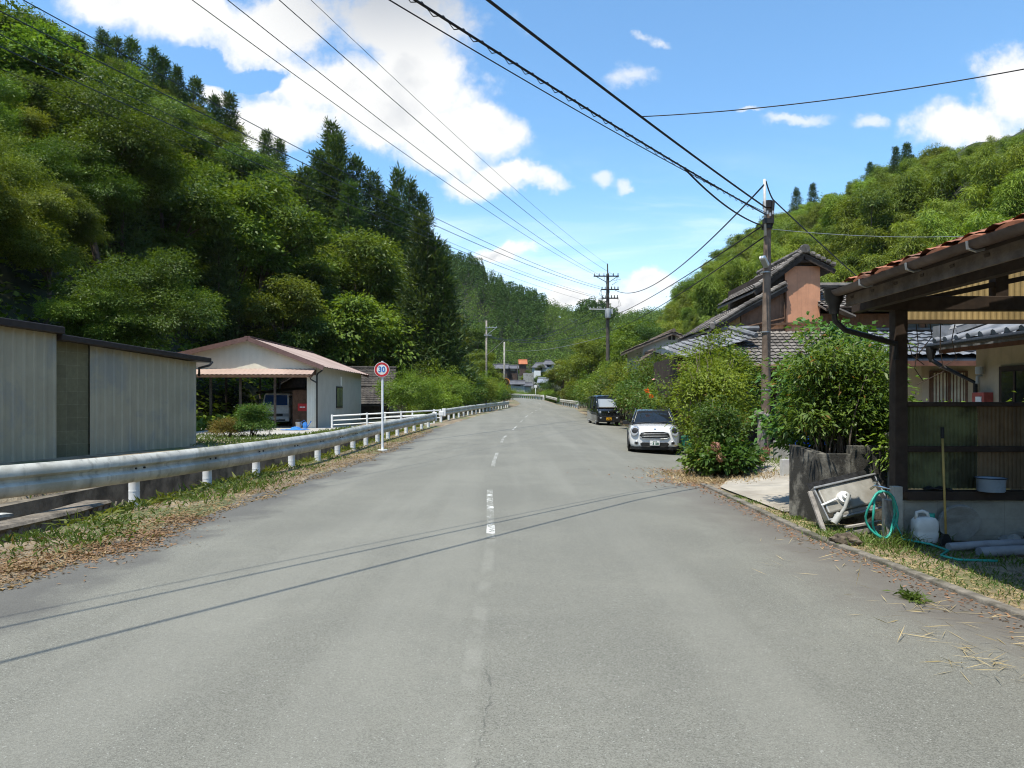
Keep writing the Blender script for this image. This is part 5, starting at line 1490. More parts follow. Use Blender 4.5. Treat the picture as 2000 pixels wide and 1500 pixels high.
blades(110, clumpy([(3.1, 5.0, 1.0), (3.55, 4.85, .9), (3.3, 5.7, .5), (2.9, 4.4, .6)], .22), .26, .006, L_straw, 'dry_straw', 'little heaps of straw on the asphalt at the lower right', 1.0, True, .006)
# the one green tuft on the asphalt
tf = thing('grass_tuft', 'single bright green weed tuft lying on the asphalt at the right', 'weed', (3.35, 5.85, -.03))
n = 150; x = 3.32+rw.normal(size=n)*.03; y = 5.9+rw.normal(size=n)*.07; z = surf(x, y)+rw.random(n)*.04
obj_np('leaves', leaves(np.stack([x, y, z], -1), rw.normal(size=(n, 3))*np.array([1, 1, .3])+np.array([0, 0, .4]), rw.normal(size=(n, 3)), rw.uniform(.05, .12, n), rw.uniform(.01, .02, n)), L_shrub, tf)
# left verge: dead leaves, weeds round the posts
def lv(w0, w1, p):
    def f(n):
        y = 3.5+rw.random(n)**1.5*34; x = xl(y)-w0+rw.random(n)**p*(-w1)
        return x, y, np.ones(n)
    return f
def lv_in(n):
    y = 4.5+rw.random(n)**1.6*32; x = xl(y)+.35*(np.sin(y*1.7)*.5+np.sin(y*4.3)*.3)*rw.random(n)+.28-np.abs(rw.normal(size=n))*.5
    return x, y, np.ones(n)
blades(12000, lv_in, .055, .017, L_dry, 'dry_litter', 'reddish brown dead leaves drifted along the left edge of the road', 1.0, True, .006)
blades(9000, lv(.1, 1.0, 1), .055, .017, L_dry, 'dry_litter', 'carpet of brown dead leaves under the left guardrail', 1.0, True, .008)
blades(1900, lv(.25, 1.1, 1), .11, .02, L_grass, 'verge_grass', 'patchy weeds under the left guardrail', .6)
cs = [(-4.95, 8.2, 1.6, 1.3), (-5.3, 9.3, 1.4, 1), (-5.2, 11.6, 1.8, 1.6), (-5.0, 13.5, 2.0, 2.0), (-5.1, 12.6, 2.0, 2.2), (-5.2, 15, 1.8, 1.5), (-5.1, 17, 1.8, 1.2), (-5.9, 7.0, 1.6, 1.2), (-6.4, 6.5, 2, 1.4), (-5.2, 20, 1.6, 1), (-5.3, 23.5, 1.6, 1.1), (-5.7, 8.2, 1.2, 1.3), (-5.9, 10.6, 1.6, 2.0)]
blades(2600, clumpy(cs, .18), .11, .026, L_shrub, 'verge_weeds', 'leafy weeds crowding round the guardrail posts on the left', .7)
def wallw(n):
    y = rw.uniform(9, 41, n); x = xl(y)-1.12-rw.random(n)*.3
    return x, y, np.ones(n)
blades(2600, wallw, .24, .035, L_broad, 'bank_weeds', 'ferns and creepers along the top of the ditch wall under the left guardrail', 1.2)
blades(3600, clumpy([(-4.3, 7.9, 1.6, 1), (-4.5, 7.4, 1.8, 1), (-4.4, 8.6, 1.4, 1), (-4.45, 9.6, 1.4, 1), (-4.75, 6.8, 1.8, 1)], .15), .055, .017, L_dry, 'dry_litter', 'tongue of reddish dead leaves reaching onto the asphalt at the lower left', 1.0, True, .008)
def bankw(n):
    y = rw.uniform(12, 41, n); x = xl(y)-3.7-rw.random(n)*1.6
    return x, y, np.ones(n)
blades(5000, bankw, .35, .045, L_grass, 'bank_weeds', 'weeds on the bank below the sheds across the ditch', .7)
def yardw(n):
    y = rw.uniform(25, 33, n); x = -14.5+rw.random(n)*6.2
    return x, y, np.ones(n)
blades(3600, yardw, .22, .035, L_grass, 'yard_weeds', 'weeds growing round the bushes in front of the left carport', .7)
# ================================================================== HOUSES ON THE RIGHT
M_orangewall = mat('salmon_boards', (0.62, 0.30, 0.175), .7, var=.14, scale=1.6, streak=.25)
M_orangedark = mat('brown_shaded_boards', (0.21, 0.115, 0.072), .8, var=.3, scale=2.0, streak=.45)  # brown boards; on the end wall the overhang's shade is in this colour
M_ochre = mat('ochre_wall', (0.36, 0.21, 0.09), .8, var=.2)
M_creamwall = mat('cream_plaster', (0.50, 0.42, 0.30), .9, var=.15, scale=1.5, streak=.2)
M_curtain = mat('lace_curtain', (0.52, 0.48, 0.36), .9, var=.2, scale=4)
M_redbrown = mat('redbrown_fascia', (0.15, 0.068, 0.045), .6, var=.25)
def boards(mb, x0, x1, y, z0, z1, pitch=.17):
    """upright boards with shadow gaps facing -y; z0/z1 may be (left, right) pairs"""
    z0 = z0 if hasattr(z0, '__len__') else (z0, z0); z1 = z1 if hasattr(z1, '__len__') else (z1, z1)
    n = max(1, int(round((x1-x0)/pitch)))
    for i in range(n):
        a, b = i/n, (i+1)/n; g = .004/(x1-x0)
        f = lambda p_, t: p_[0]+(p_[1]-p_[0])*t
        vs = [(x0+(x1-x0)*(a+g*.5), y, f(z0, a)), (x0+(x1-x0)*(b-g*.5), y, f(z0, b)), (x0+(x1-x0)*(b-g*.5), y, f(z1, b)), (x0+(x1-x0)*(a+g*.5), y, f(z1, a))]
        vs += [(p_[0], y+.03, p_[2]) for p_ in vs]
        mb.add(vs, [(0, 1, 2, 3), (4, 7, 6, 5), (0, 4, 5, 1), (1, 5, 6, 2), (2, 6, 7, 3), (3, 7, 4, 0)])
def main_house():
    Y = 27.0; g = -.1
    px = lambda p_, y=Y: (p_-1000)/1390*y
    pz = lambda p_, y=Y: 1.6+(785-p_)/1390*y
    h = thing('farmhouse', 'old two storey farmhouse with salmon boarded end wall and grey tiled roofs', 'house', (11, 27, 0))
    xo0, xo1 = px(1533), px(1602)
    # core walls behind the boarding
    mb = MB(); mb.box(px(1500), xo1-.01, Y+.1, Y+5, g, 6.55); mb.box(px(1408), px(1500)-.01, Y+.1, Y+5.2, g, 4.6); mb.box(xo1, 21, Y+.05, Y+6, g, 4.95); mb.build('core_wall', M_darkhouse, h)
    mb = MB(); boards(mb, xo0, xo1, Y, 3.9, 6.75, .26); mb.build('salmon_wall', M_orangewall, h)
    mb = MB(); boards(mb, px(1498), xo0-.02, Y+.06, 5.2, 6.6); mb.build('tower_side_wall', M_darkhouse, h)
    # end wall below the lean-to slope, boards coloured darker for the overhang's shadow; the ochre corner
    xa = px(1448)
    mb = MB(); boards(mb, xa, xo0-.03, Y+.04, 4.0, (pz(606), pz(566))); mb.build('end_wall', M_orangedark, h)
    mb = MB(); boards(mb, px(1410), xa-.02, Y+.06, 4.0, (pz(622), pz(608))); mb.build('corner_wall', M_ochre, h)
    mb = MB(); mb.beam((px(1442), Y-.06, pz(636)), (xo1+.05, Y-.06, pz(630)), .07, .08); mb.beam((xo0+.02, Y-.05, 4.0), (xo0+.02, Y-.05, 6.2), .04, .05); mb.tube([(px(1530), Y-.1, pz(590)), (px(1530), Y-.1, pz(622)), (px(1450), Y-.1, pz(640))], .03, 6); mb.build('trim', M_brown, h)
    # upper gable roof
    xr_, zr_ = px(1566), pz(494)
    el, zl_ = px(1470), pz(566); er, ze_ = px(1626), pz(524)
    ya, yb = Y-.24, Y+4.6
    mb = MB()
    tile_plane(mb, (xr_, ya, zr_), (0, yb-ya, 0), (el-xr_, 0, zl_-zr_), 17, 8, .05, .045); tile_plane(mb, (xr_, ya, zr_), (0, yb-ya, 0), (er-xr_, 0, ze_-zr_), 17, 5, .05, .045)
    for a, za in ((el, zl_), (er, ze_)): mb.prism([(xr_, ya+.03, zr_-.05), (xr_, yb, zr_-.05), (a, yb, za-.05), (a, ya+.03, za-.05)], (0, 0, -.08))
    for i in range(12): mb.tube([(xr_, ya-.05+i*.42, zr_+.08), (xr_, ya+.33+i*.42, zr_+.1)], .12, 8)
    mb.tube([(xr_, ya-.12, zr_+.10), (xr_, ya+.05, zr_+.12)], .16, 10)
    for a, za in ((el, zl_), (er, ze_)):
        for k in range(9 if a == el else 6):
            t = (k+.5)/(9 if a == el else 6); mb.tube([(xr_+(a-xr_)*(t-.05), ya-.02, zr_+(za-zr_)*(t-.05)+.05), (xr_+(a-xr_)*(t+.07), ya-.02, zr_+(za-zr_)*(t+.07)+.09)], .085, 7)
    mb.build('upper_roof', M_tile, h)
    mb = MB()
    for a, za in ((el, zl_), (er, ze_)): mb.beam((xr_, ya+.02, zr_-.18), (a, ya+.02, za-.18), .06, .16)
    mb.prism([(xr_, Y+.05, zr_-.1), (px(1498), Y+.05, 6.5), (xo1, Y+.05, 6.72)], (0, .05, 0))
    mb.tube([(px(1535), Y-.16, pz(511)), (px(1600), Y-.16, pz(513))], .055, 8); mb.build('gable_timber', M_darkhouse, h)
    # lean-to slope seen edge-on
    x1, z1, x2, z2 = px(1534), pz(555), px(1388), pz(640)
    xm_, zm_ = px(1450), pz(600)-.02
    mb = MB(); yb = Y+5.4
    tile_plane(mb, (x1, Y-.25, z1), (0, yb-Y+.25, 0), (xm_-x1, 0, zm_-z1), 19, 6, .05, .045); tile_plane(mb, (xm_, Y-.25, zm_), (0, yb-Y+.25, 0), (x2-xm_, 0, z2-zm_), 19, 6, .05, .045)
    for (a, za, b, zb) in ((x1, z1, xm_, zm_), (xm_, zm_, x2, z2)): mb.prism([(a, Y-.22, za-.05), (a, yb, za-.05), (b, yb, zb-.05), (b, Y-.22, zb-.05)], (0, 0, -.08))
    for k in range(13):
        t = (k+.4)/13; a = x1+(x2-x1)*t; za = np.interp(a, [x2, xm_, x1], [z2, zm_, z1]); a2 = x1+(x2-x1)*(t+.085); zb = np.interp(a2, [x2, xm_, x1], [z2, zm_, z1])
        mb.tube([(a, Y-.26, float(za)+.05), (a2, Y-.26, float(zb)+.08)], .08, 7)
    mb.cyl((x2-.02, Y-.26, z2+.02), .10, .16, (0, 1, 0), 10)
    mb.build('lean_to_roof', M_tile, h)
    mb = MB(); mb.beam((x1, Y-.2, z1-.2), (xm_, Y-.2, zm_-.19), .05, .14); mb.beam((xm_, Y-.2, zm_-.19), (x2, Y-.2, z2-.16), .05, .12); mb.build('bargeboard', M_darkhouse, h)
    # ground floor pent roof across the front
    xa_, xb_ = px(1395), 21.0
    ztop, zbot, yo = 4.28, 2.85, Y-2.6
    mb = MB(); tile_plane(mb, (xa_, Y-.02, ztop), (xb_-xa_, 0, 0), (0, yo-Y, zbot-ztop), 52, 11, .045, .04); mb.prism([(xa_, Y, ztop-.06), (xb_, Y, ztop-.06), (xb_, yo+.03, zbot-.06), (xa_, yo+.03, zbot-.06)], (0, 0, -.06))
    mb.build('pent_roof', M_tile, h)
    mb = MB(); mb.tube([(xa_, Y-.08, ztop+.1), (px(1480), Y-.08, ztop+.1)], .11, 8); mb.tube([(px(1610), Y-.06, ztop+.07), (xb_, Y-.06, ztop+.07)], .06, 8)
    # bluish hip falling to the left, its lit blue-grey put into the tile colour
    tile_plane(mb, (8.15, 27.0, 4.36), (.6, -1.5, -.45), (-2.5, 0, -.72), 7, 10, .045, .04)
    mb.tube([(8.15, 27.0, 4.44), (8.75, 25.5, 3.99)], .10, 8)
    mb.build('hip_roof', M_tilelight, h)
    mb = MB(); mb.box(px(1318), xa_, Y-.5, Y+4, g, 3.3); mb.build('annex_wall', M_darkhouse, h)
    mb = MB(); mb.beam((xa_-2, yo+.02, zbot-.14), (xb_, yo+.02, zbot-.14), .06, .14); mb.build('eave_fascia', M_redbrown, h)
    mb = MB(); mb.tube([(xa_-2, yo-.09, zbot-.02), (xb_, yo-.09, zbot-.02)], .05, 8); mb.build('gutter', M_redbrown, h, smooth=True)
    # second storey to the right: roof, boards, windows
    mb = MB(); y2 = Y-.75; zt2, zb2 = pz(562, 29.2), pz(600, y2)
    tile_plane(mb, (xo1-.1, 29.2, zt2), (21-xo1+.1, 0, 0), (0, y2-29.2, zb2-zt2), 31, 10, .05, .045); mb.prism([(xo1-.1, 29.2, zt2-.06), (21, 29.2, zt2-.06), (21, y2+.03, zb2-.06), (xo1-.1, y2+.03, zb2-.06)], (0, 0, -.07))
    mb.tube([(xo1-.1, 29.2, zt2+.09), (21, 29.2, zt2+.09)], .12, 8)
    mb.prism([(xo1-.1, 29.25, zt2), (21, 29.25, zt2), (21, 33, zb2), (xo1-.1, 33, zb2)], (0, 0, -.06)); mb.build('main_roof', M_tile, h)
    mb = MB(); mb.beam((xo1-.1, y2, zb2-.1), (21, y2, zb2-.1), .05, .1); mb.tube([(xo1-.1, y2-.06, zb2-.02), (21, y2-.06, zb2-.02)], .045, 8); mb.build('eave_fascia', M_darkhouse, h)
    mb = MB(); mb.prism([(xo1+.02, Y-.35, 5.15), (xo1+.02, Y-.35, 5.2), (xo1+.9, Y-.45, 4.78), (xo1+.9, Y-.45, 4.72)], (0, -.5, 0)); mb.build('porch_tile', M_tile, h)
    w0 = px(1742)
    mb = MB(); boards(mb, xo1+.02, w0, Y, 4.3, 4.95, .14); boards(mb, w0, 21, Y+.0, 4.62, 4.95, .14); boards(mb, w0, 21, Y, 4.0, 4.32, .14) if False else None
    mb.box(px(1797), px(1806), Y-.02, Y+.04, 3.4, 4.62); mb.box(px(1876), px(1890), Y-.02, Y+.04, 3.4, 4.62); mb.build('upper_wall', M_orangedark, h)
    for a, b in ((1748, 1796), (1808, 1874), (1892, 1960)):
        xa2, xb2 = px(a), px(b); mb = MB()
        for s in ((xa2, xa2+.05, 4.3, 4.62), (xb2-.05, xb2, 4.3, 4.62), (xa2, xb2, 4.57, 4.62), ((xa2+xb2)/2-.025, (xa2+xb2)/2+.025, 4.3, 4.62)): mb.box(s[0], s[1], Y-.04, Y+.0, s[2]-.9 if s[2] == 4.3 else s[2], s[3])
        f = mb.build('window', M_wood, h)
        mb = MB(); mb.box(xa2+.03, xb2-.03, Y+.0, Y+.02, 3.4, 4.59); mb.build('pane', glassmat('grey_glass', (.10, .12, .13), .12), f)
    # ground floor: dark openings, pale panels, curtained window
    mb = MB(); mb.box(px(1400), 21, Y-1.1, Y-.9, g, 2.6); mb.build('ground_floor_wall', M_darkhouse, h)
    mb = MB(); mb.box(px(1690, 25.8), px(1745, 25.8), 25.6, 25.75, 1.3, 2.05); mb.build('pale_panel', M_creamwall, h)
    for q in (1400, 1520, 1690, 1826, 1902):
        mb = MB(); xq = px(q, 24.7); mb.box(xq-.06, xq+.06, 24.65, 24.77, g, 2.72); mb.build('veranda_post', M_brown, h)
    mb = MB(); mb.beam((px(1690, 24.7), 24.71, 2.3), (15, 24.71, 2.3), .06, .14); mb.build('veranda_beam', M_redbrown, h)
    return h
main_house()
M_pale = mat('pale_plaster', (0.46, 0.47, 0.44), .9, var=.15, scale=1.0, streak=.25)
def pale_house():
    Y = 44.0; x0, x1 = (1256-1000)/1390*Y, (1345-1000)/1390*Y; xm = (1312-1000)/1390*Y
    z = lambda p_: 1.6+(785-p_)/1390*Y
    h = thing('pale_house', 'pale plastered house with brown tiled gable peeping between hedge and farmhouse', 'house', (x0, Y, 0))
    mb = MB(); mb.box(x0, x1+2, Y, Y+6, 0, z(672)); mb.add([(x0, Y, z(672)), (x1+2, Y, z(672)), (xm, Y, z(650))], [(0, 1, 2)]); mb.build('wall', M_pale, h)
    mb = MB(); e0 = (1243-1000)/1390*Y; e1 = 2*xm-e0
    for e in (e0, e1):
        tile_plane(mb, (xm, Y-.5, z(649)), (0, 7, 0), (e-xm, 0, z(677)-z(649)), 22, 9, .05, .04); mb.prism([(xm, Y-.47, z(649)-.05), (xm, Y+6.4, z(649)-.05), (e, Y+6.4, z(677)-.05), (e, Y-.47, z(677)-.05)], (0, 0, -.12))
    mb.tube([(xm, Y-.55, z(647)), (xm, Y+6.5, z(647))], .13, 8); mb.build('roof', mat('brown_tile', (.16, .125, .10), .75, var=.4, scale=2), h)
    mb = MB(); y1 = Y-2.2; a, b = (1250-1000)/1390*y1, (1345-1000)/1390*y1; mm = (1276-1000)/1390*y1
    for e, ze in ((a, z(706)), (b, z(712))):
        tile_plane(mb, (mm, y1-.3, z(690)-.1), (0, 2.4, 0), (e-mm, 0, ze-z(690)), 8, 6, .05, .04)
        mb.prism([(mm, y1-.27, z(690)-.15), (mm, Y, z(690)-.15), (e, Y, ze-.15), (e, y1-.27, ze-.15)], (0, 0, -.08))
    mb.tube([(mm, y1-.35, z(688)-.05), (mm, Y, z(688)-.05)], .12, 8)
    mb.build('porch_roof', MATS['brown_tile'], h)
    mb = MB(); mb.box(a+.4, b, y1, Y, 0, z(708)); mb.add([(a+.3, y1, z(709)), (b, y1, z(712)), (mm, y1, z(694))], [(0, 1, 2)]); mb.build('porch_wall', M_pale, h)
    for q in (1308, 1316):
        xq = (q-1000)/1390*Y; mb = MB(); mb.box(xq-.09, xq+.09, Y-.03, Y+.01, z(664), z(655)); mb.build('vent', M_darkmetal, h)
pale_house()
def right_house():
    h = thing('cream_house', 'cream plastered house with glazed grey tile roof behind the dark carport', 'house', (9, 13, 0))
    xe, ze = 8.42, 2.75; yf = 14.3
    mb = MB(); mb.box(9.0, 15, 3.0, 13.8, -.1, 2.75); mb.build('wall', M_creamwall, h)
    # side slope toward the road, far hip, low rear roof
    mb = MB(); tile_plane(mb, (11.4, 3, 4.0), (0, yf-3-2.0, 0), (xe-11.4, 0, ze-4.0), 31, 11, .045, .04)
    mb.prism([(11.4, 3, 3.93), (11.4, yf-2, 3.93), (xe+.03, yf-.05, ze-.06), (xe+.03, 3, ze-.06)], (0, 0, -.06))
    vs = []; N = 12; M2 = 14
    for j in range(M2+1):
        t = j/M2
        for i in range(N+1):
            s = i/N; y = (yf-2.0)+(2.0*t)*s; zz = 4.0+(ze-4.0)*t
            vs.append((11.4+(xe-11.4)*t, y, zz+.03+.03*math.sin(i*2.1)))
    mb.add(vs, [(j*(N+1)+i, j*(N+1)+i+1, (j+1)*(N+1)+i+1, (j+1)*(N+1)+i) for j in range(M2) for i in range(N)])
    vs = []
    for j in range(M2+1):
        t = j/M2
        for i in range(25): vs.append((11.4+(xe-11.4)*t+(4+(11.4-xe)*t)*i/24, yf-2+2*t, 4.0+(ze-4.0)*t+.04*math.sin(i*1.9)))
    mb.add(vs, [(j*25+i, j*25+i+1, (j+1)*25+i+1, (j+1)*25+i) for j in range(M2) for i in range(24)])
    mb.build('roof', M_tilelight, h)
    mb = MB()   # stacked hip ridge with end ornament, plus rounded eave tiles
    n = 11
    for k in range(n):
        a, b = k/n, (k+1.05)/n
        p0 = Vector((11.4, yf-2, 4.12)).lerp(Vector((xe+.1, yf-.08, ze+.14)), a); p1 = Vector((11.4, yf-2, 4.12)).lerp(Vector((xe+.1, yf-.08, ze+.14)), b)
        mb.tube([p0+Vector((0, 0, .06)), p1+Vector((0, 0, .09))], .085, 8); mb.beam(p0, p1, .2, .1)
    mb.beam((11.4, 3, 4.1), (11.4, yf-2, 4.1), .3, .25); mb.tube([(11.4, 3, 4.27), (11.4, yf-1.9, 4.27)], .11, 8)
    mb.box(11.2, 11.6, yf-2.05, yf-1.9, 4.1, 4.55); mb.box(xe+.02, xe+.3, yf-.25, yf-.02, ze+.1, ze+.36)
    mb.build('hip_ridge', M_tilelight, h, smooth=False)
    for y in np.arange(7.2, yf-.1, .345):
        mb = MB(); mb.tube([(xe-.05, y, ze+.05), (xe+.16, y, ze+.11)], .07, 8); mb.build('eave_tile', M_tilelight, h, smooth=True, auto=50)
    mb = MB(); mb.beam((xe+.12, 3, ze-.12), (xe+.12, yf-.1, ze-.12), .04, .14); mb.build('fascia', M_redbrown, h)
    mb = MB(); mb.tube([(xe-.07, 3, ze-.04), (xe-.07, yf, ze-.04)], .055, 8); mb.build('gutter', M_darkmetal, h, smooth=True)
    mb = MB(); mb.lathe([(.03, -.2), (.09, 0), (.09, .1)], (xe-.06, yf-.1, ze-.16), 10); mb.tube([(xe-.06, yf-.1, ze-.3), (xe+.05, yf-.2, ze-.42), (8.93, 13.72, ze-.78), (8.93, 13.72, .2)], .042, 8); mb.build('downpipe', M_darkmetal, h, smooth=True)
    mb = MB(); mb.box(8.96, 9.01, 9.2, 13.1, .1, 2.25); f = mb.build('doorway', M_darkwood, h)
    mb = MB(); mb.box(8.94, 8.97, 9.3, 13.0, .2, 2.15); mb.build('pane', M_glass, f)
    mb = MB()
    for y in np.arange(9.3, 13.05, .42): mb.box(8.925, 8.95, y-.02, y+.02, .2, 2.15)
    mb.box(8.925, 8.95, 9.3, 13, 1.2, 1.25); mb.build('lattice', M_darkwood, f)
    # back wing with a curtained window facing the camera
    Yw = 17.6; p_ = lambda q: (q-1000)/1390*Yw
    mb = MB(); mb.box(p_(1800), 15, Yw, 21.5, -.1, 2.5); mb.build('wing_wall', M_creamwall, h)
    mb = MB(); mb.box(p_(1815), p_(1888), Yw-.05, Yw, 1.45, 2.37); f = mb.build('wing_window', M_brown, h)
    mb = MB(); vs = []
    for i in range(61): vs += [(p_(1821)+(p_(1882)-p_(1821))*i/60, Yw-.055-.012*math.sin(i*.95), 1.5), (p_(1821)+(p_(1882)-p_(1821))*i/60, Yw-.055-.012*math.sin(i*.95), 2.32)]
    mb.add(vs, [(2*i, 2*i+2, 2*i+3, 2*i+1) for i in range(60)]); mb.build('curtain', M_curtain, f)
    mb = MB(); mb.box(p_(1848), p_(1853), Yw-.085, Yw-.05, 1.5, 2.35); mb.build('mullion', M_brown, f)
    mb = MB(); tile_plane(mb, (8.9, Yw+1.7, 3.5), (6.1, 0, 0), (0, -2.4, -.8), 19, 7, .045, .04); mb.prism([(8.9, Yw+1.7, 3.42), (15, Yw+1.7, 3.42), (15, Yw-.68, 2.62), (8.9, Yw-.68, 2.62)], (0, 0, -.05)); mb.build('wing_roof', M_tilelight, h)
    mb = MB(); mb.beam((8.9, Yw-.66, 2.52), (15, Yw-.66, 2.52), .05, .12); mb.build('wing_fascia', M_redbrown, h)
    rb = MB(); rb.box(8.82, 8.995, 13.3, 13.65, 1.48, 1.78); o = rb.build('meter_box', mat('faded_red_box', (.40, .085, .07), .5, var=.2), h, bevel=.01)
    mb = MB(); mb.box(8.80, 8.82, 13.36, 13.52, 1.6, 1.7); mb.build('meter_plate', M_white, o)
    mb = MB(); mb.tube([(8.95, 13.55, 2.1), (8.86, 13.55, 2.08), (8.86, 13.55, 1.95)], .03, 8); mb.cyl((8.9, 13.55, 2.2), .07, .14, n=12); mb.build('wall_lamp', M_pale, h)
right_house()

# yard bits glimpsed between the bushes
mb = MB(); mb.box(6.6, 8.2, 17.8, 18.0, -.1, .62); o = mb.build('low_wall', M_conc, bevel=.01); tag(o, 'low pale concrete wall in the yard behind the glossy bush', 'wall')
mb = MB(); mb.box(5.55, 7.4, 14.6, 14.75, -.1, .42); o = mb.build('low_wall', mat('white_wall', (.55, .54, .51), .85, var=.15)); tag(o, 'knee high whitish wall behind the stained planter', 'wall')
bt = MB(); rs = np.random.default_rng(9); vs = []; n = 10
for i in range(n+1):
    for k in range(n+1):
        u, v = i/n, k/n; vs.append((5.7+.75*u+.05*rs.normal(), 14.35+.25*v+.06*rs.normal(), .2+.9*v*(1-.25*u)+.06*rs.normal()))
bt.add(vs, [(i*(n+1)+k, i*(n+1)+k+1, (i+1)*(n+1)+k+1, (i+1)*(n+1)+k) for i in range(n) for k in range(n)])
o = bt.build('blue_tarp', mat('vivid_blue_tarp', (.012, .12, .65), .35, var=.3, scale=6)); tag(o, 'vivid blue tarpaulin glimpsed through the stems of the glossy bush', 'tarpaulin')
mb = MB(); mb.lathe([(.001, 0), (.27, 0), (.29, .5), (.25, .52), (.001, .55)], (6.05, 24.6, -.1), 16); o = mb.build('green_bin', mat('dark_green_plastic', (.02, .13, .09), .5), smooth=True, auto=40); tag(o, 'dark green plastic bin between the white car and the hedge', 'bin')
um = thing('parasol', 'faded pink parasol standing above the hedge', 'parasol', (6.75, 31, 0))
z0 = 1.6+(785-741)/1390*31
mb = MB(); mb.lathe([(.68, -.02), (.5, .09), (.25, .18), (.02, .24)], (6.75, 31, z0), 16); mb.build('canopy', mat('faded_pink', (.55, .28, .23), .8, var=.2), um)
mb = MB(); mb.tube([(6.75, 31, 0), (6.75, 31, z0+.3)], .025, 8); mb.build('pole', M_woodgrey, um)

# ================================================================== POLES AND CABLES
def cable(label, pts, r, m, sag=0.0, name='cable', n=40, extra=None, group=None):
    """pts: 3-D support points; parabolic sag per span"""
    out = []
    for (a, b) in zip(pts[:-1], pts[1:]):
        a, b = Vector(a), Vector(b)
        for k in range(n+1):
            t = k/n
            if k == 0 and out: continue
            out.append(a.lerp(b, t)-Vector((0, 0, 4*sag*t*(1-t))))
    mb = MB(); mb.tube(out, r, 6)
    if extra: extra(mb, out)
    o = mb.build(name, m, smooth=True); tag(o, label, 'cable', group); return o
PX, PY = 6.62, 18.5
pl = thing('utility_pole', 'weathered wooden utility pole with metal top pipe and lamp beside the driveway', 'utility pole', (PX, PY, -.1))
mb = MB(); mb.tube([(PX-.06, PY, -.2), (PX-.02, PY, 2), (PX+.0, PY, 4.6), (PX+.03, PY, 6.8)], [.125, .115, .10, .085], 14); mb.build('shaft', mat('pole_wood', (.20, .145, .11), .85, var=.4, scale=3, streak=.5, bump=.4), pl, smooth=True, auto=50)
mb = MB(); mb.tube([(PX-.08, PY-.12, 5.9), (PX-.1, PY-.12, 7.35)], .035, 10); mb.build('top_pipe', mat('bleached_pipe', (.55, .53, .5), .6, var=.2), pl, smooth=True)
mb = MB(); mb.box(PX-.13, PX+.12, PY-.2, PY-.05, 6.2, 6.33); mb.tube([(PX+.09, PY-.1, 6.15), (PX+.14, PY-.1, 6.8)], .04, 8); mb.cyl((PX+.02, PY-.02, 6.72), .13, .18, n=10); mb.cyl((PX+.0, PY-.02, 6.15), .14, .12, n=10); mb.build('bracket', M_darkmetal, pl)
mb = MB()
for q in range(4): mb.cyl((PX-.12+.07*q, PY-.2, 6.42+.05*(q % 2)), .025, .09, n=8)
mb.build('insulator', M_lens, pl)
mb = MB(); mb.beam((PX-.05, PY-.12, 5.12), (PX-.24, PY-.35, 5.3), .16, .09); la = mb.build('lamp_housing', M_white, pl, bevel=.02)
mb = MB(); mb.beam((PX-.06, PY-.12, 5.085), (PX-.22, PY-.33, 5.25), .12, .05); mb.build('lamp_glass', M_lens, la)
mb = MB()
for z in (1.9, 3.4, 4.95): mb.tube([(PX-.03, PY, z), (PX-.03, PY, z+.03)], .125, 14)
mb.build('band', M_steel, pl)
mb = MB(); mb.tube([(PX-.20, PY-.16, -.1), (PX-.19, PY-.14, .9), (PX-.2, PY-.15, 1.35)], [.11, .10, .085], 10); mb.tube([(PX-.36, PY-.2, 1.32), (PX-.0, PY-.12, 1.22)], .07, 8); o = mb.build('old_pole_stub', M_woodgrey, smooth=True, auto=50); tag(o, 'bleached stub of an old wooden pole strapped beside the utility pole', 'post')
mb = MB(); mb.box(PX-.42, PX+.22, PY-.38, PY+.2, -.2, .19); o = mb.build('footing', M_conc, bevel=.03); tag(o, 'square concrete footing under the wooden utility pole', 'footing')

# tall pole with cross-arms and transformer
QX, QY = (1187-1000)/1390*62, 62.0
q = thing('power_pole', 'tall dark power pole with cross arms and transformer rising from the hedge', 'utility pole', (QX, QY, .3))
qz = lambda p_: 1.6+(785-p_)/1390*QY
mb = MB(); mb.tube([(QX, QY, 0), (QX, QY, qz(535))], [.20, .13], 14); mb.tube([(QX, QY, qz(540)), (QX-.02, QY, qz(515))], [.06, .05], 8); mb.build('shaft', mat('dark_pole', (.085, .075, .062), .85, var=.35, scale=2), q, smooth=True, auto=50)
for nm, za, xa_, xb_ in (('cross_arm', 540, -1.25, .95), ('cross_arm', 566, -.6, .95), ('cross_arm', 583, -.55, .9)):
    mb = MB(); z = qz(za); mb.beam((QX+xa_, QY-.16, z), (QX+xb_, QY-.16, z), .09, .10); a = mb.build(nm, M_darkmetal, q)
    for x in np.linspace(xa_+.08, xb_-.08, 6):
        mb = MB(); mb.lathe([(.02, 0), (.06, .04), (.03, .1), (.06, .14), (.02, .22), (.001, .23)], (QX+x, QY-.16, z+.05), 8); mb.build('insulator', M_darkmetal if x > 0 else M_lens, a)
mb = MB(); mb.beam((QX-1.65, QY-.18, qz(604)), (QX+.3, QY-.18, qz(605)), .10, .09); a = mb.build('light_arm', mat('pale_arm', (.5, .5, .48), .5), q)
for x in np.linspace(-1.55, -.3, 5):
    mb = MB(); mb.lathe([(.02, 0), (.05, .05), (.02, .14)], (QX+x, QY-.18, qz(604)+.04), 8); mb.build('insulator', M_lens, a)
mb = MB(); mb.beam((QX-1.0, QY-.16, qz(541)), (QX, QY-.1, qz(553)), .05, .05); mb.beam((QX+.8, QY-.16, qz(541)), (QX, QY-.1, qz(553)), .05, .05); mb.build('brace', M_darkmetal, q)
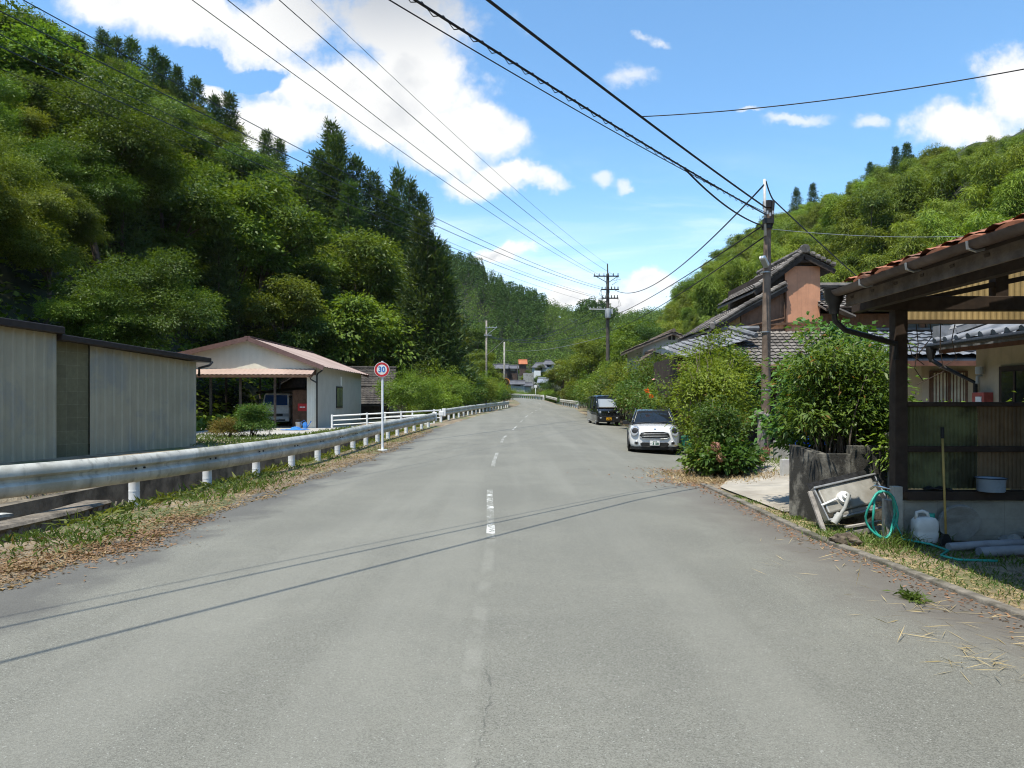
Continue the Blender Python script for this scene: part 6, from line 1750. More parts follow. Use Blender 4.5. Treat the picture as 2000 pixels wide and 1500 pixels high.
mb = MB(); mb.lathe([(.001, 0), (.24, 0), (.26, .06), (.26, .72), (.24, .80), (.001, .84)], (QX-.03, QY-.34, qz(622)), 16); mb.box(QX+.14, QY*0+QX+.4, QY-.3, QY-.1, qz(614), qz(604)); mb.build('transformer', mat('grey_tank', (.38, .40, .42), .5, var=.15), q, smooth=True, auto=45)
mb = MB()
rs = np.random.default_rng(4)
for k in range(16):
    x = rs.uniform(-1.0, .95); z0 = qz(rs.choice([541, 567, 584])); dz = rs.uniform(.3, 1.0)
    mb.tube([(QX+x, QY-.2, z0), (QX+x+rs.normal()*.18, QY-.25, z0-dz*.6), (QX+x*.4, QY-.2, z0-dz)], .012, 5)
mb.build('jumper_wire', M_cable, q)
V, mb = make_shrub(91, .55, .5, 5.2, 150, 18, .11, .6, .1, .14, 3)
place(proto('ivy', 'x', 'ivy', V, mb, L_broad, M_bark, 'stems', 'foliage'), USED, QX+.1, QY-.1, 0, 1.0, 'ivy climbing the foot of the tall dark power pole', None)
def small_pole(label, px, Y, ptop, r, m, arms=()):
    x = (px-1000)/1390*Y; zt = 1.6+(785-ptop)/1390*Y; zb = hz(x, Y)
    t = thing('utility_pole', label, 'utility pole', (x, Y, zb)); mb = MB(); mb.tube([(x, Y, zb-.3), (x, Y, zt)], [r*1.2, r], 12); mb.build('shaft', m, t, smooth=True)
    for pa, a, b in arms:
        z = 1.6+(785-pa)/1390*Y; mb = MB(); mb.beam((x+a, Y-.15, z), (x+b, Y-.15, z), .09, .09)
        for k in np.linspace(a+.1, b-.1, 4): mb.cyl((x+k, Y-.15, z+.12), .04, .16, n=6)
        mb.build('cross_arm', M_steel, t)
    return x, Y, zt, t
ax, aY, az2, at_ = small_pole('thin pole with two cross arms in front of the far left trees', 950, 92, 626, .11, M_woodgrey, ((640, -.15, 1.4), (655, -.3, .7)))
mb = MB(); mb.beam((ax+1.2, aY-.15, 1.6+(785-641)/1390*aY), (ax, aY-.15, 1.6+(785-655)/1390*aY), .06, .06); mb.beam((ax+.05, aY, 1.6+(785-694)/1390*aY), (ax+2.3, aY-2, 1.6+(785-667)/1390*aY), .05, .05); mb.build('brace', M_steel, at_)
bx_, bY, bz_, bt_ = small_pole('slender pale concrete pole beside the traffic mirror at the bend', 985, 104, 668, .12, M_conc)

def px3(p_, q_, Y): return P(p_, q_, Y)
# thick cables over the road (they throw the two shadows across the asphalt)
E1 = Vector((PX-.1, PY-.2, 6.42)); F1 = Vector((-9.6, -2.4, 6.95))
def lash(mb, pts):
    for k in range(2, len(pts)-2, 1):
        a = pts[k]; mb.tube([a+Vector((0, 0, .03)), a.lerp(pts[k+1], .5)+Vector((.0, 0, -.06)), pts[k+1]+Vector((0, 0, .03))], .007, 4, False)
cable('thick black lashed cable crossing over the road from the wooden pole', [E1, F1], .018, M_cable, .30, n=70, extra=lash)
E2 = Vector((PX-.2, PY-.25, 6.12)); m1 = Vector((4.75, 16.3, 6.42))
cable('second thick black cable crossing over the road just beside the lashed one', [E1+Vector((0, 0, .18)), F1+Vector((.85, -.62, .05))], .021, M_cable, .22, n=60)
cable('thin black cable looping down to the wooden pole under the thick pair', [E2, Vector((3.5, 14.43, 6.33))], .019, M_cable, .16)
cable('thin wire strung close above the lashed cable', [E1+Vector((0, 0, .05)), F1+Vector((-.3, .25, -.02))], .009, M_cable, .36)
cable('thin service wire leaving the thick cables toward the upper right', [(2.21, 12.3, 6.53), tuple(Vector((2.21, 12.3, 6.53)).lerp(P(2060, 122, 9.5), 2.5)+Vector((0, 0, 1.7)))], .009, M_cable, .72, n=50)
cable('sagging cable from the wooden pole down to the tall power pole', [(PX-.12, PY-.15, 7.2), (QX+.5, QY-.2, qz(566))], .022, M_cableblue, 1.25)
cable('straight lower cable from the wooden pole toward the tall power pole', [(PX-.15, PY-.15, 6.15), (QX+.3, QY-.2, qz(618))], .020, M_cable, .25)
cable('lowest cable from the wooden pole toward the tall power pole', [(PX-.05, PY-.05, 5.9), (QX+.4, QY+4, qz(640))], .020, M_cable, .35)
cable('blue insulated cable from the wooden pole to the house on the right', [(PX-.06, PY-.12, 7.3), (PX+.35, PY+.5, 7.0), (13.5, 25.8, 5.3)], .018, M_cableblue, .05)
cable('thin white line from the wooden pole to the right', [(PX+.05, PY, 6.1), (14.5, 22, 6.75)], .007, M_lens, .12)
# left bundle from the tall pole over the hill side of the road
for i, (p0, a, b, sg_, r, m_, lab) in enumerate([
    ((QX-1.1, QY-.2, qz(538)), 340, 0, .85, .016, M_cable, 'first of the four thin high wires reaching the top edge, leftmost'),
    ((QX-.7, QY-.2, qz(538)), 412, 0, .85, .016, M_cable, 'second of the four thin high wires reaching the top edge'),
    ((QX+.5, QY-.2, qz(538)), 516, 0, .85, .016, M_cable, 'third of the four thin high wires reaching the top edge'),
    ((QX, QY-.05, qz(517)), 545, 0, .7, .010, M_cable, 'thinnest high wire reaching the top edge, rightmost of the four'),
    ((QX-.4, QY-.2, qz(563)), 62, 0, 1.15, .019, M_cableblue, 'uppermost dark blue cable crossing in front of the left hill'),
    ((QX-.5, QY-.2, qz(566)), 0, 12, 1.15, .022, M_cableblue, 'second dark blue cable crossing in front of the left hill'),
    ((QX-.4, QY-.2, qz(583)), 0, 62, 1.0, .012, M_cableblue, 'thin third cable crossing in front of the left hill'),
    ((QX-.5, QY-.2, qz(585)), 0, 92, 1.0, .019, M_cableblue, 'fourth cable crossing low in front of the left hill'),
    ((QX-.3, QY-.2, qz(598)), 0, 150, .8, .010, M_cable, 'faint lowest wire crossing in front of the left hill')]):
    Yc = 15.0 if i < 4 else 14.0
    c = P(a, b, Yc); c.z += .25
    p0 = Vector(p0); e = p0+(c-p0)*1.35
    e.z = c.z+.12
    cable(lab, [p0, e], r*.66, m_, sg_, n=60)
for i, (za, zb, lab) in enumerate([(655, 588, 'upper blue cable slung between the thin far pole and the tall power pole'), (658, 606, 'middle blue cable slung between the thin far pole and the tall power pole'), (656, 640, 'lower blue cable slung between the thin far pole and the tall power pole')]):
    cable(lab, [(ax+.2, aY, 1.6+(785-za)/1390*aY), (QX-.1, QY, qz(zb))], .022, M_cableblue, 1.7-.3*i)
cable('thin grey wire from the pale concrete pole to the tall power pole', [(bx_, bY, 1.6+(785-684)/1390*bY), (QX, QY, qz(655))], .016, M_lens, .6)

# traffic mirror and small sign at the bend
mr = thing('traffic_mirror', 'round traffic mirror on an orange post beside the pale concrete pole', 'mirror', (-.75, 101, hz(-.75, 101)))
mz = 1.6+(785-746)/1390*101; mx_ = (989-1000)/1390*101
mb = MB(); mb.tube([(mx_+.1, 101, hz(mx_, 101)-.2), (mx_+.1, 101, mz+.4)], .05, 10); mb.build('post', M_orange, mr, smooth=True)
mb = MB(); mb.cyl((mx_, 100.85, mz), .50, .07, (.5, 1, -.15), 24); mb.build('rim', M_orange, mr)
mb = MB(); mb.cyl((mx_-.02, 100.80, mz), .45, .06, (.5, 1, -.15), 24); mb.build('glass', mat('mirror_glass', (.35, .28, .2), .15, metal=.9, var=.4), mr)  # brown reflection put into the mirror's own colour
sgx, sgy = (1046-1000)/1390*150, 150.0
s2 = thing('small_road_sign', 'small white road sign on a thin post at the outside of the bend', 'road sign', (sgx, sgy, 2.2))
zz = hz(sgx, sgy); zs2 = 1.6+(785-754)/1390*sgy
mb = MB(); mb.tube([(sgx, sgy, zz-.2), (sgx, sgy, zs2)], .05, 8); mb.build('post', M_post, s2, smooth=True)
mb = MB(); mb.box(sgx-.28, sgx+.28, sgy-.08, sgy-.05, zs2-.35, zs2+.25); mb.build('panel', M_white, s2)

# ================================================================== THE HEDGE BY THE WHITE CAR
cane_bush(101, (4.90, 17.4, -.05), 60, .82, 3.05, 13, .10, .38, L_lime, 'feathery yellow green bamboo-like bush right of the white car')
cane_bush(102, (5.85, 20.2, .0), 58, 1.0, 3.6, 13, .11, .40, L_lime, 'taller lime bush at the back of the hedge below the house roof')
cane_bush(103, (4.75, 16.3, -.05), 40, .65, 1.8, 13, .09, .4, L_shrub, 'mid green nandina bush in the front of the hedge', lowest=.1)
cane_bush(104, (7.35, 24.2, .0), 60, 1.2, 3.3, 13, .12, .42, L_shrub, 'deep green bush of the hedge just behind the white car')
cane_bush(105, (6.9, 27.6, .1), 56, 1.25, 3.3, 13, .13, .42, L_broad, 'dark bush of the hedge between the two parked vehicles', lowest=.15)
def hydrangea(seed, x, y, label):
    t = thing('hydrangea', label, 'hydrangea', (x, y, -.08)); rs = np.random.default_rng(seed)
    V, mb = make_shrub(seed, .50, .42, .85, 110, 14, .12, .62, .05, .10, 6); V = V+np.array([x, y, -.08]); obj_np('foliage', V, L_shrub, t)
    mb2 = MB(); mb2.v = [(a+x, b+y, c-.08) for a, b, c in mb.v]; mb2.f = mb.f; mb2.mi = mb.mi; mb2.build('stems', M_bark, t)
    for k in range(3):
        c = np.array([x+rs.normal()*.26, y-.30+rs.normal()*.1, .28+rs.random()*.45]); n = 130; d = rdir(n, rs)
        obj_np('flower_head', leaves(c+d*.085, rs.normal(size=(n, 3)), d+rs.normal(size=(n, 3))*.3, rs.uniform(.03, .05, n), rs.uniform(.03, .045, n), 0), leafmat('faded_petals', (.34, .17, .10), (.62, .40, .28), .2, .02, .1), t)
hydrangea(111, 4.45, 16.0, 'hydrangea with faded brown heads at the left of the hedge foot')
hydrangea(112, 4.75, 15.6, 'hydrangea with faded salmon heads at the middle of the hedge foot')
hydrangea(113, 5.12, 16.1, 'hydrangea with faded heads next to the pole footing')
vn = thing('trumpet_vine', 'trumpet vine with vivid orange flowers above the white car', 'vine', (6.6, 29.5, 1.5))
rs = np.random.default_rng(12)
for k in range(3):
    c = np.array([(1262-1000)/1390*25.8+rs.normal()*.08, 25.8-.2*rs.random(), 1.6+(785-767)/1390*25.8+rs.normal()*.06]); n = 22; d = rdir(n, rs)
    obj_np('flower', leaves(c+d*.03, d, rs.normal(size=(n, 3)), rs.uniform(.05, .09, n), rs.uniform(.04, .06, n), .1), leafmat('orange_petals', (.75, .14, .01), (.85, .26, .03), .25, 0, 0), vn)
n = 900; c = np.array([(1262-1000)/1390*26.2, 26.2, 1.75]); obj_np('foliage', leaves(c+rs.normal(size=(n, 3))*np.array([.45, .3, .5]), rs.normal(size=(n, 3)), rs.normal(size=(n, 3))+np.array([0, -.5, .8]), rs.uniform(.07, .13, n), rs.uniform(.03, .06, n)), L_shrub, vn)
# dead grass at the hedge foot, spilling onto the asphalt
blades(2600, clumpy([(4.2, 15.6, 2.2, 1), (4.6, 15.2, 2, 1), (5.0, 14.9, 1.6, .8), (4.1, 16.6, 2, .8), (5.4, 15.2, 1.4, .8), (3.9, 15.0, 1.8, .6)], .2), .16, .016, L_straw, 'dry_grass', 'bleached dead grass at the foot of the hedge', .8)
blades(2200, clumpy([(4.0, 15.9, 3, 1), (4.5, 15.0, 3, 1), (3.7, 14.6, 2.4, 1), (4.3, 17.6, 2.4, 1)], .22), .07, .02, L_dry, 'dry_litter', 'brown dead leaves under the hedge and on the asphalt', 1, True, .008)
blades(900, clumpy([(6.9, 15.8, 2.5, 1.2), (7.3, 16.8, 2.5, 1.2), (6.6, 17.0, 2, 1)], .22), .20, .02, L_grass, 'verge_grass', 'green grass on the yard slope behind the pole footing', .6)
# ================================================================== VEHICLES (local: front towards -y, ground at z = 0)
def half(pts):
    """right half section (x, z) top centre -> bottom centre, mirrored into a closed ring"""
    return pts+[(-x, z) for x, z in pts[::-1] if x > 1e-6]
def ring(y, pts): return [(x, y, z) for x, z in half(pts)]
def wheel(parent, x, y, r, w_, rimm=None):
    mb = MB(); mb.tube([(x-w_/2, y, r), (x-w_/2+.03, y, r), (x+w_/2-.03, y, r), (x+w_/2, y, r)], [r*.93, r, r, r*.93], 24)
    t = mb.build('wheel', M_rubber, parent, smooth=True, auto=40)
    s = 1 if x > 0 else -1; mb = MB(); mb.cyl((x+s*(w_/2-.0), y, r), r*.64, .02, (1, 0, 0), 20); mb.cyl((x+s*(w_/2+.012), y, r), r*.16, .02, (1, 0, 0), 12)
    rm = mb.build('rim', rimm or M_steel, t)
    mb = MB()
    for k in range(7):
        a = 6.283*k/7; mb.beam((x+s*(w_/2+.013), y+math.cos(a)*r*.12, r+math.sin(a)*r*.12), (x+s*(w_/2+.013), y+math.cos(a)*r*.6, r+math.sin(a)*r*.6), .06, .01, (1, 0, 0))
    return t
def disc(name, parent, m, c, rx, rz, d=.03, tilt=0.0, yaw=0.0, n=28):
    mb = MB(); cz, sz = math.cos(yaw), math.sin(yaw); vs = []
    for dep, k in ((0, 1.0), (-d*.6, .96), (-d, .75)):
        for i in range(n):
            t = 6.283*i/n; a, b = rx*k*math.cos(t), rz*k*math.sin(t)
            yy2 = dep+b*math.tan(tilt); vs.append((c[0]+a*cz-yy2*sz, c[1]+a*sz+yy2*cz, c[2]+b))
    fs = [tuple(range(2*n, 3*n))]
    for j in range(2): fs += [(j*n+i, j*n+(i+1) % n, (j+1)*n+(i+1) % n, (j+1)*n+i) for i in range(n)]
    mb.add(vs, fs); return mb.build(name, m, parent, smooth=True, auto=50)

def white_car():
    t = thing('compact_car', 'white compact hatchback with dark roof and round headlamps parked facing the camera', 'car')
    def sec(y, w_, zt, zb, crown=.03):
        return ring(y, [(0, zt), (w_*.5, zt-crown*.25), (w_*.80, zt-crown), (w_*.95, zt-.09), (w_, zt-.22), (w_*1.0, (zt+zb)/2-.02), (w_*.985, zb+.12), (w_*.93, zb+.02), (w_*.6, zb), (0, zb)])
    S_ = [(-2.04, .50, .74, .36), (-2.02, .66, .82, .27), (-1.97, .76, .885, .23), (-1.86, .835, .945, .21), (-1.66, .88, .985, .20), (-1.3, .893, 1.02, .20), (-.86, .895, 1.06, .20), (0, .895, 1.03, .20), (1.2, .895, 1.05, .2), (1.75, .875, 1.06, .22), (1.98, .80, 1.02, .26), (2.05, .66, .9, .34)]
    mb = MB(); mb.loft([sec(*s) for s in S_]); body = mb.build('body', M_whitecar, t, smooth=True, sub=1)
    # glasshouse
    def cab(y, wb, wt, zt, zb=1.0): return ring(y, [(0, zt+.015), (wt*.7, zt), (wt, zt-.04), (wb*.985, zb+.05), (wb, zb), (0, zb)])
    mb = MB(); mb.loft([cab(-.98, .76, .74, 1.05, 1.0), cab(-.40, .80, .60, 1.475, 1.0), cab(-.1, .82, .62, 1.52, 1.0), cab(1.2, .82, .62, 1.52, 1.0), cab(1.75, .78, .58, 1.44, 1.0), cab(1.98, .72, .55, 1.10, 1.0)])
    mb.build('glasshouse', M_glass, t, smooth=True, auto=30)
    mb = MB(); mb.loft([ring(y, [(0, 1.545+k), (.5, 1.535+k), (.60, 1.505+k), (.63, 1.47+k), (.60, 1.46+k), (0, 1.46+k)]) for y, k in ((-.42, -.045), (-.2, 0), (.6, .018), (1.3, .005), (1.8, -.06))]); mb.build('roof', mat('dark_roof', (.03, .035, .045), .25, var=.05, coat=.8), t, smooth=True, auto=40)
    for s in (-1, 1):
        mb = MB(); mb.tube([(s*.765, -1.0, 1.04), (s*.69, -.68, 1.28), (s*.615, -.37, 1.49)], .032, 8); mb.build('pillar', M_blackpaint, t, smooth=True)
        mb = MB(); mb.tube([(s*.69, -.93, 1.09), (s*.57, -.42, 1.455)], .010, 6); mb.build('pillar_reflection', mat('pale_reflection', (.42, .42, .40), .6), t, smooth=True)  # pale tubes stand in for whitish reflections inside the pillars
        mb = MB(); mb.tube([(s*.62, -.2, 1.545), (s*.62, 1.5, 1.545)], .018, 6); mb.build('roof_rail', M_chrome, t, smooth=True)
        mb = MB(); mb.loft([[(s*(.90+a), -.72+b, 1.07+z) for a, z in ((0, -.07), (.17, -.07), (.2, 0), (.17, .075), (.02, .06))] for b in (0, .05, .11)]); mb.beam((s*.84, -.66, 1.03), (s*.95, -.66, 1.06), .05, .05); mb.build('mirror', M_black, t, bevel=.015)
        lm_ = disc('headlight', t, M_chrome, (s*.675, -1.955, .80), .155, .170, .05, R(18), s*R(22))
        disc('lens', lm_, M_lens, (s*.677, -1.995, .80), .140, .155, .03, R(18), s*R(22)); disc('reflector', lm_, M_black, (s*.67, -2.012, .825), .115, .10, .02, R(18), s*R(22)); disc('indicator', lm_, M_orange, (s*.685, -2.018, .725), .075, .045, .012, R(18), s*R(22))
        f_ = disc('fog_lamp', t, M_steel, (s*.62, -2.005, .40), .078, .070, .03, 0, s*R(12)); disc('lens', f_, M_black, (s*.62, -2.03, .40), .052, .046, .02, 0, s*R(12))
        # black wheel-arch cladding
        for y in (-1.28, 1.32):
            mb = MB(); a = np.linspace(0, math.pi, 15); pts = [(s*.885, y-.385*math.cos(q), .33+.385*math.sin(q)) for q in a]
            mb.tube([(pts[0][0], pts[0][1], .18)]+pts+[(pts[-1][0], pts[-1][1], .18)], .045, 8); mb.build('wheel_arch', M_black, t, smooth=True)
            wheel(t, s*.80, y, .335, .215)
        mb = MB(); mb.beam((s*.885, -.95, .24), (s*.885, .98, .24), .05, .13); mb.build('sill', M_black, t, bevel=.01)
        mb = MB(); mb.beam((s*.90, -.15, .93), (s*.90, .05, .93), .03, .035); mb.build('door_handle', M_chrome, t)
    # grille
    G = [(-.52, .63), (-.46, .745), (-.3, .785), (.3, .785), (.46, .745), (.52, .63), (.42, .555), (-.42, .555)]
    def yf(x): return -2.072+.15*abs(x)**2.2
    mb = MB(); mb.add([(x, yf(x)-.012, z) for x, z in G]+[(x, yf(x)+.04, z) for x, z in G], [tuple(range(8))]+[(i, (i+1) % 8, (i+1) % 8+8, i+8) for i in range(8)]); g = mb.build('grille', M_black, t)
    mb = MB(); L_ = [(x, yf(x)-.02, z) for x, z in G]; mb.tube(L_+[L_[0]], .010, 6); mb.build('grille_rim', M_steel, g, smooth=True)
    for z, x in ((.615, .45), (.672, .465), (.728, .44)):
        mb = MB(); mb.tube([(q, yf(q)-.02, z) for q in np.linspace(-x, x, 9)], .008, 6); mb.build('grille_bar', M_steel, g, smooth=True)
    mb = MB(); mb.add([(x, -2.085+.12*abs(x)**2-.0, z) for x, z in ((-.50, .37), (-.44, .27), (0, .25), (.44, .27), (.50, .37), (.42, .42), (-.42, .42))], [tuple(range(7))]); mb.build('lower_intake', M_black, t)
    mb = MB(); mb.loft([ring(y, [(0, .27), (w_, .26), (w_, .17), (0, .16)]) for y, w_ in ((-2.03, .55), (-1.9, .80), (-1.6, .87))]); mb.build('chin', M_black, t)
    mb = MB(); mb.box(-.165, .165, -2.115, -2.095, .315, .48); p_ = mb.build('number_plate', M_white, t, bevel=.004)
    mg = mat('plate_green', (.01, .10, .045), .5)
    text('3 58', .105, (.03, -2.118, .375), (R(90), 0, 0), mg, p_, 'plate_digits', .001, 1.15, bold=.004)
    text('\u3059', .05, (-.13, -2.118, .372), (R(90), 0, 0), mg, p_, 'plate_kana', .001, 1.0)
    mb = MB(); mb.box(-.06, .0, -2.118, -2.114, .437, .458); mb.box(.02, .07, -2.118, -2.114, .437, .458); mb.build('plate_heading', mg, p_)
    disc('badge', t, M_chrome, (0, -1.985, .885), .045, .022, .01, R(40))
    mb = MB(); mb.tube([(-.62, -1.02, 1.055), (-.1, -.93, 1.10)], .012, 5); mb.tube([(.0, -1.02, 1.065), (.5, -.92, 1.11)], .012, 5); mb.build('wiper', M_black, t)
    mb = MB(); mb.box(-.1, .1, -.38, -.35, 1.38, 1.44); mb.build('rear_view_mirror', M_chrome, t)
    mb = MB(); mb.tube([(-.835, -1.98, .93), (-.5, -2.0, .955), (.5, -2.0, .955)], .004, 4) if False else None
    for s in (-1, 1):
        mb = MB(); mb.tube([(s*.50, -1.96, .90), (s*.62, -1.7, .985), (s*.72, -1.3, 1.02), (s*.76, -1.0, 1.045)], .006, 4); mb.build('bonnet_gap', M_black, t)
    return t
c = white_car(); c.location = (5.05, 25.6, float(surf(5.05, 25.6))-.02); c.rotation_euler = (0, 0, R(-9)); c.scale = (.96, .96, .96)

def kei_van():
    t = thing('small_van', 'boxy black minivan with yellow number plate parked behind the white car', 'van')
    def sec(y, w_, zt, zb): return ring(y, [(0, zt), (w_*.8, zt), (w_*.96, zt-.05), (w_, zt-.16), (w_, zb+.12), (w_*.96, zb), (0, zb)])
    mb = MB(); mb.loft([sec(-1.69, .60, .90, .30), sec(-1.66, .69, .97, .25), (sec(-1.58, .725, 1.02, .22)), sec(-1.28, .735, 1.10, .2), sec(0, .737, 1.08, .2), sec(1.6, .735, 1.08, .22), sec(1.69, .70, 1.0, .26)]); mb.build('body', M_blackpaint, t, smooth=True, auto=35)
    def cab(y, wt, zt, zb=1.05): return ring(y, [(0, zt), (wt*.85, zt-.01), (wt, zt-.07), (.715, zb+.04), (.725, zb), (0, zb)])
    mb = MB(); mb.loft([cab(-1.38, .70, 1.12), cab(-.93, .64, 1.80), cab(-.8, .645, 1.84), cab(1.55, .645, 1.84), cab(1.68, .62, 1.5)]); mb.build('glasshouse', glassmat('van_glass', (.02, .024, .028)), t, smooth=True, auto=30)
    mb = MB(); mb.loft([ring(y, [(0, 1.90+k), (.5, 1.89+k), (.63, 1.85+k), (.66, 1.79+k), (.62, 1.77+k), (0, 1.78+k)]) for y, k in ((-.95, -.05), (-.8, 0), (.5, .01), (1.5, 0), (1.68, -.06))]); mb.build('roof', M_blackpaint, t, smooth=True, auto=40)
    mb = MB(); mb.add([(-.58, -1.40, 1.16), (.58, -1.40, 1.16), (.56, -1.06, 1.66), (-.56, -1.06, 1.66)], [(0, 1, 2, 3)]); mb.build('windscreen', glassmat('windscreen_bright', (.30, .33, .36), .08), t)
    mb = MB(); mb.beam((-.6, -1.44, 1.15), (.6, -1.44, 1.15), .08, .04); mb.build('dashboard', mat('beige_dash', (.40, .36, .29), .8), t)
    for s in (-1, 1):
        mb = MB(); mb.tube([(s*.71, -1.40, 1.10), (s*.64, -.92, 1.80)], .04, 8); mb.build('pillar', M_blackpaint, t, smooth=True)
        for y in (-.35, .62):
            mb = MB(); mb.beam((s*.735, y, 1.05), (s*.655, y, 1.80), .03, .09, (0, 1, 0)); mb.build('pillar', M_blackpaint, t)
        mb = MB(); mb.loft([[(s*(.76+a), -1.12+b, 1.17+z) for a, z in ((0, -.10), (.13, -.1), (.14, .08), (.01, .09))] for b in (0, .08)]); mb.build('mirror', M_blackpaint, t, bevel=.012)
        mb = MB(); mb.add([(s*.40, -1.672, .74), (s*.70, -1.625, .72), (s*.715, -1.56, 1.0), (s*.60, -1.64, .98), (s*.42, -1.675, .86)], [(0, 1, 2, 3, 4)]); h_ = mb.build('headlight', M_chrome, t); disc('lens', h_, M_lens, (s*.56, -1.675, .82), .075, .075, .02, 0, s*R(15))
        disc('fog_lamp', t, M_lens, (s*.52, -1.70, .47), .075, .055, .03)
        for y in (-1.12, 1.15): wheel(t, s*.64, y, .28, .155)
        mb = MB(); mb.beam((s*.74, -.2, .93), (s*.74, -.02, .93), .03, .04); mb.build('door_handle', M_chrome, t)
        mb = MB(); mb.box(min(s*.737, s*.742), max(s*.737, s*.742), -.36, -.35, .35, 1.05); mb.build('door_gap', M_rubber, t)
    for z, x in ((.86, .44), (.80, .42)):
        mb = MB(); mb.beam((-x, -1.69, z), (x, -1.69, z), .02, .028); mb.build('grille_bar', M_chrome, t)
    disc('badge', t, M_chrome, (0, -1.70, .835), .06, .045, .02)
    mb = MB(); mb.box(-.72, .72, -1.72, -1.60, .22, .60); mb.build('bumper', M_black, t, bevel=.03)
    mb = MB(); mb.box(-.34, .34, -1.728, -1.70, .50, .58); mb.build('intake', M_rubber, t)
    mb = MB(); mb.box(-.165, .165, -1.745, -1.73, .33, .495); p_ = mb.build('number_plate', mat('plate_yellow', (.80, .40, .01), .5), t)
    mb = MB()
    for x0, x1, z0, z1 in ((-.12, -.07, .36, .40), (-.03, .03, .355, .42), (.06, .12, .355, .42), (-.06, .06, .445, .47)): mb.box(x0, x1, -1.748, -1.744, z0, z1)
    mb.build('plate_marks', M_black, p_)
    return t
v = kei_van(); v.location = (5.95, 46.5, float(surf(5.95, 46.5))-.02); v.rotation_euler = (0, 0, R(5))

def truck():
    t = thing('cab_over_truck', 'white cab over truck parked inside the left carport', 'truck')
    def sec(y, w_, zt, zb): return ring(y, [(0, zt), (w_*.85, zt), (w_, zt-.08), (w_, zb+.05), (w_*.95, zb), (0, zb)])
    M_tw = mat('truck_white', (.80, .80, .78), .4, var=.1)
    mb = MB(); mb.loft([sec(-.78, .78, 1.22, .5), sec(-.72, .84, 1.30, .42), sec(0, .85, 1.30, .42), sec(.85, .85, 1.3, .42)]); mb.build('cab', M_tw, t, smooth=True, auto=35)
    def cab(y, wt, zt): return ring(y, [(0, zt), (wt*.9, zt-.01), (wt, zt-.08), (.845, 1.28), (0, 1.27)])
    mb = MB(); mb.loft([cab(-.72, .80, 1.36), cab(-.45, .76, 2.02), cab(-.3, .76, 2.10), cab(.85, .76, 2.10)]); mb.build('cab_top', M_tw, t, smooth=True, auto=35)
    mb = MB(); mb.add([(-.72, -.745, 1.33), (.72, -.745, 1.33), (.67, -.48, 1.98), (-.67, -.48, 1.98)], [(0, 1, 2, 3)]); mb.build('windscreen', glassmat('blue_reflection_glass', (.025, .07, .20), .08), t)  # bluish reflection put into the glass colour
    mb = MB(); mb.box(-.84, .84, -.83, -.70, .30, .52); b_ = mb.build('bumper', M_tw, t, bevel=.02)
    mb = MB(); mb.box(-.6, .6, -.84, -.82, .34, .44); mb.build('bumper_grille', M_black, b_)
    mb = MB(); mb.box(-.80, .80, -.80, -.77, .62, .80); mb.build('grille', M_black, t)
    for s in (-1, 1):
        mb = MB(); mb.box(min(s*.45, s*.80), max(s*.45, s*.80), -.825, -.79, .63, .79); mb.build('headlight', M_lens, t, bevel=.01)
        mb = MB(); mb.box(min(s*.87, s*1.0), max(s*.87, s*1.0), -.85, -.78, 1.35, 1.75); mb.tube([(s*.84, -.7, 1.9), (s*.95, -.82, 1.8)], .012, 5); mb.build('mirror', M_black, t)
        for y in (-.05, 2.9): wheel(t, s*.74, y, .36, .2)
        mb = MB(); mb.box(min(s*.845, s*.855), max(s*.845, s*.855), -.3, .6, 1.35, 1.95); mb.build('door_window', M_glass, t)
    mb = MB(); mb.box(-.88, .88, 1.0, 4.0, .72, .80)
    for q in ((-.88, -.84, 1.0, 4.0), (.84, .88, 1.0, 4.0), (-.84, .84, 1.0, 1.04), (-.84, .84, 3.96, 4.0)): mb.box(*q, .80, 1.15)
    mb.build('cargo_bed', M_darkmetal, t)
    mb = MB(); mb.box(-.86, .86, 1.06, 3.9, 1.15, 2.0); mb.build('tarp_cover', M_shedroof, t, bevel=.08)
    mb = MB(); mb.box(-.2, .2, -.845, -.83, .42, .50); mb.build('number_plate', M_white, t)
    return t
tk = truck(); tk.location = ((540-1000)/1390*45.5, 45.8, .06); tk.rotation_euler = (0, 0, R(7))

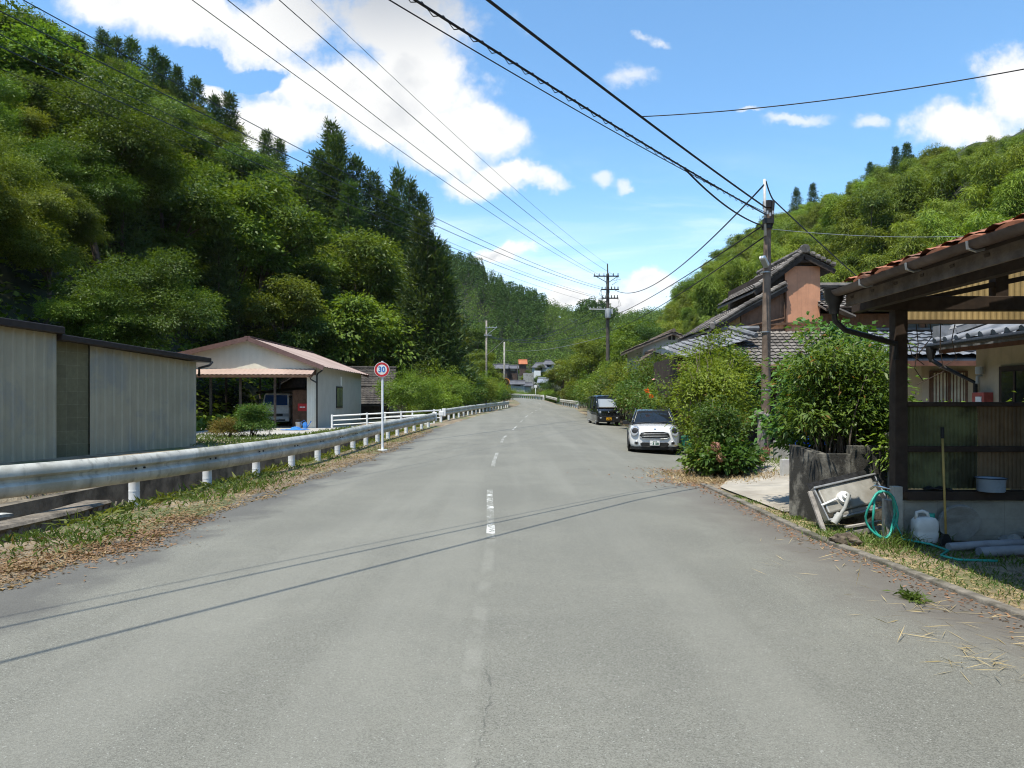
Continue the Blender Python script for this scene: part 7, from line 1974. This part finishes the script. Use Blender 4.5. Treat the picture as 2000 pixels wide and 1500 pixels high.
# ================================================================== VILLAGE UP THE VALLEY
def vhouse(label, px, rows, Y, wpx, rz, wallm, tilem, d=4.0, windows=True, hip=False):
    """rows: picture rows of ridge, eave and base"""
    x = (px-1000)/1390*Y; z = 1.6+(785-rows[2])/1390*Y; w_ = wpx/1390*Y*.9
    hwall = (rows[2]-rows[1])/1390*Y; hroof = (rows[2]-rows[0])/1390*Y
    t = thing('village_house', label, 'house')
    mb = MB(); mb.box(-w_/2, w_/2, -d/2, d/2, -3, hwall)
    if not hip:
        mb.add([(-w_/2, -d/2, hwall), (-w_/2, d/2, hwall), (-w_/2, 0, hroof-.1)], [(0, 1, 2)]); mb.add([(w_/2, -d/2, hwall), (w_/2, d/2, hwall), (w_/2, 0, hroof-.1)], [(0, 2, 1)])
    mb.build('wall', wallm, t)
    o_ = .45; e = hwall-.2; mb = MB(); a = w_/2+o_; hx = d*.4 if hip else 0
    for s in (-1, 1):
        mb.add([(-a+hx, 0, hroof), (a-hx, 0, hroof), (a, s*(d/2+o_), e), (-a, s*(d/2+o_), e), (-a+hx, 0, hroof-.2), (a-hx, 0, hroof-.2), (a, s*(d/2+o_), e-.2), (-a, s*(d/2+o_), e-.2)], [(0, 1, 2, 3), (4, 7, 6, 5), (2, 6, 7, 3), (0, 3, 7, 4), (1, 5, 6, 2)])
        if hip: mb.add([(s*(a-hx), 0, hroof), (s*a, -d/2-o_, e), (s*a, d/2+o_, e)], [(0, 1, 2)])
    mb.tube([(-a+hx, 0, hroof+.05), (a-hx, 0, hroof+.05)], .22, 6); mb.build('roof', tilem, t)
    if windows:
        n = max(1, int(w_/3.2))
        for i in range(n):
            xx = -w_/2+w_*(i+.5)/n; mb = MB(); mb.box(xx-.9, xx+.9, -d/2-.06, -d/2+.02, hwall*.3, hwall*.8); mb.build('window', M_glass, t)
    t.location = (x, Y, z); t.rotation_euler = (0, 0, rz); return t
M_vt = mat('village_tile', (.105, .105, .115), .6, var=.25, scale=.8); M_vtb = mat('village_tile_blue', (.20, .22, .25), .4, var=.15, scale=.8)
M_vw = mat('village_wood', (.085, .055, .042), .85, var=.3, scale=.8); M_vp = mat('village_plaster', (.45, .45, .42), .9, var=.15)
vhouse('long dark roofed farmhouse at the left of the far village', 978, (712, 719, 729), 235, 30, R(-4), M_vw, M_vt, 4)
vhouse('dark barn joined to the right of the long farmhouse in the far village', 1002, (714, 719, 728), 238, 20, R(-2), M_vw, M_vt, 4)
vhouse('small house with bright orange red roof above the far village', 1021, (703, 710, 718), 262, 14, R(3), M_vw, mat('orange_roof', (.40, .13, .05), .6, var=.2, scale=.8), 3, False)
vhouse('grey hip roofed house in the middle of the far village', 1053, (709, 717, 726), 250, 28, R(5), M_vp, M_vt, 3.5, True, True)
vhouse('tall hip roofed house topping the middle of the far village', 1071, (704, 711, 720), 256, 24, R(5), M_vp, M_vt, 3.5, True, True)
vhouse('blue grey roofed barn high at the right of the far village', 1101, (710, 715, 722), 252, 19, R(-14), M_vw, M_vtb, 3.5, False)
vhouse('low dark house at the right end of the far village', 1107, (719, 727, 735), 236, 27, R(-5), M_vw, M_vt, 4)
vhouse('low house with dark roof just above the bend in the road', 1010, (744, 749, 757), 195, 26, R(2), M_vp, M_vt, 3.5)
vhouse('small outbuilding beside the low house above the bend', 1030, (748, 752, 758), 200, 14, R(6), M_vp, M_vt, 3, False)
vhouse('pale two storey house with blue grey roof right of the small road sign', 1061, (739, 746, 757), 205, 17, R(-10), M_vp, M_vtb, 3)
mb = MB(); x0, x1 = P(1022, 0, 228).x, P(1042, 0, 228).x; mb.box(x0, x1, 228, 229, 4.0, 1.6+(785-729)/1390*228); o = mb.build('stone_wall', M_conc); tag(o, 'pale retaining wall in the middle of the far village', 'wall')
mb = MB(); x0, x1 = P(1043, 0, 240).x, P(1056, 0, 240).x; mb.box(x0, x1, 240, 241, 4.0, 1.6+(785-724)/1390*240); o = mb.build('white_wall', M_white); tag(o, 'bright white wall below the hip roofed house in the far village', 'wall')
small_pole('thin dark pole between the far village houses', 1011, 232, 712, .12, M_darkmetal)

# ================================================================== AIR
mb = MB(); mb.box(-960, 960, -330, 1260, -4.5, 190)
hm = bpy.data.materials.new('air'); hm.use_nodes = True
hn = hm.node_tree; hn.nodes.clear()
pv = hn.nodes.new('ShaderNodeVolumePrincipled'); ho = hn.nodes.new('ShaderNodeOutputMaterial')
pv.inputs['Color'].default_value = (.92, .96, 1.0, 1); pv.inputs['Density'].default_value = .00006; pv.inputs['Anisotropy'].default_value = .2
hn.links.new(pv.outputs[0], ho.inputs['Volume'])
hz_o = mb.build('haze', hm); tag(hz_o, 'thin summer haze filling the valley', 'haze', kind='stuff')
